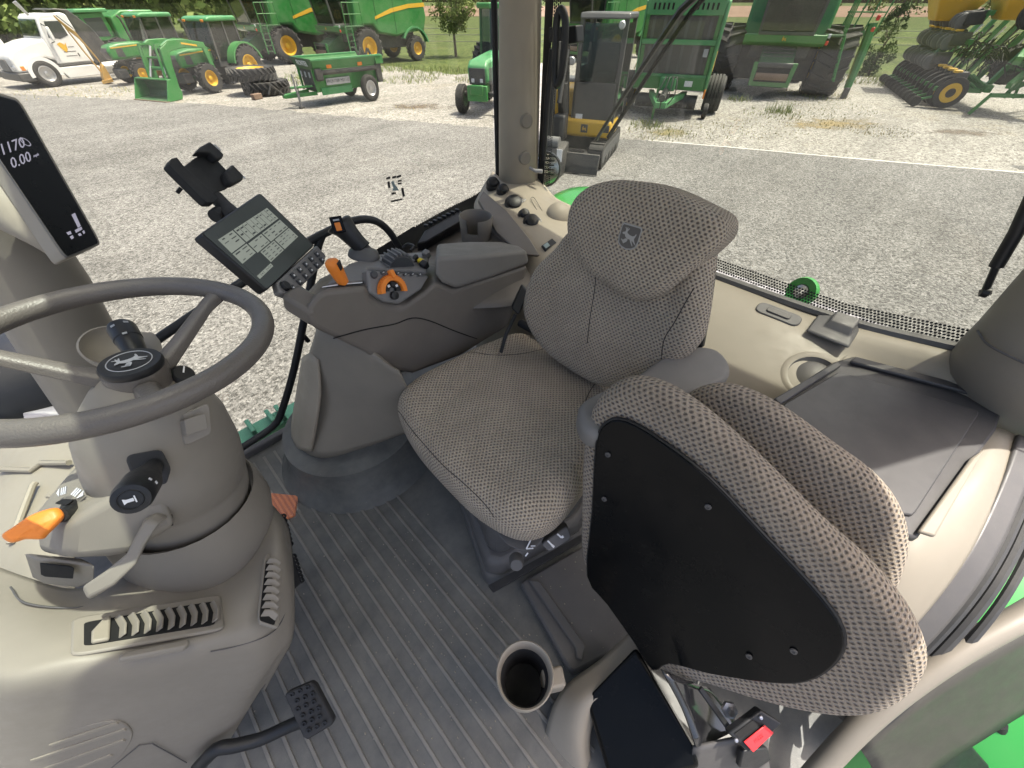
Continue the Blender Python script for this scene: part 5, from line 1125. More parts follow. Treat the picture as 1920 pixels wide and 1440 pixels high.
# ================================================================ right armrest console
con = root('armrest_console', (0.45, 0.95, 0.55), 'brown grey armrest console with padded lid and control deck', 'console')
near = [(0.192, 0.85, 0.817), (0.182, 0.85, 0.793), (0.182, 0.85, 0.764), (0.224, 0.85, 0.706), (0.279, 0.85, 0.629), (0.313, 0.85, 0.564), (0.336, 0.85, 0.529), (0.398, 0.85, 0.47), (0.588, 0.85, 0.43), (0.816, 0.85, 0.434), (0.891, 0.85, 0.575), (0.916, 0.85, 0.646), (0.592, 0.85, 0.688), (0.534, 0.85, 0.74), (0.49, 0.85, 0.723), (0.416, 0.85, 0.708), (0.367, 0.85, 0.74), (0.337, 0.85, 0.772), (0.336, 0.85, 0.806), (0.245, 0.85, 0.836), (0.221, 0.85, 0.835)]
far = [(0.253, 1.07, 0.719), (0.241, 1.07, 0.693), (0.241, 1.07, 0.656), (0.287, 1.07, 0.603), (0.345, 1.07, 0.532), (0.384, 1.07, 0.466), (0.409, 1.07, 0.427), (0.48, 1.07, 0.373), (0.695, 1.07, 0.301), (0.936, 1.07, 0.315), (1.037, 1.07, 0.445), (1.086, 1.07, 0.538), (0.754, 1.07, 0.614), (0.69, 1.07, 0.658), (0.648, 1.07, 0.673), (0.597, 1.07, 0.688), (0.55, 1.07, 0.705), (0.497, 1.07, 0.725), (0.456, 1.07, 0.743), (0.382, 1.07, 0.754), (0.307, 1.07, 0.747)]
bm = BM(); loft(bm, [[V(p)+V((0, -0.012, 0)) for p in near], far]); bdy = mesh_obj('console_body', bm, 'console_brown', con, bevel=0.014, seg=4, smooth=50)
bm = BM(); tube(bm, smooth_path([V(p)+V((0, -0.013, 0)) for p in [(0.217, 0.85, 0.713), (0.299, 0.85, 0.696), (0.381, 0.85, 0.671), (0.437, 0.85, 0.663), (0.49, 0.85, 0.627), (0.579, 0.85, 0.54), (0.664, 0.85, 0.462)]], 4), 0.0016, 6); mesh_obj('panel_joint', bm, 'recess_black', bdy)
ln = [(0.54, 0.85, 0.812), (0.532, 0.85, 0.761), (0.55, 0.85, 0.727), (0.596, 0.85, 0.69), (0.729, 0.85, 0.671), (0.916, 0.85, 0.654), (0.903, 0.85, 0.707), (0.713, 0.85, 0.758)]
lf_ = [(0.681, 1.03, 0.738), (0.678, 1.03, 0.696), (0.696, 1.03, 0.671), (0.742, 1.03, 0.633), (0.874, 1.03, 0.601), (1.077, 1.03, 0.555), (1.036, 1.03, 0.63), (0.818, 1.03, 0.702)]
bm = BM(); loft(bm, [[V(p)+V((0, -0.018, 0.0)) for p in ln], lf_]); mesh_obj('padded_lid', bm, 'console_pad', con, bevel=0.013, seg=4, smooth=50)
# decks
bm = BM(); prism(bm, [(0.259, 0.873, 0.831), (0.346, 0.864, 0.806), (0.392, 0.931, 0.799), (0.535, 0.877, 0.756), (0.635, 1.002, 0.739), (0.547, 1.001, 0.763), (0.47, 1.007, 0.785), (0.357, 0.965, 0.812)], -V((0.263, -0.082, 0.961))*0.03); dk = mesh_obj('control_deck', bm, 'deck_grey', con, bevel=0.006)
fq = [(0.358, 0.859, 0.833), (0.532, 0.861, 0.748), (0.488, 0.845, 0.729), (0.407, 0.829, 0.728), (0.369, 0.83, 0.751), (0.339, 0.839, 0.789)]
nf = V((0.178, -0.92, 0.35)).normalized()
bm = BM(); prism(bm, fq, -nf*0.03); fc = mesh_obj('dial_panel', bm, 'deck_grey', con, bevel=0.006)
# orange dial with its wedge keys
dc = V((0.397, 0.839, 0.766)); f1, f2, _ = basis(nf, (0, 0, 1))
bm = BM(); lathe(bm, [(0.026, 0.0), (0.027, 0.016), (0.039, 0.016), (0.042, 0.0)], dc, nf, 30, -25, 165, close=True); dl = mesh_obj('speed_dial', bm, 'orange_plastic', fc, bevel=0.001)
for k in range(16):
    a_ = R(10+k*9); d = f1*math.cos(a_)+f2*math.sin(a_)
    bm = BM(); bar(bm, dc+d*0.0405+nf*0.002, dc+d*0.0405+nf*0.0125, 0.0022, 0.003, d); mesh_obj('dial_rib', bm, 'orange_plastic', dl)
d = f1*math.cos(R(70))+f2*math.sin(R(70))
bm = BM(); box(bm, dc+d*0.043+nf*0.014, (0.012, 0.020, 0.018), Matrix((f1, f2, nf)).transposed()); mesh_obj('dial_tab', bm, 'orange_plastic', dl, bevel=0.003)
for a0, a1 in ((95, 160), (20, 85), (-25, 15)):
    bm = BM(); lathe(bm, [(0.010, 0.0), (0.011, 0.009), (0.0245, 0.009), (0.025, 0.0)], dc, nf, 8, a0+3, a1-3, close=True); mesh_obj('wedge_key', bm, 'black_plastic', fc, bevel=0.0006)
bm = BM(); lathe(bm, [(0, .010), (.008, .010), (.0105, .009), (.011, 0)], dc-f2*0.012, nf, 20); mesh_obj('round_key', bm, 'black_plastic', fc)
for (ox, oy) in ((-0.006, 0.017), (0.016, 0.008)):
    bm = BM(); box(bm, dc+f1*ox+f2*oy+nf*0.0096, (0.007, 0.006, 0.0008), Matrix((f1, f2, nf)).transposed()); mesh_obj('key_symbol', bm, 'print_white', fc, smooth=0)
bm = BM(); lathe(bm, [(0, .006), (.0075, .006), (.0095, .004), (.010, 0)], V((0.37, 0.855, 0.818)), nf, 22); mesh_obj('round_button', bm, 'button_dark', fc)
for i, p in enumerate(((0.395, 0.858, 0.813), (0.415, 0.859, 0.805), (0.435, 0.859, 0.795), (0.455, 0.859, 0.784), (0.476, 0.859, 0.776), (0.499, 0.86, 0.766))):
    bm = BM(); box(bm, V(p)+nf*0.002, (0.013, 0.008, 0.005), Matrix((f1, f2, nf)).transposed()); bt = mesh_obj('push_button', bm, 'button_dark', fc, bevel=0.001)
    bm = BM(); box(bm, V(p)+nf*0.0048, (0.005, 0.003, 0.0006), Matrix((f1, f2, nf)).transposed()); mesh_obj('button_symbol', bm, 'print_grey', bt, smooth=0)
# ridged thumb wheel
wc = V((0.482, 0.941, 0.778)); wax = V((0.83, 0.5, -0.18)).normalized()
bm = BM(); lathe(bm, [(0, -.026), (.038, -.026), (.043, -.016), (.045, 0), (.043, .016), (.038, .026), (0, .026)], wc-V((0, 0, .014)), V((0.1, 0.98, 0)), 36); tw = mesh_obj('thumb_wheel', bm, 'button_dark', dk)
for k in range(22):
    a_ = 2*math.pi*k/22; dv = V((math.cos(a_), 0, math.sin(a_)))
    bm = BM(); bar(bm, wc-V((0, 0, .014))+dv*0.0435-V((0, .024, 0)), wc-V((0, 0, .014))+dv*0.0435+V((0, .024, 0)), 0.004, 0.006, dv); mesh_obj('wheel_rib', bm, 'deck_grey', tw)
for p, mt, s in (((0.543, 0.941, 0.765), 'black_plastic', (.02, .012, .024)), ((0.546, 0.917, 0.766), 'yellow_plastic', (.014, .02, .014)), ((0.544, 0.901, 0.762), 'black_plastic', (.02, .022, .02)), ((0.597, 0.966, 0.753), 'deck_grey', (.02, .02, .022))):
    bm = BM(); box(bm, p, s, (8, -15, 10)); mesh_obj('rocker_key', bm, mt, dk, bevel=0.003)
# front slot, small orange lever
bm = BM(); prism(bm, [(0.237, 0.854, 0.836), (0.335, 0.848, 0.808), (0.341, 0.858, 0.808), (0.248, 0.864, 0.833)], V((0, 0, 1))*0.001); mesh_obj('lever_track', bm, 'black_matte', dk)
for pts in ([(0.241, 0.855, 0.836), (0.278, 0.855, 0.826), (0.28, 0.86, 0.826), (0.246, 0.859, 0.835)], [(0.29, 0.855, 0.823), (0.334, 0.851, 0.811), (0.337, 0.856, 0.81), (0.293, 0.859, 0.823)]):
    bm = BM(); prism(bm, pts, V((0, 0, 1))*0.0006); mesh_obj('scale_mark', bm, 'print_white', dk, smooth=0)
pa, pb = V((0.295, 0.865, 0.822)), V((0.295, 0.865, 0.822))+V((-0.012, -0.008, 0.058))
wv_ = (pb-pa).normalized()
lv = BM(); loft(lv, [[pa+wv_*h+V((0.72, 0.69, 0))*x*s+V((-0.69, 0.72, 0))*y*s for x, y in rrect(0.036, 0.028, 0.011, 4)] for h, s in ((0, .75), (.02, .88), (.045, 1.0), (.058, .98), (.066, .8), (.069, .5))])
ol = mesh_obj('throttle_lever', lv, 'orange_plastic', con, smooth=60)
fdir = V((0.69, -0.72, 0.0)); 
bm = BM(); plate(bm, pa+wv_*0.050+fdir*0.0128, V((0.72, 0.69, 0)), wv_, [(-.010, .012), (-.006, -.008), (.006, -.008), (.010, .012)], 0.0025); mesh_obj('lever_catch', bm, 'black_plastic', ol, bevel=0.0008)
# joystick
jb = V((0.423, 1.003, 0.805))
jn = V((0.2, -0.08, 0.97)).normalized()
bm = BM(); lathe(bm, [(0, .020), (.016, .020), (.024, .010), (.038, .004), (.042, -.008), (0, -.008)], jb, jn, 30); js = mesh_obj('joystick_boot', bm, 'base_grey', con, smooth=50)
tip = (0.395, 1.052, 0.881)
path = [jb+jn*.012, jb.lerp(V(tip), .35)+V((0, 0, .012)), jb.lerp(V(tip), .7)+V((0, 0, .012)), V(tip)]
jd = (V(tip)-jb).normalized(); s1 = V((0.7, 0.7, 0)); s1 = (s1-jd*s1.dot(jd)).normalized(); s2 = jd.cross(s1)
rings = []
for p, w, h in zip(smooth_path(path, 4), (.017, .017, .0175, .018, .0185, .019, .020, .0215, .023, .025, .026, .0265, .024), (.019, .019, .019, .0195, .020, .021, .022, .023, .025, .027, .029, .030, .026)):
    rings.append([p+s1*w*1.25*math.cos(a_)+s2*h*1.25*math.sin(a_) for a_ in [2*math.pi*k/20 for k in range(20)]])
bm = BM(); loft(bm, rings); jh = mesh_obj('joystick_grip', bm, 'black_plastic', con, smooth=60, bevel=0.004)
fcn = (V((0, 0, 1.3))-V(tip)).normalized()
bm = BM(); box(bm, V(tip)+fcn*0.034-V((0, 0, .004)), (0.030, 0.040, 0.010), (fcn).to_track_quat('Z', 'Y').to_matrix()); mesh_obj('button_face', bm, 'black_gloss', jh, bevel=0.002)
bm = BM(); box(bm, V(tip)+fcn*0.041-V((0, 0, .009)), (0.014, 0.020, 0.006), (fcn).to_track_quat('Z', 'Y').to_matrix()); mesh_obj('orange_rocker', bm, 'orange_plastic', jh, bevel=0.0015)
bm = BM(); box(bm, V(tip)+fcn*0.040+V((0, 0, .008)), (0.015, 0.004, 0.003), (fcn).to_track_quat('Z', 'Y').to_matrix()); mesh_obj('grey_key', bm, 'print_grey', jh, bevel=0.0006)

# ---- pedestal below the console
pdst = root('console_pedestal', (0.2, 1.05, 0.0), 'grey rounded pedestal with a side cover under the armrest console', 'pedestal')
g = [[(0.292, 1.141, 0.616), (0.308, 1.069, 0.662), (0.326, 0.997, 0.651), (0.313, 0.891, 0.61), (0.323, 0.811, 0.575), (0.334, 0.779, 0.56)],
     [(0.235, 1.073, 0.585), (0.236, 1.014, 0.628), (0.264, 0.937, 0.636), (0.293, 0.855, 0.613), (0.309, 0.788, 0.591), (0.323, 0.756, 0.578)],
     [(0.176, 1.136, 0.446), (0.182, 1.051, 0.503), (0.224, 0.94, 0.511), (0.278, 0.844, 0.495), (0.32, 0.786, 0.484), (0.347, 0.771, 0.464)],
     [(0.104, 1.199, 0.27), (0.116, 1.099, 0.335), (0.173, 0.977, 0.36), (0.25, 0.878, 0.358), (0.337, 0.8, 0.35), (0.396, 0.778, 0.319)],
     [(0.047, 1.231, 0.139), (0.037, 1.121, 0.167), (0.074, 1.001, 0.179), (0.202, 0.897, 0.224), (0.322, 0.824, 0.258), (0.393, 0.807, 0.225)]]
bm = BM(); patch(bm, g, 6); ps_ = mesh_obj('pedestal_shell', bm, 'trim_grey', pdst, smooth=70, solid=0.006)
bm = BM(); patch(bm, [[V(p)+V((-0.006, -0.010, 0.004)) for p in r_] for r_ in ([(0.188, 1.126, 0.496), (0.201, 1.061, 0.545), (0.204, 1.018, 0.544)], [(0.131, 1.161, 0.361), (0.147, 1.061, 0.422), (0.165, 1.005, 0.437)], [(0.069, 1.204, 0.206), (0.078, 1.095, 0.263), (0.108, 1.025, 0.298)], [(0.045, 1.205, 0.147), (0.039, 1.106, 0.179), (0.064, 1.045, 0.196)])], 5); mesh_obj('side_cover', bm, 'trim_beige', pdst, smooth=70, solid=0.008)
bm = BM(); lathe(bm, [(0.31, 0.0), (0.285, 0.03), (0.265, 0.06), (0.25, 0.15), (0, 0.16)], (0.235, 1.11, 0), (0, 0, 1), 48); mesh_obj('foot', bm, 'mat_rubber', pdst, smooth=60)

# ---- monitor with keypad
mon = root('touch_monitor', (0.223, 0.974, 0.843), 'tablet-like touch monitor with grey menu tiles on the console arm', 'monitor')
mn = V((0.62, -0.62, 0.48)).normalized()
mo = [(0.091, 0.948, 0.979), (0.263, 1.116, 0.974), (0.326, 1.072, 0.836), (0.142, 0.899, 0.851)]
bm = BM(); prism(bm, round_poly(mo, .04), -mn*0.026); mb = mesh_obj('monitor_body', bm, 'black_plastic', mon, bevel=0.003)
bm = BM(); prism(bm, round_poly([(0.095, 0.949, 0.977), (0.259, 1.11, 0.971), (0.319, 1.067, 0.84), (0.144, 0.903, 0.853)], .03), mn*0.0008); mesh_obj('glass_front', bm, 'screen_dark', mb)
sc = [V(p) for p in [(0.111, 0.954, 0.965), (0.254, 1.089, 0.954), (0.298, 1.063, 0.864), (0.141, 0.912, 0.871)]]   # TL, TR, BR, BL of the picture area
def spt(u, v): return (sc[0].lerp(sc[1], u)).lerp(sc[3].lerp(sc[2], u), v)
def tile(u0, v0, u1, v1, mat, lift=0.0):
    bm = BM(); prism(bm, [spt(u0, v0)+mn*lift, spt(u1, v0)+mn*lift, spt(u1, v1)+mn*lift, spt(u0, v1)+mn*lift], mn*0.0003); return mesh_obj('screen_tile', bm, mat, mb, smooth=0)
tile(0.04, 0.0, 0.96, 0.05, 'screen_dark')
tile(0.0, 0.07, 0.26, 0.36, 'screen_pane'); tile(0.28, 0.07, 0.99, 0.36, 'screen_pane'); tile(0.0, 0.38, 0.26, 0.60, 'screen_pane')
tile(0.0, 0.62, 0.30, 0.86, 'screen_dark'); tile(0.28, 0.40, 0.55, 0.62, 'screen_pane'); tile(0.57, 0.40, 0.99, 0.62, 'screen_pane')
tile(0.32, 0.64, 0.62, 0.90, 'screen_pane'); tile(0.64, 0.64, 0.99, 0.90, 'screen_pane'); tile(0.02, 0.91, 0.30, 0.98, 'screen_pane')
random.seed(5)
for (u0, v0, u1, v1, nx, ny) in ((.28, .07, .99, .36, 9, 3), (0, .07, .26, .36, 2, 4), (0, .38, .26, .6, 2, 3), (.28, .4, .55, .62, 3, 3), (.57, .4, .99, .62, 4, 3), (.32, .64, .62, .9, 3, 4), (.64, .64, .99, .9, 4, 4), (.02, .91, .3, .98, 5, 1)):
    for i in range(nx):
        for j in range(ny):
            if random.random() < 0.25: continue
            cu_, cv_ = u0+(u1-u0)*(i+.5)/nx, v0+(v1-v0)*(j+.5)/ny
            a_, b_ = random.uniform(.15, .34)*(u1-u0)/nx, random.uniform(.08, .16)*(v1-v0)/ny
            tile(cu_-a_, cv_-b_, cu_+a_, cv_+b_, 'screen_line', 0.0004)
    if nx > 4:
        for i in range(1, nx): tile(u0+(u1-u0)*i/nx-.002, v0+.01, u0+(u1-u0)*i/nx+.002, v1-.01, 'screen_line', 0.0004)
kq = [(0.161, 0.928, 0.854), (0.321, 1.076, 0.839), (0.331, 1.064, 0.81), (0.313, 1.04, 0.803), (0.173, 0.911, 0.818), (0.154, 0.908, 0.839)]
bm = BM(); prism(bm, [V(p)+V((.012, 0, -.006)) for p in kq], -mn*0.02); kp = mesh_obj('keypad', bm, 'deck_grey', mon, bevel=0.004)
ko = [(0.17, 0.921, 0.836), (0.315, 1.054, 0.821)]
kn = (V(ko[1])-V(ko[0])).normalized(); ks = kn.cross(mn)
k0 = V(ko[0])+V((.012, 0, -.006))
KL = (V(ko[1])-V(ko[0])).length
for i in range(6):
    for j in range(2):
        if i == 0 and j == 0: continue
        c = k0+kn*KL*(0.10+0.165*i)-ks*(0.008-0.018*j)
        bm = BM(); box(bm, c+mn*0.002, (0.012, 0.0135, 0.005), Matrix((kn, -ks, mn)).transposed() if False else Matrix((kn, mn.cross(kn), mn)).transposed()); kb = mesh_obj('key', bm, 'button_dark', kp, bevel=0.0015)
        bm = BM(); box(bm, c+mn*0.0047, (0.005, 0.004, 0.0006), Matrix((kn, mn.cross(kn), mn)).transposed()); mesh_obj('key_symbol', bm, 'print_white', kp, smooth=0)
bm = BM(); lathe(bm, [(0, .008), (.009, .008), (.011, .006), (.012, 0)], k0+kn*KL*0.03-ks*0.004, mn, 22); mesh_obj('jog_knob', bm, 'black_plastic', kp)
bm = BM(); bar(bm, (0.186, 0.919, 0.809), (0.213, 0.849, 0.779), 0.055, 0.05); mesh_obj('mount_arm', bm, 'console_brown', mon, bevel=0.01)

# ---- phone cradle
ph = root('phone_cradle', (0.212, 1.252, 0.895), 'empty black phone cradle clamped above the monitor', 'phone cradle')
bm = BM(); prism(bm, [(0.143, 1.271, 1.01), (0.199, 1.333, 1.017), (0.239, 1.375, 1.019), (0.257, 1.375, 0.996), (0.266, 1.363, 0.968), (0.276, 1.354, 0.944), (0.233, 1.311, 0.944), (0.198, 1.28, 0.949), (0.171, 1.248, 0.943)], -mn*0.008); cr_ = mesh_obj('back_plate', bm, 'black_matte', ph, bevel=0.002)
bm = BM(); prism(bm, round_poly([(0.12, 1.253, 1.025), (0.135, 1.274, 1.031), (0.147, 1.284, 1.029), (0.149, 1.273, 1.013), (0.18, 1.248, 0.941), (0.165, 1.23, 0.936), (0.147, 1.218, 0.944)], .15), mn*0.022); mesh_obj('side_jaw', bm, 'black_matte', ph, bevel=0.004)
for q in ([(0.196, 1.334, 1.022), (0.215, 1.357, 1.027), (0.246, 1.389, 1.028), (0.262, 1.38, 0.997), (0.254, 1.369, 0.993), (0.237, 1.353, 0.994), (0.228, 1.357, 1.01)], [(0.236, 1.332, 0.968), (0.269, 1.37, 0.974), (0.281, 1.359, 0.944), (0.272, 1.346, 0.94), (0.239, 1.315, 0.942), (0.231, 1.313, 0.949)]):
    bm = BM(); prism(bm, q, mn*0.024); mesh_obj('claw', bm, 'black_matte', ph, bevel=0.004)
    bm = BM(); c_ = (V(q[2])+V(q[3]))/2+mn*0.0245
    box(bm, c_-(V(q[2])-V(q[3])).normalized()*0.0, ((V(q[2])-V(q[3])).length*.5, 0.006, 0.001), Matrix(((V(q[3])-V(q[2])).normalized(), mn.cross((V(q[3])-V(q[2])).normalized()), mn)).transposed()); mesh_obj('claw_slot', bm, 'print_grey', cr_, smooth=0)
bm = BM(); bar(bm, (0.144, 1.344, 0.959), (0.13, 1.345, 0.95), 0.008, 0.008); mesh_obj('screw_lug', bm, 'black_matte', ph, bevel=0.001)
bm = BM(); tube(bm, [(0.196, 1.292, 0.939), (0.199, 1.244, 0.928), (0.202, 1.188, 0.918)], [0.020, 0.018, 0.02], 12, flat=.6); lathe(bm, [(0, -.014), (.016, -.014), (.016, .014), (0, .014)], (0.172, 1.219, 0.919), (1, 1, 0), 12); mesh_obj('clamp_arm', bm, 'black_matte', ph, bevel=0.002)

# ---- side panel by the right window, cup holder and black tray
bm = BM()
patch(bm, [[(0.598, 1.446, 0.483), (0.721, 1.421, 0.524), (0.855, 1.368, 0.567), (1.016, 1.308, 0.61), (1.189, 1.331, 0.65)], [(0.565, 1.331, 0.519), (0.682, 1.267, 0.571), (0.808, 1.189, 0.605), (0.947, 1.125, 0.63), (1.084, 1.13, 0.645)], [(0.537, 1.188, 0.568), (0.633, 1.114, 0.612), (0.736, 1.03, 0.625), (0.86, 0.941, 0.622), (0.99, 0.92, 0.614)], [(0.463, 1.007, 0.558), (0.541, 0.934, 0.576), (0.636, 0.857, 0.588), (0.745, 0.769, 0.588), (0.867, 0.737, 0.568)]], 5)
side = struct('right_side_panel', bm, 'console_brown', smooth=60, solid=0.006)
tri = [V(p) for p in [(1.077, 1.278, 0.703), (1.13, 1.303, 0.722), (1.094, 1.124, 0.697), (1.026, 0.936, 0.665), (0.979, 0.844, 0.651), (0.944, 0.903, 0.647), (0.991, 1.079, 0.656)]]
bm = BM(); prism(bm, tri, (-0.014, -0.018, 0.018)); mesh_obj('outlet_plate', bm, 'console_brown', side, bevel=0.004)
c2 = root('upper_cup_holder', (0.912, 1.102, 0.673), 'brown open-fronted cup holder beside the right window', 'cup holder')
cc = V((0.948, 1.142, 0.72))
bm = BM(); lathe(bm, [(0.052, -0.12), (0.060, -0.05), (0.064, 0.0), (0.061, 0.004), (0.057, 0.0), (0.052, -0.06), (0.046, -0.11), (0.0, -0.11)], cc, (0.02, -0.05, 1), 40, -35, 285, close=False); mesh_obj('cup_wall', bm, 'console_brown', c2, smooth=60)
bm = BM(); lathe(bm, [(0, -.10), (0.056, -.10), (0.060, -.05), (0.059, -.045), (0.05, -.09), (0, -.09)], cc, (0.02, -0.05, 1), 32); mesh_obj('cup_base', bm, 'console_brown', c2, smooth=60)
tr = root('black_side_tray', (0.882, 1.293, 0.645), 'black ribbed tray below the right window border', 'tray')
bm = BM(); prism(bm, [(0.763, 1.287, 0.628), (0.825, 1.317, 0.651), (1.008, 1.316, 0.681), (1.002, 1.275, 0.676), (0.973, 1.255, 0.669), (0.793, 1.265, 0.634)], (0.01, 0.03, -0.05)); mesh_obj('tray_wall', bm, 'black_plastic', tr, bevel=0.005)
ta, tb_ = V((0.837, 1.334, 0.657)), V((1.01, 1.318, 0.684))
for k in range(8):
    bm = BM(); box(bm, ta.lerp(tb_, (k+.4)/8), (0.012, 0.02, 0.012), (0, 0, 20)); mesh_obj('tooth', bm, 'black_plastic', tr, bevel=0.002)
bm = BM(); tube(bm, smooth_path([V(p) for p in [(0.704, 1.3, 0.624), (0.724, 1.294, 0.634), (0.733, 1.264, 0.633), (0.711, 1.256, 0.626)]], 4), 0.006, 8); mesh_obj('hook', bm, 'black_plastic', tr)
bm = BM(); lathe(bm, [(0, .02), (.016, .02), (.020, .014), (.021, 0), (0, 0)], (1.023, 1.094, 0.675), (-.5, -.6, .5), 20); mesh_obj('turn_knob', bm, 'black_plastic', side)
# sockets and switches on the corner panel, each its own small part of it
cn = V((-0.30, -0.45, 0.84)).normalized()
for p, r_ in (((1.217, 1.336, 0.722), .022), ((1.211, 1.267, 0.712), .020), ((1.177, 1.165, 0.693), .030), ((1.148, 1.081, 0.677), .019), ((1.133, 1.025, 0.669), .026)):
    so = BM(); lathe(so, [(0, .022), (r_*.7, .022), (r_*.95, .018), (r_, .004), (r_*1.35, .002), (r_*1.4, -.02)], V(p)+cn*0.016, cn, 22); s_ = mesh_obj('power_socket', so, 'black_plastic', corner)
for pts in ([(1.141, 1.156, 0.675), (1.111, 1.142, 0.666), (1.126, 1.136, 0.672), (1.167, 1.142, 0.685)], [(1.197, 1.15, 0.697), (1.21, 1.141, 0.7), (1.227, 1.148, 0.702), (1.213, 1.162, 0.702)], [(1.158, 1.026, 0.681), (1.168, 1.012, 0.678), (1.157, 0.996, 0.673), (1.143, 1.006, 0.67)]):
    bm = BM(); tube(bm, [V(q)+cn*0.014 for q in pts], 0.0018, 6); mesh_obj('cap_strap', bm, 'print_grey', corner)
bm = BM(); prism(bm, [V(q)+cn*0.004 for q in [(1.059, 0.956, 0.661), (1.106, 0.955, 0.667), (1.102, 0.929, 0.664), (1.055, 0.93, 0.656)]], cn*0.004); mesh_obj('blank_cover', bm, 'trim_light', corner, bevel=0.001)
bm = BM(); prism(bm, [V(q)+cn*0.004 for q in [(1.034, 0.884, 0.655), (1.095, 0.885, 0.664), (1.087, 0.857, 0.659), (1.024, 0.854, 0.648)]], cn*0.008); sw_ = mesh_obj('rocker_switch', bm, 'black_plastic', corner, bevel=0.002)
bm = BM(); prism(bm, [V(q)+cn*0.0125 for q in [(1.036, 0.878, 0.657), (1.059, 0.878, 0.661), (1.054, 0.86, 0.657), (1.031, 0.86, 0.652)]], cn*0.002); mesh_obj('switch_key', bm, 'pictogram', sw_, bevel=0.0006)
bm = BM(); tube(bm, smooth_path([V(q)+cn*0.010 for q in [(1.238, 1.128, 0.707), (1.253, 1.124, 0.71), (1.229, 1.068, 0.693), (1.216, 1.044, 0.685), (1.203, 1.05, 0.683)]], 4, True), 0.001, 5, closed=True); mesh_obj('moulded_slot', bm, 'tray_grey', corner)
# hand control on a cord between console and seat
hp = root('seat_hand_control', (0.733, 0.709, 0.622), 'small black hand control on a cord between console and seat', 'remote control')
bm = BM(); prism(bm, [(0.716, 0.721, 0.619), (0.799, 0.755, 0.652), (0.794, 0.717, 0.643), (0.709, 0.681, 0.614)], (0.02, 0.02, -0.01)); mesh_obj('control_box', bm, 'black_plastic', hp, bevel=0.005)
bm = BM(); tube(bm, smooth_path([V(q) for q in [(0.709, 0.695, 0.61), (0.679, 0.684, 0.595), (0.644, 0.672, 0.576), (0.626, 0.674, 0.522)]], 4), 0.006, 8); mesh_obj('cord', bm, 'black_matte', hp, smooth=60)

# ================================================================ machines in the yard
paint('green', (0.022, 0.20, 0.035), 0.32, 0.22, 0.4)
paint('green_pale', (0.05, 0.27, 0.09), 0.4, 0.25, 0.3)
paint('green_dark', (0.012, 0.09, 0.025), 0.45, 0.3, 0.1)
paint('yellow', (0.72, 0.43, 0.015), 0.4, 0.2, 0.2)
paint('cat_yellow', (0.55, 0.33, 0.08), 0.55, 0.3, 0.0)
paint('white_paint', (0.78, 0.78, 0.77), 0.3, 0.08, 0.5)
paint('dark_steel', (0.035, 0.037, 0.04), 0.5, 0.35, 0.0)
paint('mid_steel', (0.16, 0.165, 0.17), 0.5, 0.3, 0.0)
paint('charcoal', (0.045, 0.047, 0.05), 0.4, 0.2, 0.2)
paint('machine_grey', (0.085, 0.09, 0.095), 0.45, 0.2, 0.1)
paint('tyre', (0.026, 0.026, 0.026), 0.6, 0.20, 0.0, 0.0, (0.17, 0.155, 0.13))
paint('alloy', (0.6, 0.6, 0.6), 0.3, 0.15, 0.0, 0.8)
paint('rust_wood', (0.20, 0.13, 0.09), 0.8, 0.3, 0.0)
plain('lamp_orange', (0.7, 0.22, 0.03), 0.3)
plain('lamp_red', (0.6, 0.05, 0.03), 0.3)
plain('lens_clear', (0.55, 0.57, 0.6), 0.12, 0.3)
plain('cabin_dark', (0.035, 0.04, 0.042), 0.6)
glass('machine_glass', (0.36, 0.45, 0.43), 1.5, 0.0)
YG = {}
def machine(name, gp, rz, label, cat, group=None, scale=1.0):
    return root(name, (gp[0], gp[1], GZ), label, cat, group, R(rz), local=True, scale=scale)
def P(name, bm, mat, parent, **kw):
    kw.setdefault('bevel', 0.0)
    return mesh_obj(name, bm, mat, parent, **kw)
TY = {}
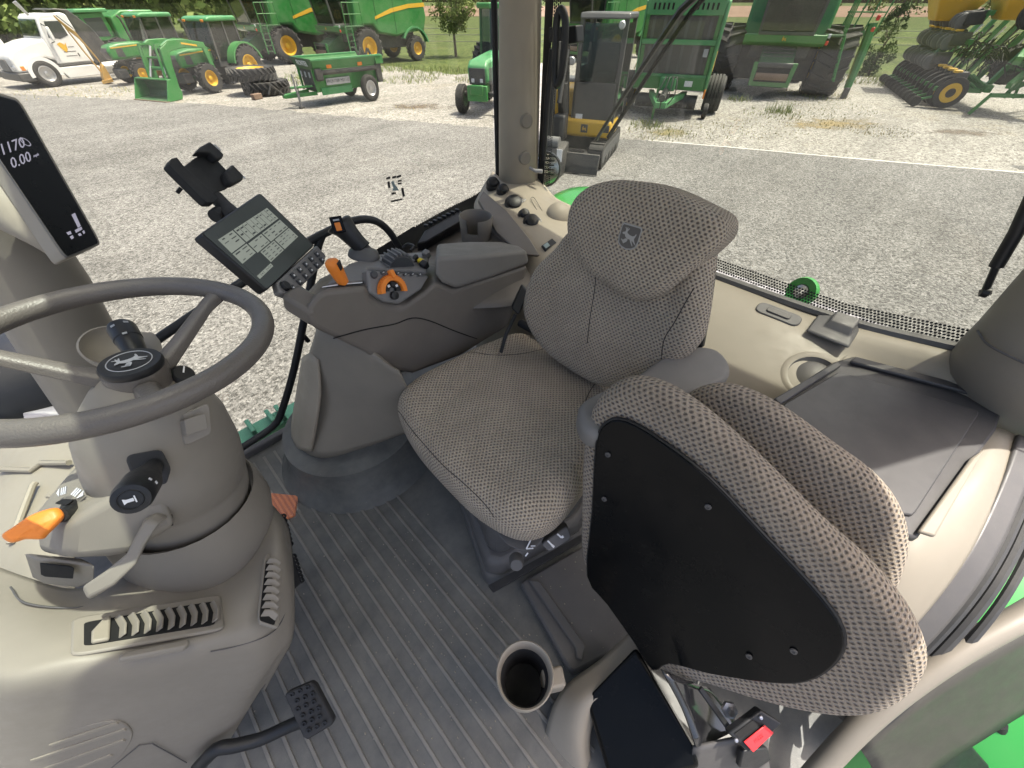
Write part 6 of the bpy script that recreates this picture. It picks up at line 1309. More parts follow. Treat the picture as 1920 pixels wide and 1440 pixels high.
def tyre_mesh(Rr, w, rim, lugs, kind):
    key = (round(Rr, 2), round(w, 2), round(rim, 2), lugs, kind)
    if key in TY: return TY[key]
    bm = BM()
    lathe(bm, [(rim, -w*.40), (rim*1.08, -w*.46), (Rr*.80, -w*.5), (Rr*.90, -w*.46), (Rr*.925, -w*.36), (Rr*.93, 0), (Rr*.925, w*.36), (Rr*.90, w*.46), (Rr*.80, w*.5), (rim*1.08, w*.46), (rim, w*.40)], (0, 0, 0), (0, 1, 0), 40)
    if kind == 'lug':
        for k in range(lugs):
            a = 2*math.pi*k/lugs
            for s in (-1, 1):
                a0 = a+(0.5 if s > 0 else 0)*2*math.pi/lugs; a1 = a0+0.24*s*0+0.20
                def pt(r, an, y): return V((r*math.cos(an), y, r*math.sin(an)))
                th = 0.085
                A = [pt(Rr*.93, a0, s*w*.02), pt(Rr*.93, a0+th, s*w*.02), pt(Rr*.93, a1+th, s*w*.49), pt(Rr*.93, a1, s*w*.49)]
                B = [pt(Rr*1.02, a0, s*w*.02), pt(Rr*1.02, a0+th*.8, s*w*.02), pt(Rr*1.0, a1+th*.8, s*w*.48), pt(Rr*1.0, a1, s*w*.48)]
                loft(bm, [A, B])
                C = [pt(Rr*.93, a1, s*w*.49), pt(Rr*.93, a1+th, s*w*.49), pt(Rr*.83, a1+th*1.3, s*w*.515), pt(Rr*.83, a1+.02, s*w*.515)]
                D_ = [pt(Rr*.985, a1, s*w*.48), pt(Rr*.985, a1+th*.8, s*w*.48), pt(Rr*.85, a1+th*1.2, s*w*.535), pt(Rr*.85, a1+.02, s*w*.535)]
                loft(bm, [C, D_])
    else:
        for y in (-.27, -.09, .09, .27):
            lathe(bm, [(Rr*.92, w*(y-.075)), (Rr, w*(y-.06)), (Rr, w*(y+.06)), (Rr*.92, w*(y+.075))], (0, 0, 0), (0, 1, 0), 40)
    bmesh.ops.recalc_face_normals(bm, faces=bm.faces[:])
    me = bpy.data.meshes.new('tyre'); bm.to_mesh(me); bm.free()
    for p in me.polygons: p.use_smooth = True
    me.set_sharp_from_angle(angle=R(35)); me.materials.append(MATS['tyre'])
    TY[key] = me
    return me
def rim_mesh(rim, w, mat, holes):
    key = ('rim', round(rim, 2), round(w, 2), mat, holes)
    if key in TY: return TY[key]
    bm = BM()
    for s in (-1, 1):
        lathe(bm, [(rim*1.04, s*w*.42), (rim*.97, s*w*.44), (rim*.9, s*w*.36), (rim*.78, s*w*.15), (rim*.5, s*w*.10), (rim*.34, s*w*.12), (rim*.30, s*w*.26), (rim*.16, s*w*.30), (0, s*w*.30)], (0, 0, 0), (0, 1, 0), 28)
        for k in range(holes):
            a = 2*math.pi*k/holes
            cyl(bm, (rim*.42*math.cos(a), s*w*.11, rim*.42*math.sin(a)), (rim*.42*math.cos(a), s*w*.17, rim*.42*math.sin(a)), rim*.045, seg=6)
    bmesh.ops.recalc_face_normals(bm, faces=bm.faces[:])
    me = bpy.data.meshes.new('rim'); bm.to_mesh(me); bm.free()
    for p in me.polygons: p.use_smooth = True
    me.set_sharp_from_angle(angle=R(35)); me.materials.append(MATS[mat])
    TY[key] = me
    return me
def wheel(parent, loc, Rr, w, rim, mat='yellow', kind='lug', lugs=20, holes=8, steer=0.0, lay=False):
    o = link_mesh('wheel', tyre_mesh(Rr, w, rim, lugs, kind), 'tyre', parent); o.location = loc; o.rotation_euler = (R(90) if lay else 0, random.uniform(0, 6), R(steer)) if not lay else (R(90), 0, random.uniform(0, 6))
    r = link_mesh('rim', rim_mesh(rim, w, mat, holes), mat, o)
    return o
def bx(name, c, s, mat, parent, bevel=0.02, rot=None, taper=None, **kw):
    bm = BM(); box(bm, c, s, rot, taper); return P(name, bm, mat, parent, bevel=bevel, **kw)
def side_prism(name, prof, y0, y1, mat, parent, bevel=0.02, **kw):
    """x-z outline drawn on the side of the machine and extruded across it"""
    bm = BM(); prism(bm, [(x, y0, z) for x, z in prof], (0, y1-y0, 0)); return P(name, bm, mat, parent, bevel=bevel, **kw)

# ---------------------------------------------------------------- white road truck
t = machine('road_truck', (0.602, 34.47, -1.8), 197, 'white day-cab truck with yellow door emblem at the far left', 'truck')
side_prism('hood', [(-.78, .95), (-.78, 1.78), (-.2, 1.70), (.75, 1.42), (.98, 1.15), (1.02, .62), (.52, .62), (.42, .95), (.1, 1.14), (-.35, 1.12)], -1.0, 1.0, 'white_paint', t, 0.09, seg=3)
side_prism('bumper', [(.45, .62), (1.10, .62), (1.10, .30), (.55, .28)], -1.08, 1.08, 'charcoal', t, 0.05)
side_prism('grille', [(.985, 1.12), (1.04, 1.10), (1.05, .66), (1.0, .66)], -.42, .42, 'mid_steel', t, 0.01)
for s in (-1, 1):
    bx('headlight', (.88, s*.80, .80), (.30, .34, .20), 'lens_clear', t, 0.05); bx('indicator', (.74, s*.985, .78), (.16, .05, .18), 'lamp_orange', t, 0.02)
cab = side_prism('cab', [(-.72, .80), (-.72, 1.78), (-.98, 2.50), (-1.15, 2.62), (-2.0, 2.68), (-2.22, 2.62), (-2.28, .80)], -1.02, 1.02, 'white_paint', t, 0.07, seg=3)
bm = BM(); prism(bm, [(-.735, -.90, 1.84), (-.735, .90, 1.84), (-.955, .84, 2.44), (-.955, -.84, 2.44)], (.03, 0, .01)); P('windscreen', bm, 'machine_glass', t)
d = side_prism('door', [(-.88, .86), (-.88, 1.80), (-1.12, 2.46), (-1.84, 2.46), (-1.86, .86)], 1.02, 1.035, 'white_paint', t, 0.006)
bm = BM(); prism(bm, [(-.96, 1.037, 1.80), (-1.17, 1.037, 2.38), (-1.78, 1.037, 2.38), (-1.80, 1.037, 1.86), (-1.4, 1.037, 1.74)], (0, .008, 0)); P('side_window', bm, 'cabin_dark', d, smooth=0)
bm = BM(); prism(bm, [(-1.12, 1.04, 1.56), (-1.28, 1.04, 1.62), (-1.42, 1.04, 1.52), (-1.50, 1.04, 1.60), (-1.44, 1.04, 1.36), (-1.32, 1.04, 1.22), (-1.22, 1.04, 1.34)], (0, .005, 0)); P('door_emblem', bm, 'yellow', d, smooth=0)
for k, (a, b) in enumerate(((1.50, 1.75), (1.22, 1.72), (1.22, 1.68))): bx('lettering_line', (-(a+b)/2, 1.038, 1.42-.16*k if k else 1.43), (b-a, .006, .025), 'machine_grey', d, 0)
bx('door_handle', (-1.76, 1.045, 1.12), (.05, .02, .14), 'charcoal', d, 0.008)
bm = BM(); loft(bm, [[(-.95, 1.2, 1.68), (-.95, 1.32, 1.68), (-1.10, 1.32, 1.72), (-1.10, 1.2, 1.72)], [(-.98, 1.2, 2.20), (-.98, 1.32, 2.20), (-1.12, 1.32, 2.2), (-1.12, 1.2, 2.2)]]); P('mirror', bm, 'white_paint', t, bevel=.04)
bm = BM(); tube(bm, [(-.95, 1.02, 1.60), (-1.02, 1.26, 1.66)], .02, 6); tube(bm, [(-1.0, 1.02, 2.3), (-1.04, 1.26, 2.2)], .02, 6); P('mirror_arm', bm, 'charcoal', t)
for yy in (-1.0, 1.0):
    bm = BM(); lathe(bm, [(.50, -.06), (.66, -.06), (.66, .14), (.50, .14)], (0, yy-.04, .52), (0, 1, 0), 24, -10, 190); P('wheel_arch', bm, 'white_paint', t, smooth=50)
side_prism('side_fairing', [(-.62, .62), (-.62, .70), (-2.05, .72), (-2.35, .62), (-2.5, .28), (-.80, .26)], .80, 1.06, 'white_paint', t, 0.03)
bx('step_gap', (-1.4, 1.0, .76), (1.6, .12, .07), 'charcoal', t, 0.01)
side_prism('back_wall', [(-2.3, .72), (-2.22, 2.68), (-2.05, 2.74), (-1.70, 2.76), (-1.9, 2.82), (-2.4, 2.78), (-3.0, 2.1), (-3.25, 1.3), (-3.3, .8)], -.98, .98, 'charcoal', t, 0.04)
bx('frame_rail', (-2.6, .45, .62), (4.2, .10, .26), 'dark_steel', t, 0.01); bx('frame_rail', (-2.6, -.45, .62), (4.2, .10, .26), 'dark_steel', t, 0.01)
bm = BM(); cyl(bm, (-2.55, .86, .52), (-3.35, .86, .52), .27, seg=20); P('fuel_tank', bm, 'alloy', t)
bm = BM(); tube(bm, [(-.75, 1.02, 2.6), (-.55, 1.02, 3.05)], [.05, .09], 10); P('air_horn', bm, 'alloy', t)
for x in (0, -4.2):
    for s in (-1, 1): wheel(t, (x, s*.98, .52), .52, .30, .30, 'alloy', 'rib', holes=10)

# second white truck just showing behind
t = machine('white_pickup', (-2.271, 40.543, -1.8), 197, 'white vehicle bonnet peeking in behind the road truck', 'truck')
side_prism('hood', [(-.6, .6), (-.6, 1.55), (.3, 1.45), (.95, 1.2), (1.0, .6)], -.95, .95, 'white_paint', t, 0.12, seg=3)
side_prism('cab', [(-.6, .6), (-.6, 1.55), (-1.1, 2.1), (-2.2, 2.1), (-2.4, .6)], -.95, .95, 'white_paint', t, 0.1)
for s in (-1, 1): wheel(t, (0, s*.9, .42), .42, .28, .24, 'alloy', 'rib'); wheel(t, (-2.6, s*.9, .42), .42, .28, .24, 'alloy', 'rib')

# ---------------------------------------------------------------- old yellow digger arm
t = machine('yellow_digger_arm', (3.039, 33.045, -1.8), 182, 'weathered yellow digger boom standing behind the white truck', 'digger')
t.scale = (0.27, 0.8, 0.92)
def beam(name, pts, w, mat, par):
    bm = BM(); loft(bm, [[V((x, -.12, z-h)), V((x, .12, z-h)), V((x, .12, z+h)), V((x, -.12, z+h))] for x, z, h in pts]); return P(name, bm, mat, par, bevel=.02)
beam('boom', [(2.15, 2.78, .06), (1.5, 2.42, .12), (.55, 2.02, .15), (-.1, 1.35, .12), (-.45, .95, .10)], .24, 'cat_yellow', t)
bm = BM(); loft(bm, [[(1.55-.10, -.1, 2.3), (1.55+.10, -.1, 2.35), (1.55+.10, .1, 2.35), (1.55-.10, .1, 2.3)], [(.95-.13, -.1, 1.35), (.95+.13, -.1, 1.4), (.95+.13, .1, 1.4), (.95-.13, .1, 1.35)], [(.25-.12, -.1, .5), (.25+.12, -.1, .55), (.25+.12, .1, .55), (.25-.12, .1, .5)], [(.1, -.1, .2), (.3, -.1, .2), (.3, .1, .2), (.1, .1, .2)]]); P('dipper', bm, 'cat_yellow', t, bevel=.02)
bm = BM(); bar(bm, (1.9, .18, 2.82), (.6, .18, 2.3), .06, .06); bar(bm, (.62, .18, 2.25), (-.25, .18, 1.4), .05, .05); P('hydraulic_ram', bm, 'dark_steel', t)
side_prism('base_frame', [(.7, .1), (.5, .35), (-.2, .75), (-.6, .85), (-.7, .12)], -.4, .4, 'cat_yellow', t, 0.04)
bm = BM(); bar(bm, (1.1, .3, .08), (-.6, .5, .16), .14, .14); P('stabiliser', bm, 'cat_yellow', t, bevel=.01)
t = machine('feed_hopper', (5.121, 32.303, -1.8), 205, 'faded orange steel hopper box between the two green tractors', 'hopper', None, 0.78)
bm = BM(); loft(bm, [[(-.25, -.25, .25), (.25, -.25, .25), (.25, .25, .25), (-.25, .25, .25)], [(-.42, -.42, .9), (.42, -.42, .9), (.42, .42, .9), (-.42, .42, .9)], [(-.5, -.55, 1.75), (.5, -.55, 1.75), (.5, .55, 1.75), (-.5, .55, 1.75)]]); P('hopper_shell', bm, 'cat_yellow', t, bevel=.02)
bx('hopper_rim', (0, 0, 1.76), (1.06, 1.16, .06), 'cat_yellow', t, .01)
for x, y in ((.25, .25), (-.25, .25), (.25, -.25), (-.25, -.25)): bx('leg', (x, y, .16), (.07, .07, .32), 'rust_wood', t, .01)

# ---------------------------------------------------------------- tractors
def tractor(name, gp, rz, label, fw, rw, wheelbase, hood_top, cab_top, loader=False, group='parked green tractors', nose='grille', scale=1.0):
    t = machine(name, gp, rz, label, 'tractor', group, scale)
    fr, fwid = fw; rr, rwid = rw
    wb = wheelbase
    side_prism('hood', [(.72, hood_top-.62), (.80, hood_top-.28), (.62, hood_top-.08), (.1, hood_top), (-wb*.46, hood_top+.02), (-wb*.46, hood_top-.55), (.2, hood_top-.62)], -.38, .38, 'green', t, 0.10, seg=3)
    side_prism('grille', [(.73, hood_top-.60), (.825, hood_top-.32), (.70, hood_top-.16), (.55, hood_top-.60)], -.30, .30, 'charcoal', t, 0.03)
    for s in (-1, 1):
        side_prism('side_grille', [(.45, hood_top-.5), (.40, hood_top-.22), (.12, hood_top-.2), (.10, hood_top-.52)], s*.383-.004, s*.383+.004, 'charcoal', t, 0)
        side_prism('stripe', [(.6, hood_top-.15), (-wb*.45, hood_top-.07), (-wb*.45, hood_top-.12), (.58, hood_top-.19)], s*.386-.004, s*.386+.004, 'yellow', t, 0)
    bx('front_weight', (.55, 0, fr+.02), (.45, .5, .36), 'dark_steel', t, .04)
    bx('chassis', (-wb*.5, 0, .72), (wb*1.05, .48, .44), 'dark_steel', t, .04)
    bm = BM(); cyl(bm, (0, -.85, fr), (0, .85, fr), .09); P('front_axle', bm, 'green_dark', t)
    bm = BM(); cyl(bm, (-wb, -.9, rr), (-wb, .9, rr), .16); P('rear_axle', bm, 'green_dark', t)
    x0, x1 = -wb*.44, -wb*1.12
    zb = hood_top-.2; zt = cab_top
    # cab posts and panes
    for s in (-1, 1):
        for (xa, xb) in ((x0, x0-.16), (-wb*.80, -wb*.82), (x1, x1+.05)):
            bm = BM(); bar(bm, (xa, s*.66, zb-.35), (xb, s*.70, zt), .07, .07); P('cab_post', bm, 'charcoal', t)
        bm = BM(); prism(bm, [(x0, s*.665, zb-.3), (x1, s*.665, zb-.05), (x1+.05, s*.695, zt), (x0-.15, s*.695, zt)], (0, s*.008, 0)); P('side_pane', bm, 'machine_glass', t, smooth=0)
    bm = BM(); prism(bm, [(x0, -.62, zb), (x0, .62, zb), (x0-.15, .64, zt), (x0-.15, -.64, zt)], (.01, 0, 0)); P('windscreen', bm, 'machine_glass', t, smooth=0)
    bm = BM(); prism(bm, [(x1, -.62, zb), (x1, .62, zb), (x1+.05, .64, zt), (x1+.05, -.64, zt)], (-.01, 0, 0)); P('rear_pane', bm, 'machine_glass', t, smooth=0)
    side_prism('roof', [(x0-.05, zt), (x0-.10, zt+.12), (x0-.3, zt+.17), (x1-.05, zt+.17), (x1-.12, zt)], -.78, .78, 'green_pale', t, 0.06, seg=3)
    bx('cab_floor', ((x0+x1)/2, 0, zb-.42), (abs(x1-x0), 1.25, .18), 'charcoal', t, .02)
    bx('driver_seat', (x1+.45, 0, zb-.08), (.42, .46, .5), 'cabin_dark', t, .06)
    bm = BM(); tube(bm, [(x0-.12, 0, zb-.3), (x0-.3, 0, zb+.05)], .03, 8); lathe(bm, [(.17, -.015), (.2, 0), (.17, .015)], (x0-.31, 0, zb+.07), (-.5, 0, .85), 18, close=True); P('steering_wheel', bm, 'cabin_dark', t)
    for s in (-1, 1):
        bx('roof_lamp', (x0-.02, s*.55, zt+.02), (.05, .16, .09), 'lamp_orange', t, .02)
        bm = BM(); lathe(bm, [(rr+.03, -.22), (rr+.10, -.22), (rr+.10, .24), (rr+.03, .24)], (-wb, s*.86, rr), (0, 1, 0), 22, 15, 170); P('fender', bm, 'green', t, smooth=50)
        wheel(t, (0, s*.82, fr), fr, fwid, fr*.52, 'yellow', 'lug', 18)
        wheel(t, (-wb, s*.86, rr), rr, rwid, rr*.52, 'yellow', 'lug', 20)
        bm = BM(); prism(bm, [(-wb*.52, s*.5, .45), (-wb*.75, s*.5, .45), (-wb*.75, s*.8, .45), (-wb*.52, s*.8, .45)], (0, 0, .06)); prism(bm, [(-wb*.52, s*.5, .8), (-wb*.72, s*.5, .8), (-wb*.72, s*.78, .8), (-wb*.52, s*.78, .8)], (0, 0, .06)); P('step', bm, 'dark_steel', t)
    bm = BM(); tube(bm, [(-wb*.38, -.46, hood_top-.3), (-wb*.38, -.5, cab_top-.05), (-wb*.34, -.5, cab_top+.06)], .05, 10); P('exhaust_stack', bm, 'dark_steel', t, smooth=60)
    if loader:
        for s in (-1, 1):
            y = s*.56
            bx('loader_mount', (-wb*.26, y, hood_top-.42), (.22, .12, .95), 'green', t, .03)
            bm = BM(); loft(bm, [[(x, y-.06, z0), (x, y+.06, z0), (x, y+.06, z1), (x, y-.06, z1)] for x, z0, z1 in ((-wb*.28, hood_top-.02, hood_top+.20), (.3, hood_top+.08, hood_top+.36), (1.0, hood_top+.02, hood_top+.36), (1.4, hood_top-.15, hood_top+.20))]); P('loader_arm', bm, 'green', t, bevel=.02)
            bm = BM(); prism(bm, [(1.05, y-.07, hood_top+.30), (1.47, y-.07, hood_top+.12), (1.60, y-.07, hood_top-.35), (1.70, y-.07, .38), (1.46, y-.07, .32), (1.30, y-.07, hood_top-.5)], (0, .14, 0)); P('loader_boom', bm, 'green', t, bevel=.02)
            side_prism('stripe', [(-.25, hood_top+.14), (.45, hood_top+.26), (.45, hood_top+.20), (-.25, hood_top+.08)], y+s*.062, y+s*.068, 'yellow', t, 0)
            bm = BM(); cyl(bm, (1.1, y*.78, hood_top+.15), (1.75, y*.78, .72), .045); P('loader_ram', bm, 'alloy', t)
            bm = BM(); bar(bm, (1.1, y*.86, hood_top+.24), (1.55, y*.86, hood_top+.22), .07, .07); bar(bm, (1.55, y*.86, hood_top+.22), (1.8, y*.86, .6), .06, .08); P('linkage', bm, 'green', t)
        bm = BM(); cyl(bm, (1.5, -.56, hood_top-.55), (1.5, .56, hood_top-.55), .07); cyl(bm, (1.42, -.56, hood_top-.2), (1.42, .56, hood_top-.2), .04); P('cross_tube', bm, 'green', t)
        W = .98
        prof = [(1.95, .70), (1.74, .58), (1.70, .25), (1.82, .04), (2.55, .0)]
        bm = BM(); prism(bm, [(x, -W, z) for x, z in prof+[(2.55, .03), (1.84, .08), (1.74, .27), (1.78, .56), (1.97, .67)]], (0, 2*W, 0)); bk = P('bucket', bm, 'green_dark', t, bevel=.006)
        for s in (-1, 1):
            side_prism('bucket_cheek', [(1.95, .70), (1.74, .58), (1.70, .25), (1.82, .02), (2.55, .0), (2.10, .70)], s*W-.02, s*W+.02, 'green', bk, .006)
        bx('cutting_edge', (2.52, 0, .015), (.16, 2*W+.05, .03), 'rust_wood', bk, .004)
        bx('bucket_lip', (2.0, 0, .70), (.20, 2*W, .05), 'green', bk, .01)
    return t
tractor('loader_tractor', (5.706, 26.613, -1.8), 205, 'green tractor with front loader and lowered bucket', (.55, .38), (.80, .48), 2.35, 1.55, 2.42, True)
tractor('utility_tractor', (4.131, 31.695, -1.8), 196, 'green cab tractor half hidden behind the loader bucket', (.45, .30), (.80, .48), 2.35, 1.62, 2.50, False)

# ---------------------------------------------------------------- old tractor beside the pillar
t = machine('old_row_tractor', (11.805, 13.311, -1.8), 209, 'older green tractor with narrow front wheels half behind the pillar', 'tractor')
side_prism('hood', [(.55, 1.0), (.62, 1.45), (.4, 1.62), (-1.9, 1.75), (-1.9, 1.05), (0, .95)], -.36, .36, 'green_pale', t, 0.09, seg=3)
bx('grille', (.58, 0, 1.2), (.06, .6, .46), 'charcoal', t, .02)
for s in (-1, 1):
    for k in range(5): bx('louvre', (.3-.09*k, s*.365, 1.18), (.03, .02, .46), 'mid_steel', t, .004)
    bx('headlight', (.6, s*.16, 1.08), (.06, .12, .12), 'lens_clear', t, .02)
bx('front_bolster', (.35, 0, .82), (.8, .5, .30), 'green', t, .04); bx('bolster_plate', (.62, 0, .72), (.16, .75, .46), 'green', t, .03)
bm = BM(); cyl(bm, (0, -.75, .62), (0, .75, .62), .08); P('front_axle', bm, 'dark_steel', t)
bx('chassis', (-1.5, 0, .8), (2.6, .45, .5), 'dark_steel', t, .04)
for s in (-1, 1): wheel(t, (0, s*.85, .45), .45, .30, .23, 'green_dark', 'rib'); wheel(t, (-2.9, s*.95, .95), .95, .5, .5, 'yellow', 'lug')
for s in (-1, 1):
    for (xa, xb) in ((-1.95, -2.05), (-3.3, -3.25)): 
        bm = BM(); bar(bm, (xa, s*.7, 1.5), (xb, s*.7, 2.9), .08, .08); P('cab_post', bm, 'green_dark', t)
bx('roof', (-2.65, 0, 2.96), (1.6, 1.6, .16), 'green', t, .05); bm = BM(); prism(bm, [(-1.95, -.66, 1.6), (-1.95, .66, 1.6), (-2.05, .66, 2.88), (-2.05, -.66, 2.88)], (.01, 0, 0)); P('windscreen', bm, 'machine_glass', t)
bm = BM(); tube(bm, [(-.9, .25, 1.6), (-.9, .25, 2.45), (-.82, .25, 2.6)], .05, 10); P('exhaust_stack', bm, 'dark_steel', t)

# ---------------------------------------------------------------- combines
def combine(gp, rz, label, scale=1.0, wide=False):
    t = machine('combine_harvester', gp, rz, label, 'combine', 'green combine harvesters', scale)
    fr = .95
    W = 1.55
    # body side profile
    side_prism('body', [(.6, 1.55), (-.1, 1.95), (-.9, 1.95), (-1.2, 1.55), (-2.6, 1.35), (-3.6, 1.5), (-5.0, 1.6), (-5.25, 2.3), (-5.1, 3.3), (-4.2, 3.75), (.2, 3.75), (.35, 2.4)], -W, W, 'green', t, 0.12, seg=3)
    for s in (-1, 1):
        bm = BM(); pts_u = [(-1.1, 2.35), (-2.4, 2.72), (-3.8, 2.92), (-5.15, 2.98)]; pts_l = [(-5.2, 2.78), (-3.8, 2.72), (-2.4, 2.52), (-1.1, 2.22)]
        prism(bm, [(x, s*(W+.004), z) for x, z in pts_u+pts_l], (0, s*.01, 0)); P('stripe', bm, 'yellow', t, smooth=0)
        bm = BM(); bar(bm, (-2.6, s*(W+.006), 1.5), (-2.6, s*(W+.006), 3.6), .02, .012); bar(bm, (-1.2, s*(W+.006), 2.0), (-1.2, s*(W+.006), 3.6), .02, .012); P('panel_joint', bm, 'green_dark', t)
        bm = BM(); lathe(bm, [(1.05, -.18), (1.16, -.18), (1.16, .16), (1.05, .16)], (-4.1, s*1.45, .68), (0, 1, 0), 20, 15, 150); P('rear_arch', bm, 'green_pale', t, smooth=50)
    bx('underbody', (-2.3, 0, 1.2), (4.4, 1.8, .9), 'dark_steel', t, .06); bx('axle_box', (-.1, 0, 1.0), (.9, 2.9, 1.1), 'dark_steel', t, .06); bx('shield', (.7, 0, 1.45), (.5, 2.2, .5), 'dark_steel', t, .04)
    bx('grain_tank', (-1.6, 0, 3.95), (2.6, 2.6, .5), 'green', t, .06, taper=(1.1, 1.1))
    # cab
    for s in (-1, 1):
        for (xa, xb) in ((1.5, 1.75), (.4, .35)):
            bm = BM(); bar(bm, (xa, s*.95, 2.05), (xb, s*1.0, 3.6), .09, .09); P('cab_post', bm, 'charcoal', t)
        bm = BM(); prism(bm, [(1.5, s*.95, 2.05), (.4, s*.95, 2.05), (.35, s*1.0, 3.6), (1.75, s*1.0, 3.6)], (0, s*.01, 0)); P('side_pane', bm, 'machine_glass', t, smooth=0)
    bm = BM(); prism(bm, [(1.5, -.92, 2.05), (1.5, .92, 2.05), (1.75, .97, 3.6), (1.75, -.97, 3.6)], (.012, 0, 0)); P('windscreen', bm, 'machine_glass', t, smooth=0)
    bx('cab_interior', (.75, 0, 2.4), (.5, .6, .8), 'cabin_dark', t, .1); bx('cab_floor', (.95, 0, 2.0), (1.3, 1.95, .1), 'charcoal', t, .02)
    bx('cab_roof', (1.0, 0, 3.72), (1.9, 2.2, .24), 'green', t, .08)
    side_prism('front_beam', [(1.1, 1.95), (1.58, 1.98), (1.55, 1.72), (1.3, 1.62), (.6, 1.62)], -1.45, 1.45, 'green', t, .04)
    # feeder house
    side_prism('feeder_house', [(.9, 1.65), (.2, 1.2), (1.9, .35), (2.1, .45), (2.15, 1.05)], -.62, .62, 'green_dark', t, .04)
    bm = BM(); prism(bm, [(2.14, -.74, .42), (2.14, .74, .42), (2.2, .78, 1.18), (2.2, -.78, 1.18)], (.09, 0, 0)); ff = P('feeder_frame', bm, 'green', t, bevel=.02)
    bx('feeder_mouth', (2.275, 0, .80), (.04, 1.2, .46), 'recess_black', ff, .02)
    bm = BM(); cyl(bm, (2.28, -.58, .74), (2.28, .58, .74), .12, seg=12); P('feeder_drum', bm, 'rust_wood', ff)
    bx('feeder_hood', (2.28, 0, 1.10), (.10, 1.25, .16), 'charcoal', ff, .04)
    for k in range(7): bx('feeder_slat', (1.2+.13*k, 0, 1.62-.10*k), (.05, 1.1, .03), 'dark_steel', t, .005)
    deer('emblem', 'yellow', V((1.60, 0.0, 1.84)), (0, 1, 0), (0, 0, 1), .18, t, .012)
    # ladder platform on the left
    bx('platform', (.75, 1.72, 1.95), (1.3, .62, .06), 'green_dark', t, .01)
    bm = BM()
    for x in (.15, .55, .95, 1.35): tube(bm, [(x, 2.0, 1.95), (x, 2.0, 3.0)], .022, 6)
    for z in (2.5, 3.0): tube(bm, [(.15, 2.0, z), (1.35, 2.0, z)], .022, 6)
    P('handrail', bm, 'green', t)
    ld = BM()
    for dx in (0, .42): tube(ld, [(1.0+dx, 2.02, 1.98), (1.15+dx, 2.3, .62)], .03, 6)
    lo = P('ladder', ld, 'green', t)
    for k in range(5):
        f = k/5+.1; bx('rung', (1.0+.15*f+.21, 2.02+.28*f, 1.98-1.36*f), (.42, .08, .035), 'green_dark', lo, .005)
    for z, m in ((1.75, 'lamp_red'), (1.95, 'lens_clear')): bx('marker_lamp', (1.5, 1.5, z), (.06, .1, .13), m, t, .02)
    bx('front_lamp', (1.52, -1.3, 1.84), (.06, .14, .1), 'lens_clear', t, .02)
    if wide:
        for s in (-1, 1): wheel(t, (0, s*2.05, 1.12), 1.12, 1.25, .6, 'yellow', 'lug', 18)
        # unloading elevator on the left
        bm = BM(); tube(bm, [(.3, 2.9, 2.3), (.35, 3.0, 1.2), (.5, 3.05, .35)], [.16, .16, .13], 8); P('side_leg', bm, 'green', t)
        bx('side_leg_tip', (.52, 3.06, .16), (.26, .2, .4), 'charcoal', t, .02)
        bm = BM(); bar(bm, (.3, 1.6, 2.0), (.3, 3.0, 2.0), .1, .14); P('side_support', bm, 'green', t)
        bm = BM()
        for y in (1.9, 2.3, 2.7, 3.1): tube(bm, [(.3, y, 2.05), (.15, y+.15, 3.2)], .025, 6)
        for z in (2.6, 3.15): tube(bm, [(.22, 1.9, z), (.2, 3.2, z)], .025, 6)
        P('side_railing', bm, 'green', t)
        bx('warning_lamp', (.42, 2.95, 2.45), (.1, .12, .16), 'lamp_red', t, .02); bx('warning_lamp', (.42, 2.95, 2.12), (.1, .12, .14), 'lamp_red', t, .02)
    else:
        for s in (-1, 1): wheel(t, (0, s*1.75, fr), fr, .72, .50, 'yellow', 'lug', 18)
    for s in (-1, 1): wheel(t, (-4.1, s*1.45, .68), .68, .52, .34, 'yellow', 'lug', 18)
    return t
combine((16.589, 29.939, -1.8), 183, 'green combine with yellow rims and stripe right of the other, beside the spreader') .location.y += 1.7
c1 = combine((13.392, 34.833, -1.8), 183, 'green combine standing behind the stacked tyres and the loader tractor'); c1.location.y += 1.7
c3 = combine((24.788, 7.747, -1.8), 200, 'green combine with very wide front tyres facing the rear window', 1.06, True)
c4 = combine((27.185, 21.931, -1.8), 175, 'green combine whose striped side shows left of the mini excavator'); c4.location.x += 3
# older combine far left
t = machine('old_combine', (5.164, 41.364, -1.8), 192, 'old green combine behind the utility tractor and digger boom', 'combine', None, 0.86)
side_prism('body', [(0, 1.0), (-.2, 2.75), (-1.0, 3.1), (-3.0, 3.1), (-3.7, 2.2), (-3.8, 1.0)], -1.4, 1.4, 'green', t, .08)
side_prism('cab', [(1.3, 1.5), (1.5, 2.95), (0, 3.05), (-.1, 1.5)], -.95, .95, 'green', t, .06)
for s in (-1, 1): side_prism('side_window', [(1.15, 1.75), (1.3, 2.7), (.2, 2.75), (.2, 1.75)], s*.955-.004, s*.955+.004, 'cabin_dark', t, 0)
bm = BM(); prism(bm, [(1.37, -.8, 1.7), (1.37, .8, 1.7), (1.5, .8, 2.75), (1.5, -.8, 2.75)], (.012, 0, 0)); P('windscreen', bm, 'cabin_dark', t)
side_prism('roof', [(1.7, 2.98), (1.6, 3.16), (-.3, 3.2), (-.3, 3.0)], -1.1, 1.1, 'green_pale', t, .05)
for s in (-1, 1): wheel(t, (.2, s*1.5, .85), .85, .6, .42, 'yellow', 'lug'); wheel(t, (-3.3, s*1.2, .5), .5, .35, .25, 'yellow', 'lug')

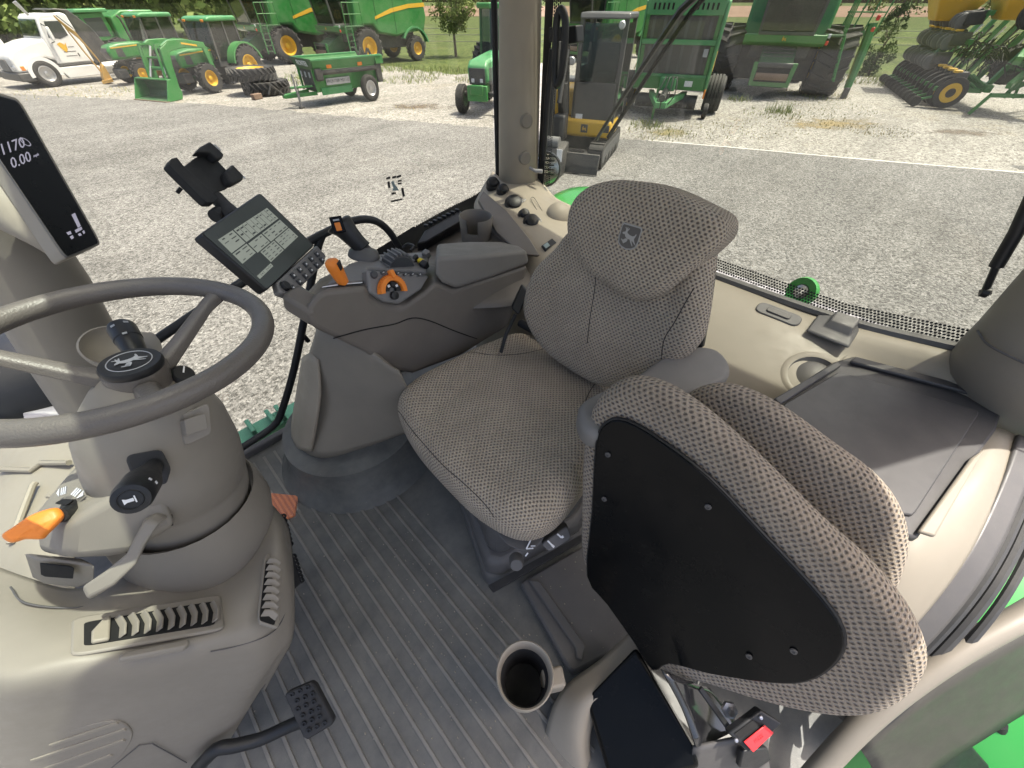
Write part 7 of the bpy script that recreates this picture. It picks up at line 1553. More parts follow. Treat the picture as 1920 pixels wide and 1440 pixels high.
# ---------------------------------------------------------------- two loose tyres lying on each other
tp = V((7.403, 23.092, -1.8))
away = V((tp.x, tp.y, 0)).normalized()
def tyre_thing(c, z, label, rim):
    t = machine('loose_tyre', c, 0, label, 'tyre', 'tyres stacked on the gravel')
    o = link_mesh('tread', tyre_mesh(1.0, .46, .56, 24, 'lug'), 'tyre', t); o.rotation_euler = (R(90), 0, random.uniform(0, 3)); o.location = (0, 0, z)
    if rim:
        r = link_mesh('rim', rim_mesh(.56, .46, 'yellow', 8), 'yellow', t); r.rotation_euler = (R(90), 0, 0); r.location = (0, 0, z)
    return t
tyre_thing(tp+away*.95+V((.06, -.1, 0)), .26, 'bottom loose tractor tyre of the stack', False)
tyre_thing(tp+away*.95+V((-.25, .2, 0)), .74, 'top loose tractor tyre of the stack with yellow rim', True)
pp_ = V((6.829, 22.729, -1.8))
t = machine('wood_block', pp_, 20, 'small brown block in front of the stacked tyres', 'block')
bx('block', (0, 0, .1), (.42, .22, .20), 'rust_wood', t, .02)

# ---------------------------------------------------------------- green spreader
t = machine('manure_spreader', (10.212, 19.714, -1.8), 181, 'green box spreader with drawbar on two small wheels', 'spreader', None, 0.88); t.scale = (.9, .9, 1.08)
L0, L1 = 2.35, -.75; Wd = .80
bm = BM(); loft(bm, [[(x, y, z) for x, y, z in ((L0, -Wd*.72, .42), (L1, -Wd*.72, .42), (L1, Wd*.72, .42), (L0, Wd*.72, .42))], [(L0, -Wd, 1.08), (L1, -Wd, 1.08), (L1, Wd, 1.08), (L0, Wd, 1.08)]]); P('box_body', bm, 'green', t, bevel=.02)
for s in (-1, 1):
    bm = BM(); loft(bm, [[(L0+.05, s*Wd, 1.08), (L1-.1, s*Wd, 1.08), (L1-.1, s*(Wd+.03), 1.08), (L0+.05, s*(Wd+.03), 1.08)], [(L0+.1, s*(Wd+.14), 1.36), (L1-.14, s*(Wd+.14), 1.36), (L1-.14, s*(Wd+.18), 1.36), (L0+.1, s*(Wd+.18), 1.36)]]); P('side_board', bm, 'green', t)
    bx('top_rail', ((L0+L1)/2, s*(Wd+.16), 1.37), (L0-L1+.3, .07, .06), 'green_pale', t, .01)
bm = BM(); prism(bm, [(L0+.02, -Wd, 1.08), (L0+.02, Wd, 1.08), (L0+.12, Wd+.16, 1.40), (L0+.12, -Wd-.16, 1.40)], (.05, 0, 0)); P('front_board', bm, 'green_dark', t, bevel=.01)
text_mesh('lettering', 'FRONTIER', 'print_white', (L0+.16, 0.1, 1.25), (0, 1, 0), (0.3, 0, .95), .22, t, .004)
bx('front_mesh', (L0+.03, 0, .78), (.04, 1.1, .62), 'dark_steel', t, .01)
for y in (-.5, -.1, .3): bx('warning_label', (L0+.056, y, .92), (.01, .14, .16), 'print_grey', t, 0)
for y in (-.7, .7): bx('corner_post', (L0+.06, y, .78), (.08, .09, .68), 'green', t, .01)
ps2 = [(L0-.5, Wd*.93+.004, .72), (L0-1.75, Wd*.93+.004, .72)]
bx('name_plate', (L0-1.0, Wd*.90, .72), (1.15, .05, .20), 'print_grey', t, .004, rot=(-10, 0, 0))
text_mesh('lettering', 'FRONTIER MS1112', 'charcoal', (L0-1.0, Wd*.90+.03, .725), (-1, 0, 0), (0, .19, .98), .135, t, .003)
bx('lower_skirt', (L0-.9, Wd*.78, .44), (1.5, .05, .22), 'green_pale', t, .01)
bm = BM(); cyl(bm, (L0-.1, Wd+.04, 1.0), (L1, Wd+.04, 1.0), .075, seg=12); P('drive_tube', bm, 'dark_steel', t)
bx('gear_case', (L0-.12, Wd+.05, .95), (.34, .16, .36), 'dark_steel', t, .05); bx('chain_guard', (L1+.02, Wd+.04, .85), (.30, .12, .62), 'dark_steel', t, .04)
bx('end_guard', (L1-.05, Wd+.12, 1.24), (.40, .1, .26), 'green', t, .02)
for k in range(2): bx('reflector', (L0-.65-1.5*k, Wd+.10, 1.16), (.22, .02, .10), 'lamp_orange', t, 0)
bm = BM(); bar(bm, (L0, .45, .40), (L0+1.35, .05, .36), .11, .11); bar(bm, (L0, -.45, .40), (L0+1.35, -.05, .36), .11, .11); bar(bm, (L0+.1, .4, .62), (L0+1.0, .12, .6), .26, .05); P('drawbar', bm, 'green', t, bevel=.01)
bm = BM(); tube(bm, [(L0+.85, .35, 1.0), (L0+.85, .35, .05)], .04, 8); tube(bm, [(L0+.7, .28, .8), (L0+.8, .3, .2)], .025, 6); P('parking_jack', bm, 'mid_steel', t); bx('jack_foot', (L0+.85, .35, .025), (.2, .2, .05), 'dark_steel', t, .005)
bm = BM(); tube(bm, [(L0+1.3, 0, .4), (L0+1.75, .1, .75), (L0+1.95, .1, .5)], .035, 8); P('drive_shaft', bm, 'dark_steel', t)
bm = BM(); cyl(bm, (0, -Wd-.1, .42), (0, Wd+.1, .42), .06); P('axle', bm, 'dark_steel', t)
for k in range(5):
    bm = BM(); box(bm, (L1+.15, -.6+.3*k, 1.42), (.08, .06, .30), (0, 30*((-1)**k), 0)); P('beater_blade', bm, 'dark_steel', t)
for s in (-1, 1): wheel(t, (0, s*(Wd+.22), .42), .42, .28, .24, 'alloy', 'rib', holes=6)

# ---------------------------------------------------------------- mini excavator
t = machine('mini_excavator', (9.956, 7.28, -1.8), 203, 'yellow and grey mini excavator on rubber tracks behind the rear window', 'excavator', None, 1.08)
for s in (-1, 1):
    y = s*.62
    prof = []
    for k in range(13): a = R(90+180*k/12); prof.append((-.85+.26*math.cos(a), .27+.26*math.sin(a)))
    for k in range(13): a = R(-90+180*k/12); prof.append((.85+.26*math.cos(a), .27+.26*math.sin(a)))
    tk = side_prism('track', prof, y-.17, y+.17, 'tyre', t, .01)
    side_prism('track_frame', [(x*.93, .27+(z-.27)*.62) for x, z in prof], y-.175, y+.175, 'machine_grey', tk, .005)
    bm = BM()
    for k in range(34):
        f = k/34*2*(1.7+math.pi*.26); st = 1.7; ar = math.pi*.26
        if f < st: p, a = (-.85+f, .53), 0
        elif f < st+ar: a_ = (f-st)/.26; p, a = (.85+.26*math.sin(a_), .27+.26*math.cos(a_)), -a_
        elif f < 2*st+ar: p, a = (.85-(f-st-ar), .01), math.pi
        else: a_ = (f-2*st-ar)/.26; p, a = (-.85-.26*math.sin(a_), .27-.26*math.cos(a_)), math.pi-a_
        box(bm, (p[0], y, p[1]), (.045, .33, .03), (0, -math.degrees(a), 0))
    P('track_lugs', bm, 'tyre', tk, kind='stuff')
    for k in range(4): 
        bm = BM(); cyl(bm, (-.6+.4*k, y+s*.16, .16), (-.6+.4*k, y+s*.19, .16), .08); P('roller', bm, 'dark_steel', tk)
bx('undercarriage', (0, 0, .42), (1.0, 1.0, .3), 'dark_steel', t, .04)
bm = BM(); lathe(bm, [(0, 0), (.8, 0), (.82, .05), (.82, .26), (.78, .30), (0, .30)], (-.1, 0, .58), (0, 0, 1), 36); P('slew_deck', bm, 'yellow', t, bevel=.02)
bx('deck_front', (.38, .02, .76), (.72, 1.62, .34), 'yellow', t, .06)
side_prism('counterweight', [(-.1, .7), (-.95, .72), (-1.0, 1.3), (-.8, 1.55), (-.1, 1.55)], -.78, .78, 'machine_grey', t, .08); side_prism('engine_cover', [(.55, .92), (.5, 1.45), (-.2, 1.5), (-.2, .92)], -.80, -.12, 'yellow', t, .06)
# cab on the machine's left
cx0, cx1, cy0, cy1 = .62, -.45, -.10, .80
for x in (cx0, cx1):
    for y in (cy0, cy1):
        bm = BM(); bar(bm, (x, y, .88), (x-(.10 if x > 0 else 0), y, 2.62), .09, .09); P('cab_post', bm, 'charcoal', t, bevel=.01)
side_prism('cab_roof', [(cx0-.02, 2.60), (cx0-.08, 2.70), (cx1, 2.70), (cx1-.05, 2.60)], cy0-.06, cy1+.06, 'machine_grey', t, .03)
bm = BM(); prism(bm, [(cx0+.01, cy0+.06, 1.62), (cx0+.01, cy1-.05, 1.62), (cx0-.08, cy1-.05, 2.54), (cx0-.08, cy0+.06, 2.54)], (.012, 0, 0)); P('windscreen', bm, 'machine_glass', t, smooth=0)
bm = BM(); prism(bm, [(cx0+.03, cy0-.02, .90), (cx0+.03, cy1+.02, .90), (cx0+.015, cy1+.02, 1.60), (cx0+.015, cy0-.02, 1.60)], (.012, 0, 0)); P('lower_screen', bm, 'machine_glass', t, smooth=0)
side_prism('side_door', [(cx0-.02, .95), (cx0-.10, 2.55), (cx1, 2.55), (cx1, .95)], cy1+.03, cy1+.04, 'machine_glass', t, 0)
bx('cab_floor', (.1, .35, .9), (1.05, .85, .08), 'charcoal', t, .01); bx('driver_seat', (-.12, .35, 1.35), (.45, .45, .7), 'cabin_dark', t, .08); bx('cab_rear_wall', (cx1-.02, .35, 1.55), (.05, .9, 1.3), 'cabin_dark', t, .01); bx('cab_side_wall', (.05, cy0-.03, 1.35), (1.0, .05, .95), 'cabin_dark', t, .01)
for y in (.18, .52): 
    bm = BM(); tube(bm, [(.3, y, .95), (.28, y, 1.55)], .018, 6); P('control_lever', bm, 'mid_steel', t)
bx('lower_panel', (cx0+.045, .35, 1.24), (.02, .88, .72), 'charcoal', t, .01)
bx('warning_label', (cx0+.06, .05, .97), (.008, .16, .10), 'print_white', t, 0); bx('model_plate', (.747, .72, .78), (.01, .16, .14), 'charcoal', t, 0)
bx('emblem_plate', (.748, .22, .76), (.012, .16, .16), 'charcoal', t, .01); deer('emblem', 'yellow', V((.756, .22, .76)), (0, 1, 0), (0, 0, 1), .12, t, .003)
bm = BM(); lathe(bm, [(0, .03), (.05, .03), (.07, 0), (.06, -.05), (0, -.05)], (cx0-.02, cy1-.08, 2.52), (1, 0, 0), 14); P('work_lamp', bm, 'lens_clear', t)
bm = BM(); lathe(bm, [(0, .03), (.06, .03), (.08, 0), (.07, -.06), (0, -.06)], (cx0+.10, -.22, 1.95), (1, 0, 0), 14); P('work_lamp', bm, 'lens_clear', t)
# boom to the right of the cab, folded down to a trenching bucket
bm = BM(); loft(bm, [[(x, -.48, z0), (x, -.30, z0), (x+dx, -.30, z1), (x+dx, -.48, z1)] for x, z0, z1, dx in ((.55, .8, .95, -.2), (.75, 1.4, 1.55, -.25), (.9, 1.85, 2.1, -.15), (1.25, 2.05, 2.35, .0))]); P('boom', bm, 'charcoal', t, bevel=.02)
bm = BM(); loft(bm, [[(x-.09, -.46, z), (x-.09, -.32, z), (x+.09, -.32, z), (x+.09, -.46, z)] for x, z in ((1.30, 2.3), (1.42, 1.6), (1.50, .95), (1.52, .55))]); P('dipper', bm, 'charcoal', t, bevel=.02)
bm = BM(); cyl(bm, (1.02, -.25, 2.15), (1.35, -.25, 1.3), .05); cyl(bm, (.7, -.25, .85), (.95, -.25, 1.6), .05); cyl(bm, (.72, -.55, .85), (.97, -.55, 1.6), .05); P('ram', bm, 'charcoal', t)
bm = BM()
for k in range(3): tube(bm, smooth_path([(.7, -.2-.06*k, 1.0), (.85, -.2-.06*k, 1.5+.05*k), (1.1, -.22-.06*k, 2.35), (1.3, -.24-.06*k, 1.9)], 5), .016, 6)
P('hose', bm, 'black_matte', t, smooth=60)
bx('swing_post', (.88, -.32, .78), (.28, .3, .5), 'charcoal', t, .05)
prof = [(1.35, .62), (1.75, .55), (1.95, .25), (1.85, .0), (1.45, .0), (1.30, .25)]
bm = BM(); prism(bm, [(x, -.85, z) for x, z in prof], (0, .9, 0)); bk = P('bucket', bm, 'dark_steel', t, bevel=.03)
bm = BM(); cyl(bm, (1.62, -.72, .62), (1.62, -.1, .62), .12); P('bucket_pin_tube', bm, 'mid_steel', bk)
bx('paper_tag', (1.9, .0, .45), (.01, .12, .24), 'print_white', bk, 0); bx('paper_tag', (1.98, -.55, .15), (.01, .16, .3), 'print_white', bk, 0)
bm = BM(); prism(bm, [(1.45, -.78, .02), (1.45, .80, .02), (1.38, .80, .42), (1.38, -.78, .42)], (.06, 0, .0)); bl = P('dozer_blade', bm, 'charcoal', t, bevel=.01)
for y in (-.4, .4): bx('blade_arm', (1.0, y, .30), (.85, .1, .12), 'charcoal', t, .01)

# ---------------------------------------------------------------- round baler
t = machine('round_baler', (17.246, 8.721, -1.8), 203, 'tall green round baler with yellow stripe right of the mini excavator', 'baler', None, 1.05); t.scale = (1.05, 1.2, 1.05)
W = 1.0
prof = [(1.0, .75), (1.25, 2.35), (1.2, 2.95), (.7, 3.15), (-.9, 3.1), (-1.7, 2.6), (-1.9, 1.6), (-1.4, .75), (-.3, .55)]
for s in (-1, 1):
    side_prism('side_panel', prof, s*(W+.02)-.02, s*(W+.02)+.02+(.06 if s > 0 else 0), 'green_pale', t, .05)
    bm = BM(); prism(bm, [(.95, s*(W+.10), 1.30), (-.3, s*(W+.10), 1.72), (-.3, s*(W+.10), 1.64), (.95, s*(W+.10), 1.22)], (0, s*.006, 0)); P('stripe', bm, 'yellow', t, smooth=0)
side_prism('belt_core', [(.86, .9), (1.12, 2.4), (1.1, 2.85), (.6, 3.05), (-.9, 3.0), (-1.6, 2.5), (-1.8, 1.6), (-1.3, .9)], -W, W, 'machine_grey', t, .05)
bm = BM(); prism(bm, [(1.165, -W, 2.62), (1.165, W, 2.62), (1.18, W, 3.02), (1.18, -W, 3.02)], (.05, 0, 0)); hood = P('front_hood', bm, 'green_pale', t, bevel=.02)
for k in range(5):
    for s in (-1, 1): bx('vent_slot', (1.232, s*.8-s*.12*k, 2.82), (.01, .05, .15), 'recess_black', hood, 0)
deer('emblem', 'yellow', V((1.235, .0, 2.82)), (0, 1, 0), (0, 0, 1), .16, hood, .004)
for z, x in ((2.0, 1.08), (1.12, .93)):
    bx('cross_bar', (x+.03, 0, z), (.06, 2*W, .13), 'green_pale', t, .01)
for s in (-1, 1):
    for z, x in ((2.3, 1.13), (1.55, 1.0)): bx('hood_frame', (x, s*(W-.06), z), (.06, .1, .75), 'green', t, .01, rot=(0, 9, 0))
for k in range(7):
    bm = BM(); prism(bm, [(.93, -.9+.3*k-.11, 1.2), (.93, -.9+.3*k+.11, 1.2), (1.14, -.9+.3*k+.11, 2.6), (1.14, -.9+.3*k-.11, 2.6)], (.012, 0, 0)); P('belt', bm, 'charcoal', t)
bx('lower_front', (.95, 0, .95), (.10, 2*W, .36), 'green', t, .02); bx('warning_label', (1.008, .55, .95), (.008, .22, .15), 'print_white', t, 0); bx('warning_label', (1.06, .8, 1.75), (.008, .12, .2), 'print_grey', t, 0)
bm = BM(); cyl(bm, (.75, -.9, .42), (.75, .9, .42), .2, seg=16); P('pickup_reel', bm, 'dark_steel', t)
for k in range(12): 
    bm = BM(); bar(bm, (.75, -.85+.155*k, .42), (1.02, -.85+.155*k, .30), .012, .012); P('pickup_tine', bm, 'mid_steel', t)
bm = BM(); bar(bm, (.6, .5, .62), (2.6, .08, .55), .14, .16); bar(bm, (.6, -.5, .62), (2.6, -.08, .55), .14, .16); P('drawbar', bm, 'green_pale', t, bevel=.01)
bm = BM(); cyl(bm, (1.0, 0, .85), (2.5, 0, .72), .09); P('drive_shaft', bm, 'charcoal', t)
bx('gear_box', (1.35, 0, .98), (.5, .45, .36), 'green_pale', t, .04)
bm = BM()
for k in range(4): tube(bm, smooth_path([(1.5, .1-.06*k, 1.1), (2.0, .25-.1*k, 1.2), (2.35, .3-.15*k, .8), (2.5, .1-.05*k, .45)], 5), .014, 6)
P('hose', bm, 'black_matte', t, smooth=60)
bm = BM(); tube(bm, [(1.9, -.2, .9), (1.9, -.2, .05)], .035, 8); P('parking_jack', bm, 'green', t)
for s in (-1, 1): wheel(t, (-.35, s*(W+.34), .56), .56, .52, .30, 'yellow', 'rib'); wheel(t, (.85, s*(W+.22), .22), .22, .14, .11, 'yellow', 'rib')
bx('lamp', (1.0, W+.06, .70), (.06, .05, .25), 'lamp_orange', t, .01)

# ---------------------------------------------------------------- row-crop planter
t = machine('row_planter', (25.528, 1.186, -1.8), 289, 'green and yellow folded row planter with many disc wheels at the far right', 'planter')
for k in range(11):
    y = .72*k
    bx('row_frame', (.25, y, .62), (1.5, .12, .14), 'green', t, .01)
    for dx, Rr, oy in ((-.1, .50, .10), (.06, .50, -.12)):
        bm = BM(); lathe(bm, [(0, -.02), (Rr*.62, -.03), (Rr*.64, -.055), (Rr*.97, -.06), (Rr, 0), (Rr*.97, .06), (Rr*.64, .055), (Rr*.62, .03), (0, .02)], (dx, y+oy, Rr+.02), (0, 1, 0), 28); gw = P('gauge_wheel', bm, 'tyre', t, smooth=35)
        bm = BM(); lathe(bm, [(Rr*.30, -.058), (Rr*.62, -.060), (Rr*.62, .060), (Rr*.30, .058)], (dx, y+oy, Rr+.02), (0, 1, 0), 24, close=True); P('wheel_disc', bm, 'yellow', gw)
    for oy in (-.09, .09):
        bm = BM(); lathe(bm, [(0, -.02), (.17, -.035), (.17, .035), (0, .02)], (-.85, y+oy, .19), (.15, 1, 0), 18); P('closing_wheel', bm, 'tyre', t)
    bm = BM(); bar(bm, (-.85, y, .22), (-.1, y, .46), .12, .08); P('closing_arm', bm, 'green', t, bevel=.02)
    bx('seed_meter', (.1, y, 1.0), (.40, .26, .34), 'charcoal', t, .05); bx('meter_cover', (-.08, y, 1.16), (.26, .24, .08), 'yellow', t, .02)
    bm = BM(); tube(bm, smooth_path([(.1, y, 1.15), (.3, y+.1, 1.6), (.7, y-.1, 1.9), (1.1, y+.2, 1.7)], 4), .02, 6); P('seed_hose', bm, 'black_matte', t, smooth=60)
    bm = BM(); bar(bm, (.95, y, .6), (.5, y, .85), .10, .05); bar(bm, (.95, y, .8), (.4, y, 1.1), .10, .05); P('parallel_link', bm, 'green', t)
bx('toolbar', (1.05, 3.6, .72), (.20, 7.9, .22), 'green', t, .01)
bx('toolbar', (1.6, 3.6, 1.35), (.18, 7.9, .18), 'green', t, .01)
for k in range(6):
    y = .1+1.4*k
    bm = BM(); bar(bm, (1.05, y, .72), (1.9, y+.2, 2.9), .13, .16); P('mast', bm, 'green', t, bevel=.01)
    bm = BM(); cyl(bm, (1.25, y+.3, .9), (1.9, y+.4, 2.3), .05); P('ram', bm, 'alloy' if k % 2 else 'dark_steel', t)
for cx, cy, cz in ((-.2, 5.0, 2.45), (1.3, 2.6, 2.55)):
    bm = BM(); loft(bm, [[(cx+a*.5, cy+b*.6, cz) for a, b in ((-1, -1), (1, -1), (1, 1), (-1, 1))], [(cx+a*.85, cy+b*1.0, cz+.7) for a, b in ((-1, -1), (1, -1), (1, 1), (-1, 1))], [(cx+a*.75, cy+b*.9, cz+1.2) for a, b in ((-1, -1), (1, -1), (1, 1), (-1, 1))]]); P('seed_hopper', bm, 'yellow', t, bevel=.06)
bm = BM(); bar(bm, (1.9, 1.2, 2.4), (1.0, -1.2, 1.6), .2, .24); bar(bm, (2.4, .6, 1.9), (1.3, -1.0, .9), .16, .18); P('wing_frame', bm, 'green', t, bevel=.01)
bm = BM(); bar(bm, (2.4, -.6, .62), (.95, -1.05, .62), .12, .12); bar(bm, (.97, -1.05, .62), (.70, -1.12, .03), .09, .09); P('parking_stand', bm, 'green', t, bevel=.005)
bm = BM()
random.seed(3)
for k in range(60):
    y = random.uniform(-.8, 5); x = random.uniform(.6, 2.2)
    tube(bm, smooth_path([(x, y, random.uniform(.9, 1.4)), (x+random.uniform(-.3, .3), y+random.uniform(-.3, .3), random.uniform(1.4, 2.2)), (x+random.uniform(-.3, .3), y+random.uniform(-.6, .6), random.uniform(1.2, 2.0))], 4), random.choice((.012, .018, .022)), 5)
P('hydraulic_hoses', bm, 'black_matte', t, smooth=60, kind='stuff')
for k in range(5):
    yy = -.4-.55*k
    bx('wing_row_frame', (2.2+.5*k, yy, 1.15), (1.3, .12, .16), 'green', t, .01, rot=(0, -35, 0))
    bm = BM(); bar(bm, (1.6+.5*k, yy, .5), (2.1+.5*k, yy-.2, 3.0), .12, .14); bar(bm, (1.9+.5*k, yy, .5), (1.3+.5*k, yy-.1, 2.4), .07, .07); P('wing_strut', bm, 'green', t, bevel=.005)
    bm = BM(); lathe(bm, [(0, -.03), (.30, -.05), (.46, -.06), (.48, 0), (.46, .06), (.30, .05), (0, .03)], (2.0+.5*k, yy-.2, 1.6), (.3, 1, 0), 24); P('coulter_disc', bm, 'dark_steel', t, smooth=35)
    bm = BM(); cyl(bm, (2.4+.5*k, yy+.1, .8), (2.0+.5*k, yy, 2.1), .05); P('ram', bm, 'alloy', t)
for i in range(8):
    for j in range(3):
        x, y, z = -.1+.16*j+random.uniform(-.06, .06), 2.6+.62*i, 1.35+.62*j
        bx('folded_row_unit', (x, y, z), (.55, .30, .42), random.choice(('charcoal', 'dark_steel', 'green_dark')), t, .04, rot=(random.uniform(-8, 8), random.uniform(-25, 25), 0))
        bm = BM(); lathe(bm, [(0, -.02), (.26, -.03), (.28, 0), (.26, .03), (0, .02)], (x-.25, y+.12, z-.12), (.1, 1, .1), 20); P('folded_disc', bm, 'mid_steel', t, smooth=35)
        if j == 1: bx('folded_cover', (x-.2, y, z+.26), (.24, .22, .07), 'yellow', t, .02)
bx('folded_bar', (.35, 4.8, 1.9), (.16, 5.4, .16), 'green', t, .01); bx('folded_bar', (.45, 4.8, 2.75), (.16, 5.4, .16), 'green', t, .01)
wheel(t, (1.2, .6, 2.75), .42, .26, .22, 'yellow', 'rib')
wheel(t, (1.7, 1.0, 1.35), .60, .42, .28, 'green_dark', 'lug')
bx('seed_box', (2.3, .2, 2.9), (1.3, 1.6, .7), 'yellow', t, .08)
bx('emblem_plate', (2.1, -.61, 2.98), (.42, .02, .40), 'green', t, .03)
for k in range(3): bx('wing_bar', (2.2+.4*k, -.2+.5*k, 1.2+.3*k), (1.6, .14, .14), 'green', t, .01, rot=(0, 20, 25*k))

# ---------------------------------------------------------------- trees, fence, weeds
m, tt, b = nmat('leaf')
oi = tt.nodes.new('ShaderNodeAttribute'); oi.attribute_name = 'tone'
tt.links.new(ramp(tt, oi.outputs['Fac'], [(0.0, (0.04, 0.075, 0.015)), (0.5, (0.085, 0.135, 0.03)), (1.0, (0.19, 0.235, 0.065))]), b.inputs['Base Color'])
b.inputs['Roughness'].default_value = 0.65; b.inputs['Specular IOR Level'].default_value = 0.25
b.inputs['Subsurface Weight'].default_value = 0.0
plain('bark', (0.12, 0.095, 0.07), 0.9)
def leaves(clumps, per, size, rnd, tonec=0.5):
    vs, fs, tone = [], [], []
    for (c, r, tn) in clumps:
        for _ in range(per):
            d = V((rnd.gauss(0, 1), rnd.gauss(0, 1), rnd.gauss(0, .8))); d = d.normalized()*r*(rnd.random()**.4)
            p = V(c)+d
            e1 = V((rnd.gauss(0, 1), rnd.gauss(0, 1), rnd.gauss(0, 1))).normalized(); e2 = e1.cross(V((rnd.gauss(0, 1), rnd.gauss(0, 1), rnd.gauss(0, 1)))).normalized()
            s = size*rnd.uniform(.6, 1.35)
            k = len(vs)
            vs += [p-e1*s, p+e2*s*.55, p+e1*s, p-e2*s*.55]; fs.append((k, k+1, k+2, k+3)); tone.append(min(1, max(0, tn+rnd.gauss(0, .16))))
    me = bpy.data.meshes.new('crown'); me.from_pydata([tuple(v) for v in vs], [], fs)
    a = me.attributes.new('tone', 'FLOAT', 'FACE'); a.data.foreach_set('value', tone)
    return me
def tree(name, gp, h, crown_r, label, seed, base=.35, per=34, size=.13, n=60, cat='tree', group=None, tn=.5):
    rnd = random.Random(seed)
    t = machine(name, gp, 0, label, cat, group)
    bm = BM(); tube(bm, smooth_path([(0, 0, 0), (rnd.uniform(-.06, .06)*h*.2, 0, h*.3), (rnd.uniform(-.1, .1)*h*.2, rnd.uniform(-.1, .1), h*.62), (0, 0, h*.92)], 3), [h*.018+.03, h*.004], 8); tr_ = P('trunk', bm, 'bark', t, smooth=60)
    cl = []
    for k in range(n):
        a = rnd.uniform(0, 6.283); f = rnd.random(); z = h*(base+(1-base)*f)
        rr = crown_r*(math.sin(math.pi*min(1, .12+f*.86))**.8)*math.sqrt(rnd.random())
        c = (rr*math.cos(a), rr*math.sin(a), z)
        cl.append((c, crown_r*rnd.uniform(.16, .30), tn+rnd.uniform(-.25, .2)))
        if k % 3 == 0:
            bm = BM(); z0 = max(h*base*.8, z-rr*.9-.2); tube(bm, [(0, 0, z0), ((c[0])*.55, c[1]*.55, z0+(z-z0)*.6), c], [h*.007, h*.003], 5); P('limb', bm, 'bark', tr_, smooth=60)
    o = link_mesh('crown', leaves(cl, per, size, rnd), 'leaf', t)
    return t
tree('young_tree', (24.516, 30.657, -1.8), 4.7, 1.6, 'slender young leafy tree standing on the grass by the fence', 4, .34, 80, .085, 80, tn=.85)
tree('dark_shrub', (35.146, 5.563, -1.8), 2.9, .85, 'dark leafy shrub on the grass right of the wide-tyred combine', 8, .03, 60, .06, 60, 'shrub', tn=.08)
# woods far behind: one mass
rnd = random.Random(21)
cl = []
for k in range(760):
    u = rnd.uniform(-900, 560)
    d0 = 62+rnd.uniform(0, 26)
    import_az = None
    b_ = (u-960)/720.0; ry = V(((b_+1.41)*.7071, (1.41-b_)*.7071, 0)).normalized()
    hgt = rnd.uniform(0.5, 8.5)
    cl.append(((ry.x*d0, ry.y*d0, GZ+hgt), rnd.uniform(1.0, 2.0), rnd.uniform(.3, 1.0)))
for k in range(260):
    u = rnd.uniform(560, 3000)
    d0 = 190+rnd.uniform(0, 40)
    b_ = (u-960)/720.0; ry = V(((b_+1.41)*.7071, (1.41-b_)*.7071, 0)).normalized()
    cl.append(((ry.x*d0, ry.y*d0, GZ+rnd.uniform(1, 11)), rnd.uniform(2.5, 4.5), rnd.uniform(.1, .7)))
o = link_mesh('far_woods', leaves(cl, 85, .42, rnd), 'leaf', None); o['kind'] = 'stuff'; tag(o, 'green woods closing the view behind the parked machines', 'woods')
# wire fence on the meadow
fn = root('wire_fence', (26.727, 37.509, -1.8), 'thin wire fence with posts crossing the meadow', 'fence')
fp = [V(p) for p in ((20.624, 50.148, -1.8), (24.419, 44.605, -1.8), (27.632, 38.917, -1.8), (31.303, 33.687, -1.8), (38.392, 27.369, -1.8), (43.575, 20.661, -1.8), (48.003, 14.066, -1.8), (51.442, 9.257, -1.8), (54.743, 4.642, -1.8), (57.912, 0.209, -1.8))]
for p in fp:
    bm = BM(); cyl(bm, p-V((0, 0, .1)), p+V((0, 0, 1.35)), .05, seg=8); P('post', bm, 'mid_steel', fn)
for z in (.45, .9, 1.3):
    bm = BM(); tube(bm, [p+V((0, 0, z)) for p in fp], .018, 5); P('wire', bm, 'mid_steel', fn)
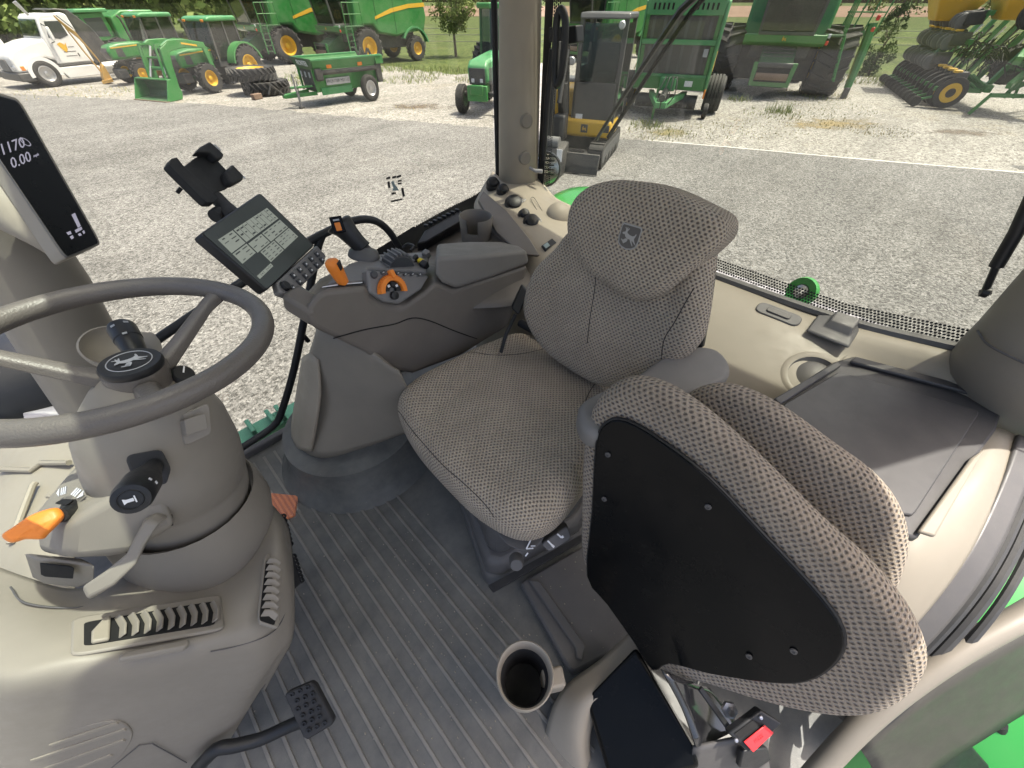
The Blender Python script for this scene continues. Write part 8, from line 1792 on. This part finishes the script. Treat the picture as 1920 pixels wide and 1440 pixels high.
# weeds and grass tufts on the gravel edge
m, tt, b = nmat('weed'); 
oi = tt.nodes.new('ShaderNodeAttribute'); oi.attribute_name = 'tone'
tt.links.new(ramp(tt, oi.outputs['Fac'], [(0.0, (0.13, 0.20, 0.045)), (0.6, (0.25, 0.27, 0.09)), (1.0, (0.42, 0.36, 0.20))]), b.inputs['Base Color']); b.inputs['Roughness'].default_value = .8
vs, fs, tone = [], [], []
def blade(p, h, tn):
    a = rnd.uniform(0, 6.28); w = V((math.cos(a), math.sin(a), 0))*.012*rnd.uniform(.7, 1.6); l = V((rnd.gauss(0, .3), rnd.gauss(0, .3), 1))*h
    k = len(vs); vs.extend([p-w, p+w, p+l*.6+w*.6, p+l]); fs.append((k, k+1, k+2, k+3)); tone.append(tn)
for (c, r, n_, h, tn) in [((20.22, 5.458, -1.8), .5, 110, .32, .3), ((19.627, 5.489, -1.8), 1.1, 140, .1, .6), ((15.373, 6.01, -1.8), 1.4, 150, .06, .8), ((16.902, 5.018, -1.8), 1.6, 200, .05, .9), ((22.279, 4.132, -1.8), 1.8, 200, .06, .8), ((21.622, 7.574, -1.8), .5, 80, .2, .3), ((14.493, 7.873, -1.8), .6, 130, .2, .5), ((13.844, 7.024, -1.8), 1.1, 190, .09, .7), ((19.553, 4.121, -1.8), 1.5, 200, .06, .9), ((19.473, 2.123, -1.8), 1.1, 220, .06, 1.0), ((14.925, 22.778, -1.8), 1.6, 350, .16, .4), ((17.975, 24.404, -1.8), 2.0, 500, .22, .35), ((16.843, 27.335, -1.8), 1.6, 400, .25, .3), ((17.611, 20.091, -1.8), 1.5, 300, .16, .5), ((32.078, 5.625, -1.8), 2.0, 420, .2, .45), ((25.294, 5.788, -1.8), 1.6, 260, .1, .7), ((32.261, 2.811, -1.8), 2.5, 300, .2, .4), ((12.383, 28.326, -1.8), 2.0, 300, .25, .3), ((10.417, 26.732, -1.8), 1.5, 250, .2, .3), ((2.642, 29.677, -1.8), 1.6, 200, .1, .8), ((4.538, 29.338, -1.8), 1.5, 160, .15, .4), ((10.181, 16.23, -1.8), 1.2, 120, .05, 1.0), ((0.257, 31.434, -1.8), 2.0, 140, .08, .8)]:
    for _ in range(n_):
        a = rnd.uniform(0, 6.28); q = r*math.sqrt(rnd.random()); blade(V((c[0]+q*math.cos(a), c[1]+q*math.sin(a), GZ-.01)), h*rnd.uniform(.4, 1.3), min(1, max(0, tn+rnd.gauss(0, .2))))
me = bpy.data.meshes.new('weeds'); me.from_pydata([tuple(v) for v in vs], [], fs); at_ = me.attributes.new('tone', 'FLOAT', 'FACE'); at_.data.foreach_set('value', tone)
o = link_mesh('weeds', me, 'weed', None); tag(o, 'sparse green and dry weeds along the gravel edge', 'weeds', kind='stuff')
# stains on the gravel: soil film with ragged outline
def stain(name, c, rx, ry, col, ang, seed):
    m, tt, b = nmat(name+'_film')
    cc_ = coords(tt); n1 = noise(tt, cc_, 1.6, 6, .7)
    sx = tt.nodes.new('ShaderNodeVectorMath'); sx.operation = 'LENGTH'; tt.links.new(coords(tt, 'UV'), sx.inputs[0])
    f = mth(tt, 'SUBTRACT', mth(tt, 'ADD', 1.0, mth(tt, 'MULTIPLY', mth(tt, 'SUBTRACT', n1, .5), 2.4)), sx.outputs['Value'])
    tt.links.new(ramp(tt, f, [(0.25, 0.0), (0.9, 0.75)]), b.inputs['Alpha'])
    b.inputs['Base Color'].default_value = (*col, 1); b.inputs['Roughness'].default_value = .95
    bm = BM(); uvl = bm.loops.layers.uv.verify(); n = 28
    vs_ = [bm.verts.new((rx*math.cos(2*math.pi*k/n)*math.cos(ang)-ry*math.sin(2*math.pi*k/n)*math.sin(ang)+c[0], rx*math.cos(2*math.pi*k/n)*math.sin(ang)+ry*math.sin(2*math.pi*k/n)*math.cos(ang)+c[1], GZ-.004)) for k in range(n)]
    f_ = bm.faces.new(vs_)
    for k, l in enumerate(f_.loops): l[uvl].uv = (math.cos(2*math.pi*k/n), math.sin(2*math.pi*k/n))
    o = mesh_obj(name, bm, name+'_film', None, smooth=0, recalc=False); o['kind'] = 'structure'
stain('soil_stain', (10.956, 16.226, -1.8), 1.9, .9, (.14, .105, .07), 2.3, 1)
stain('straw_stain', (19.431, 3.396, -1.8), 2.6, 1.3, (.30, .235, .12), -.6, 2)
stain('mud_stain', (21.036, 0.036, -1.8), 1.6, .6, (.16, .13, .10), -.9, 3)
stain('moss_stain', (14.161, 6.911, -1.8), 1.2, .8, (.22, .19, .08), .2, 4)
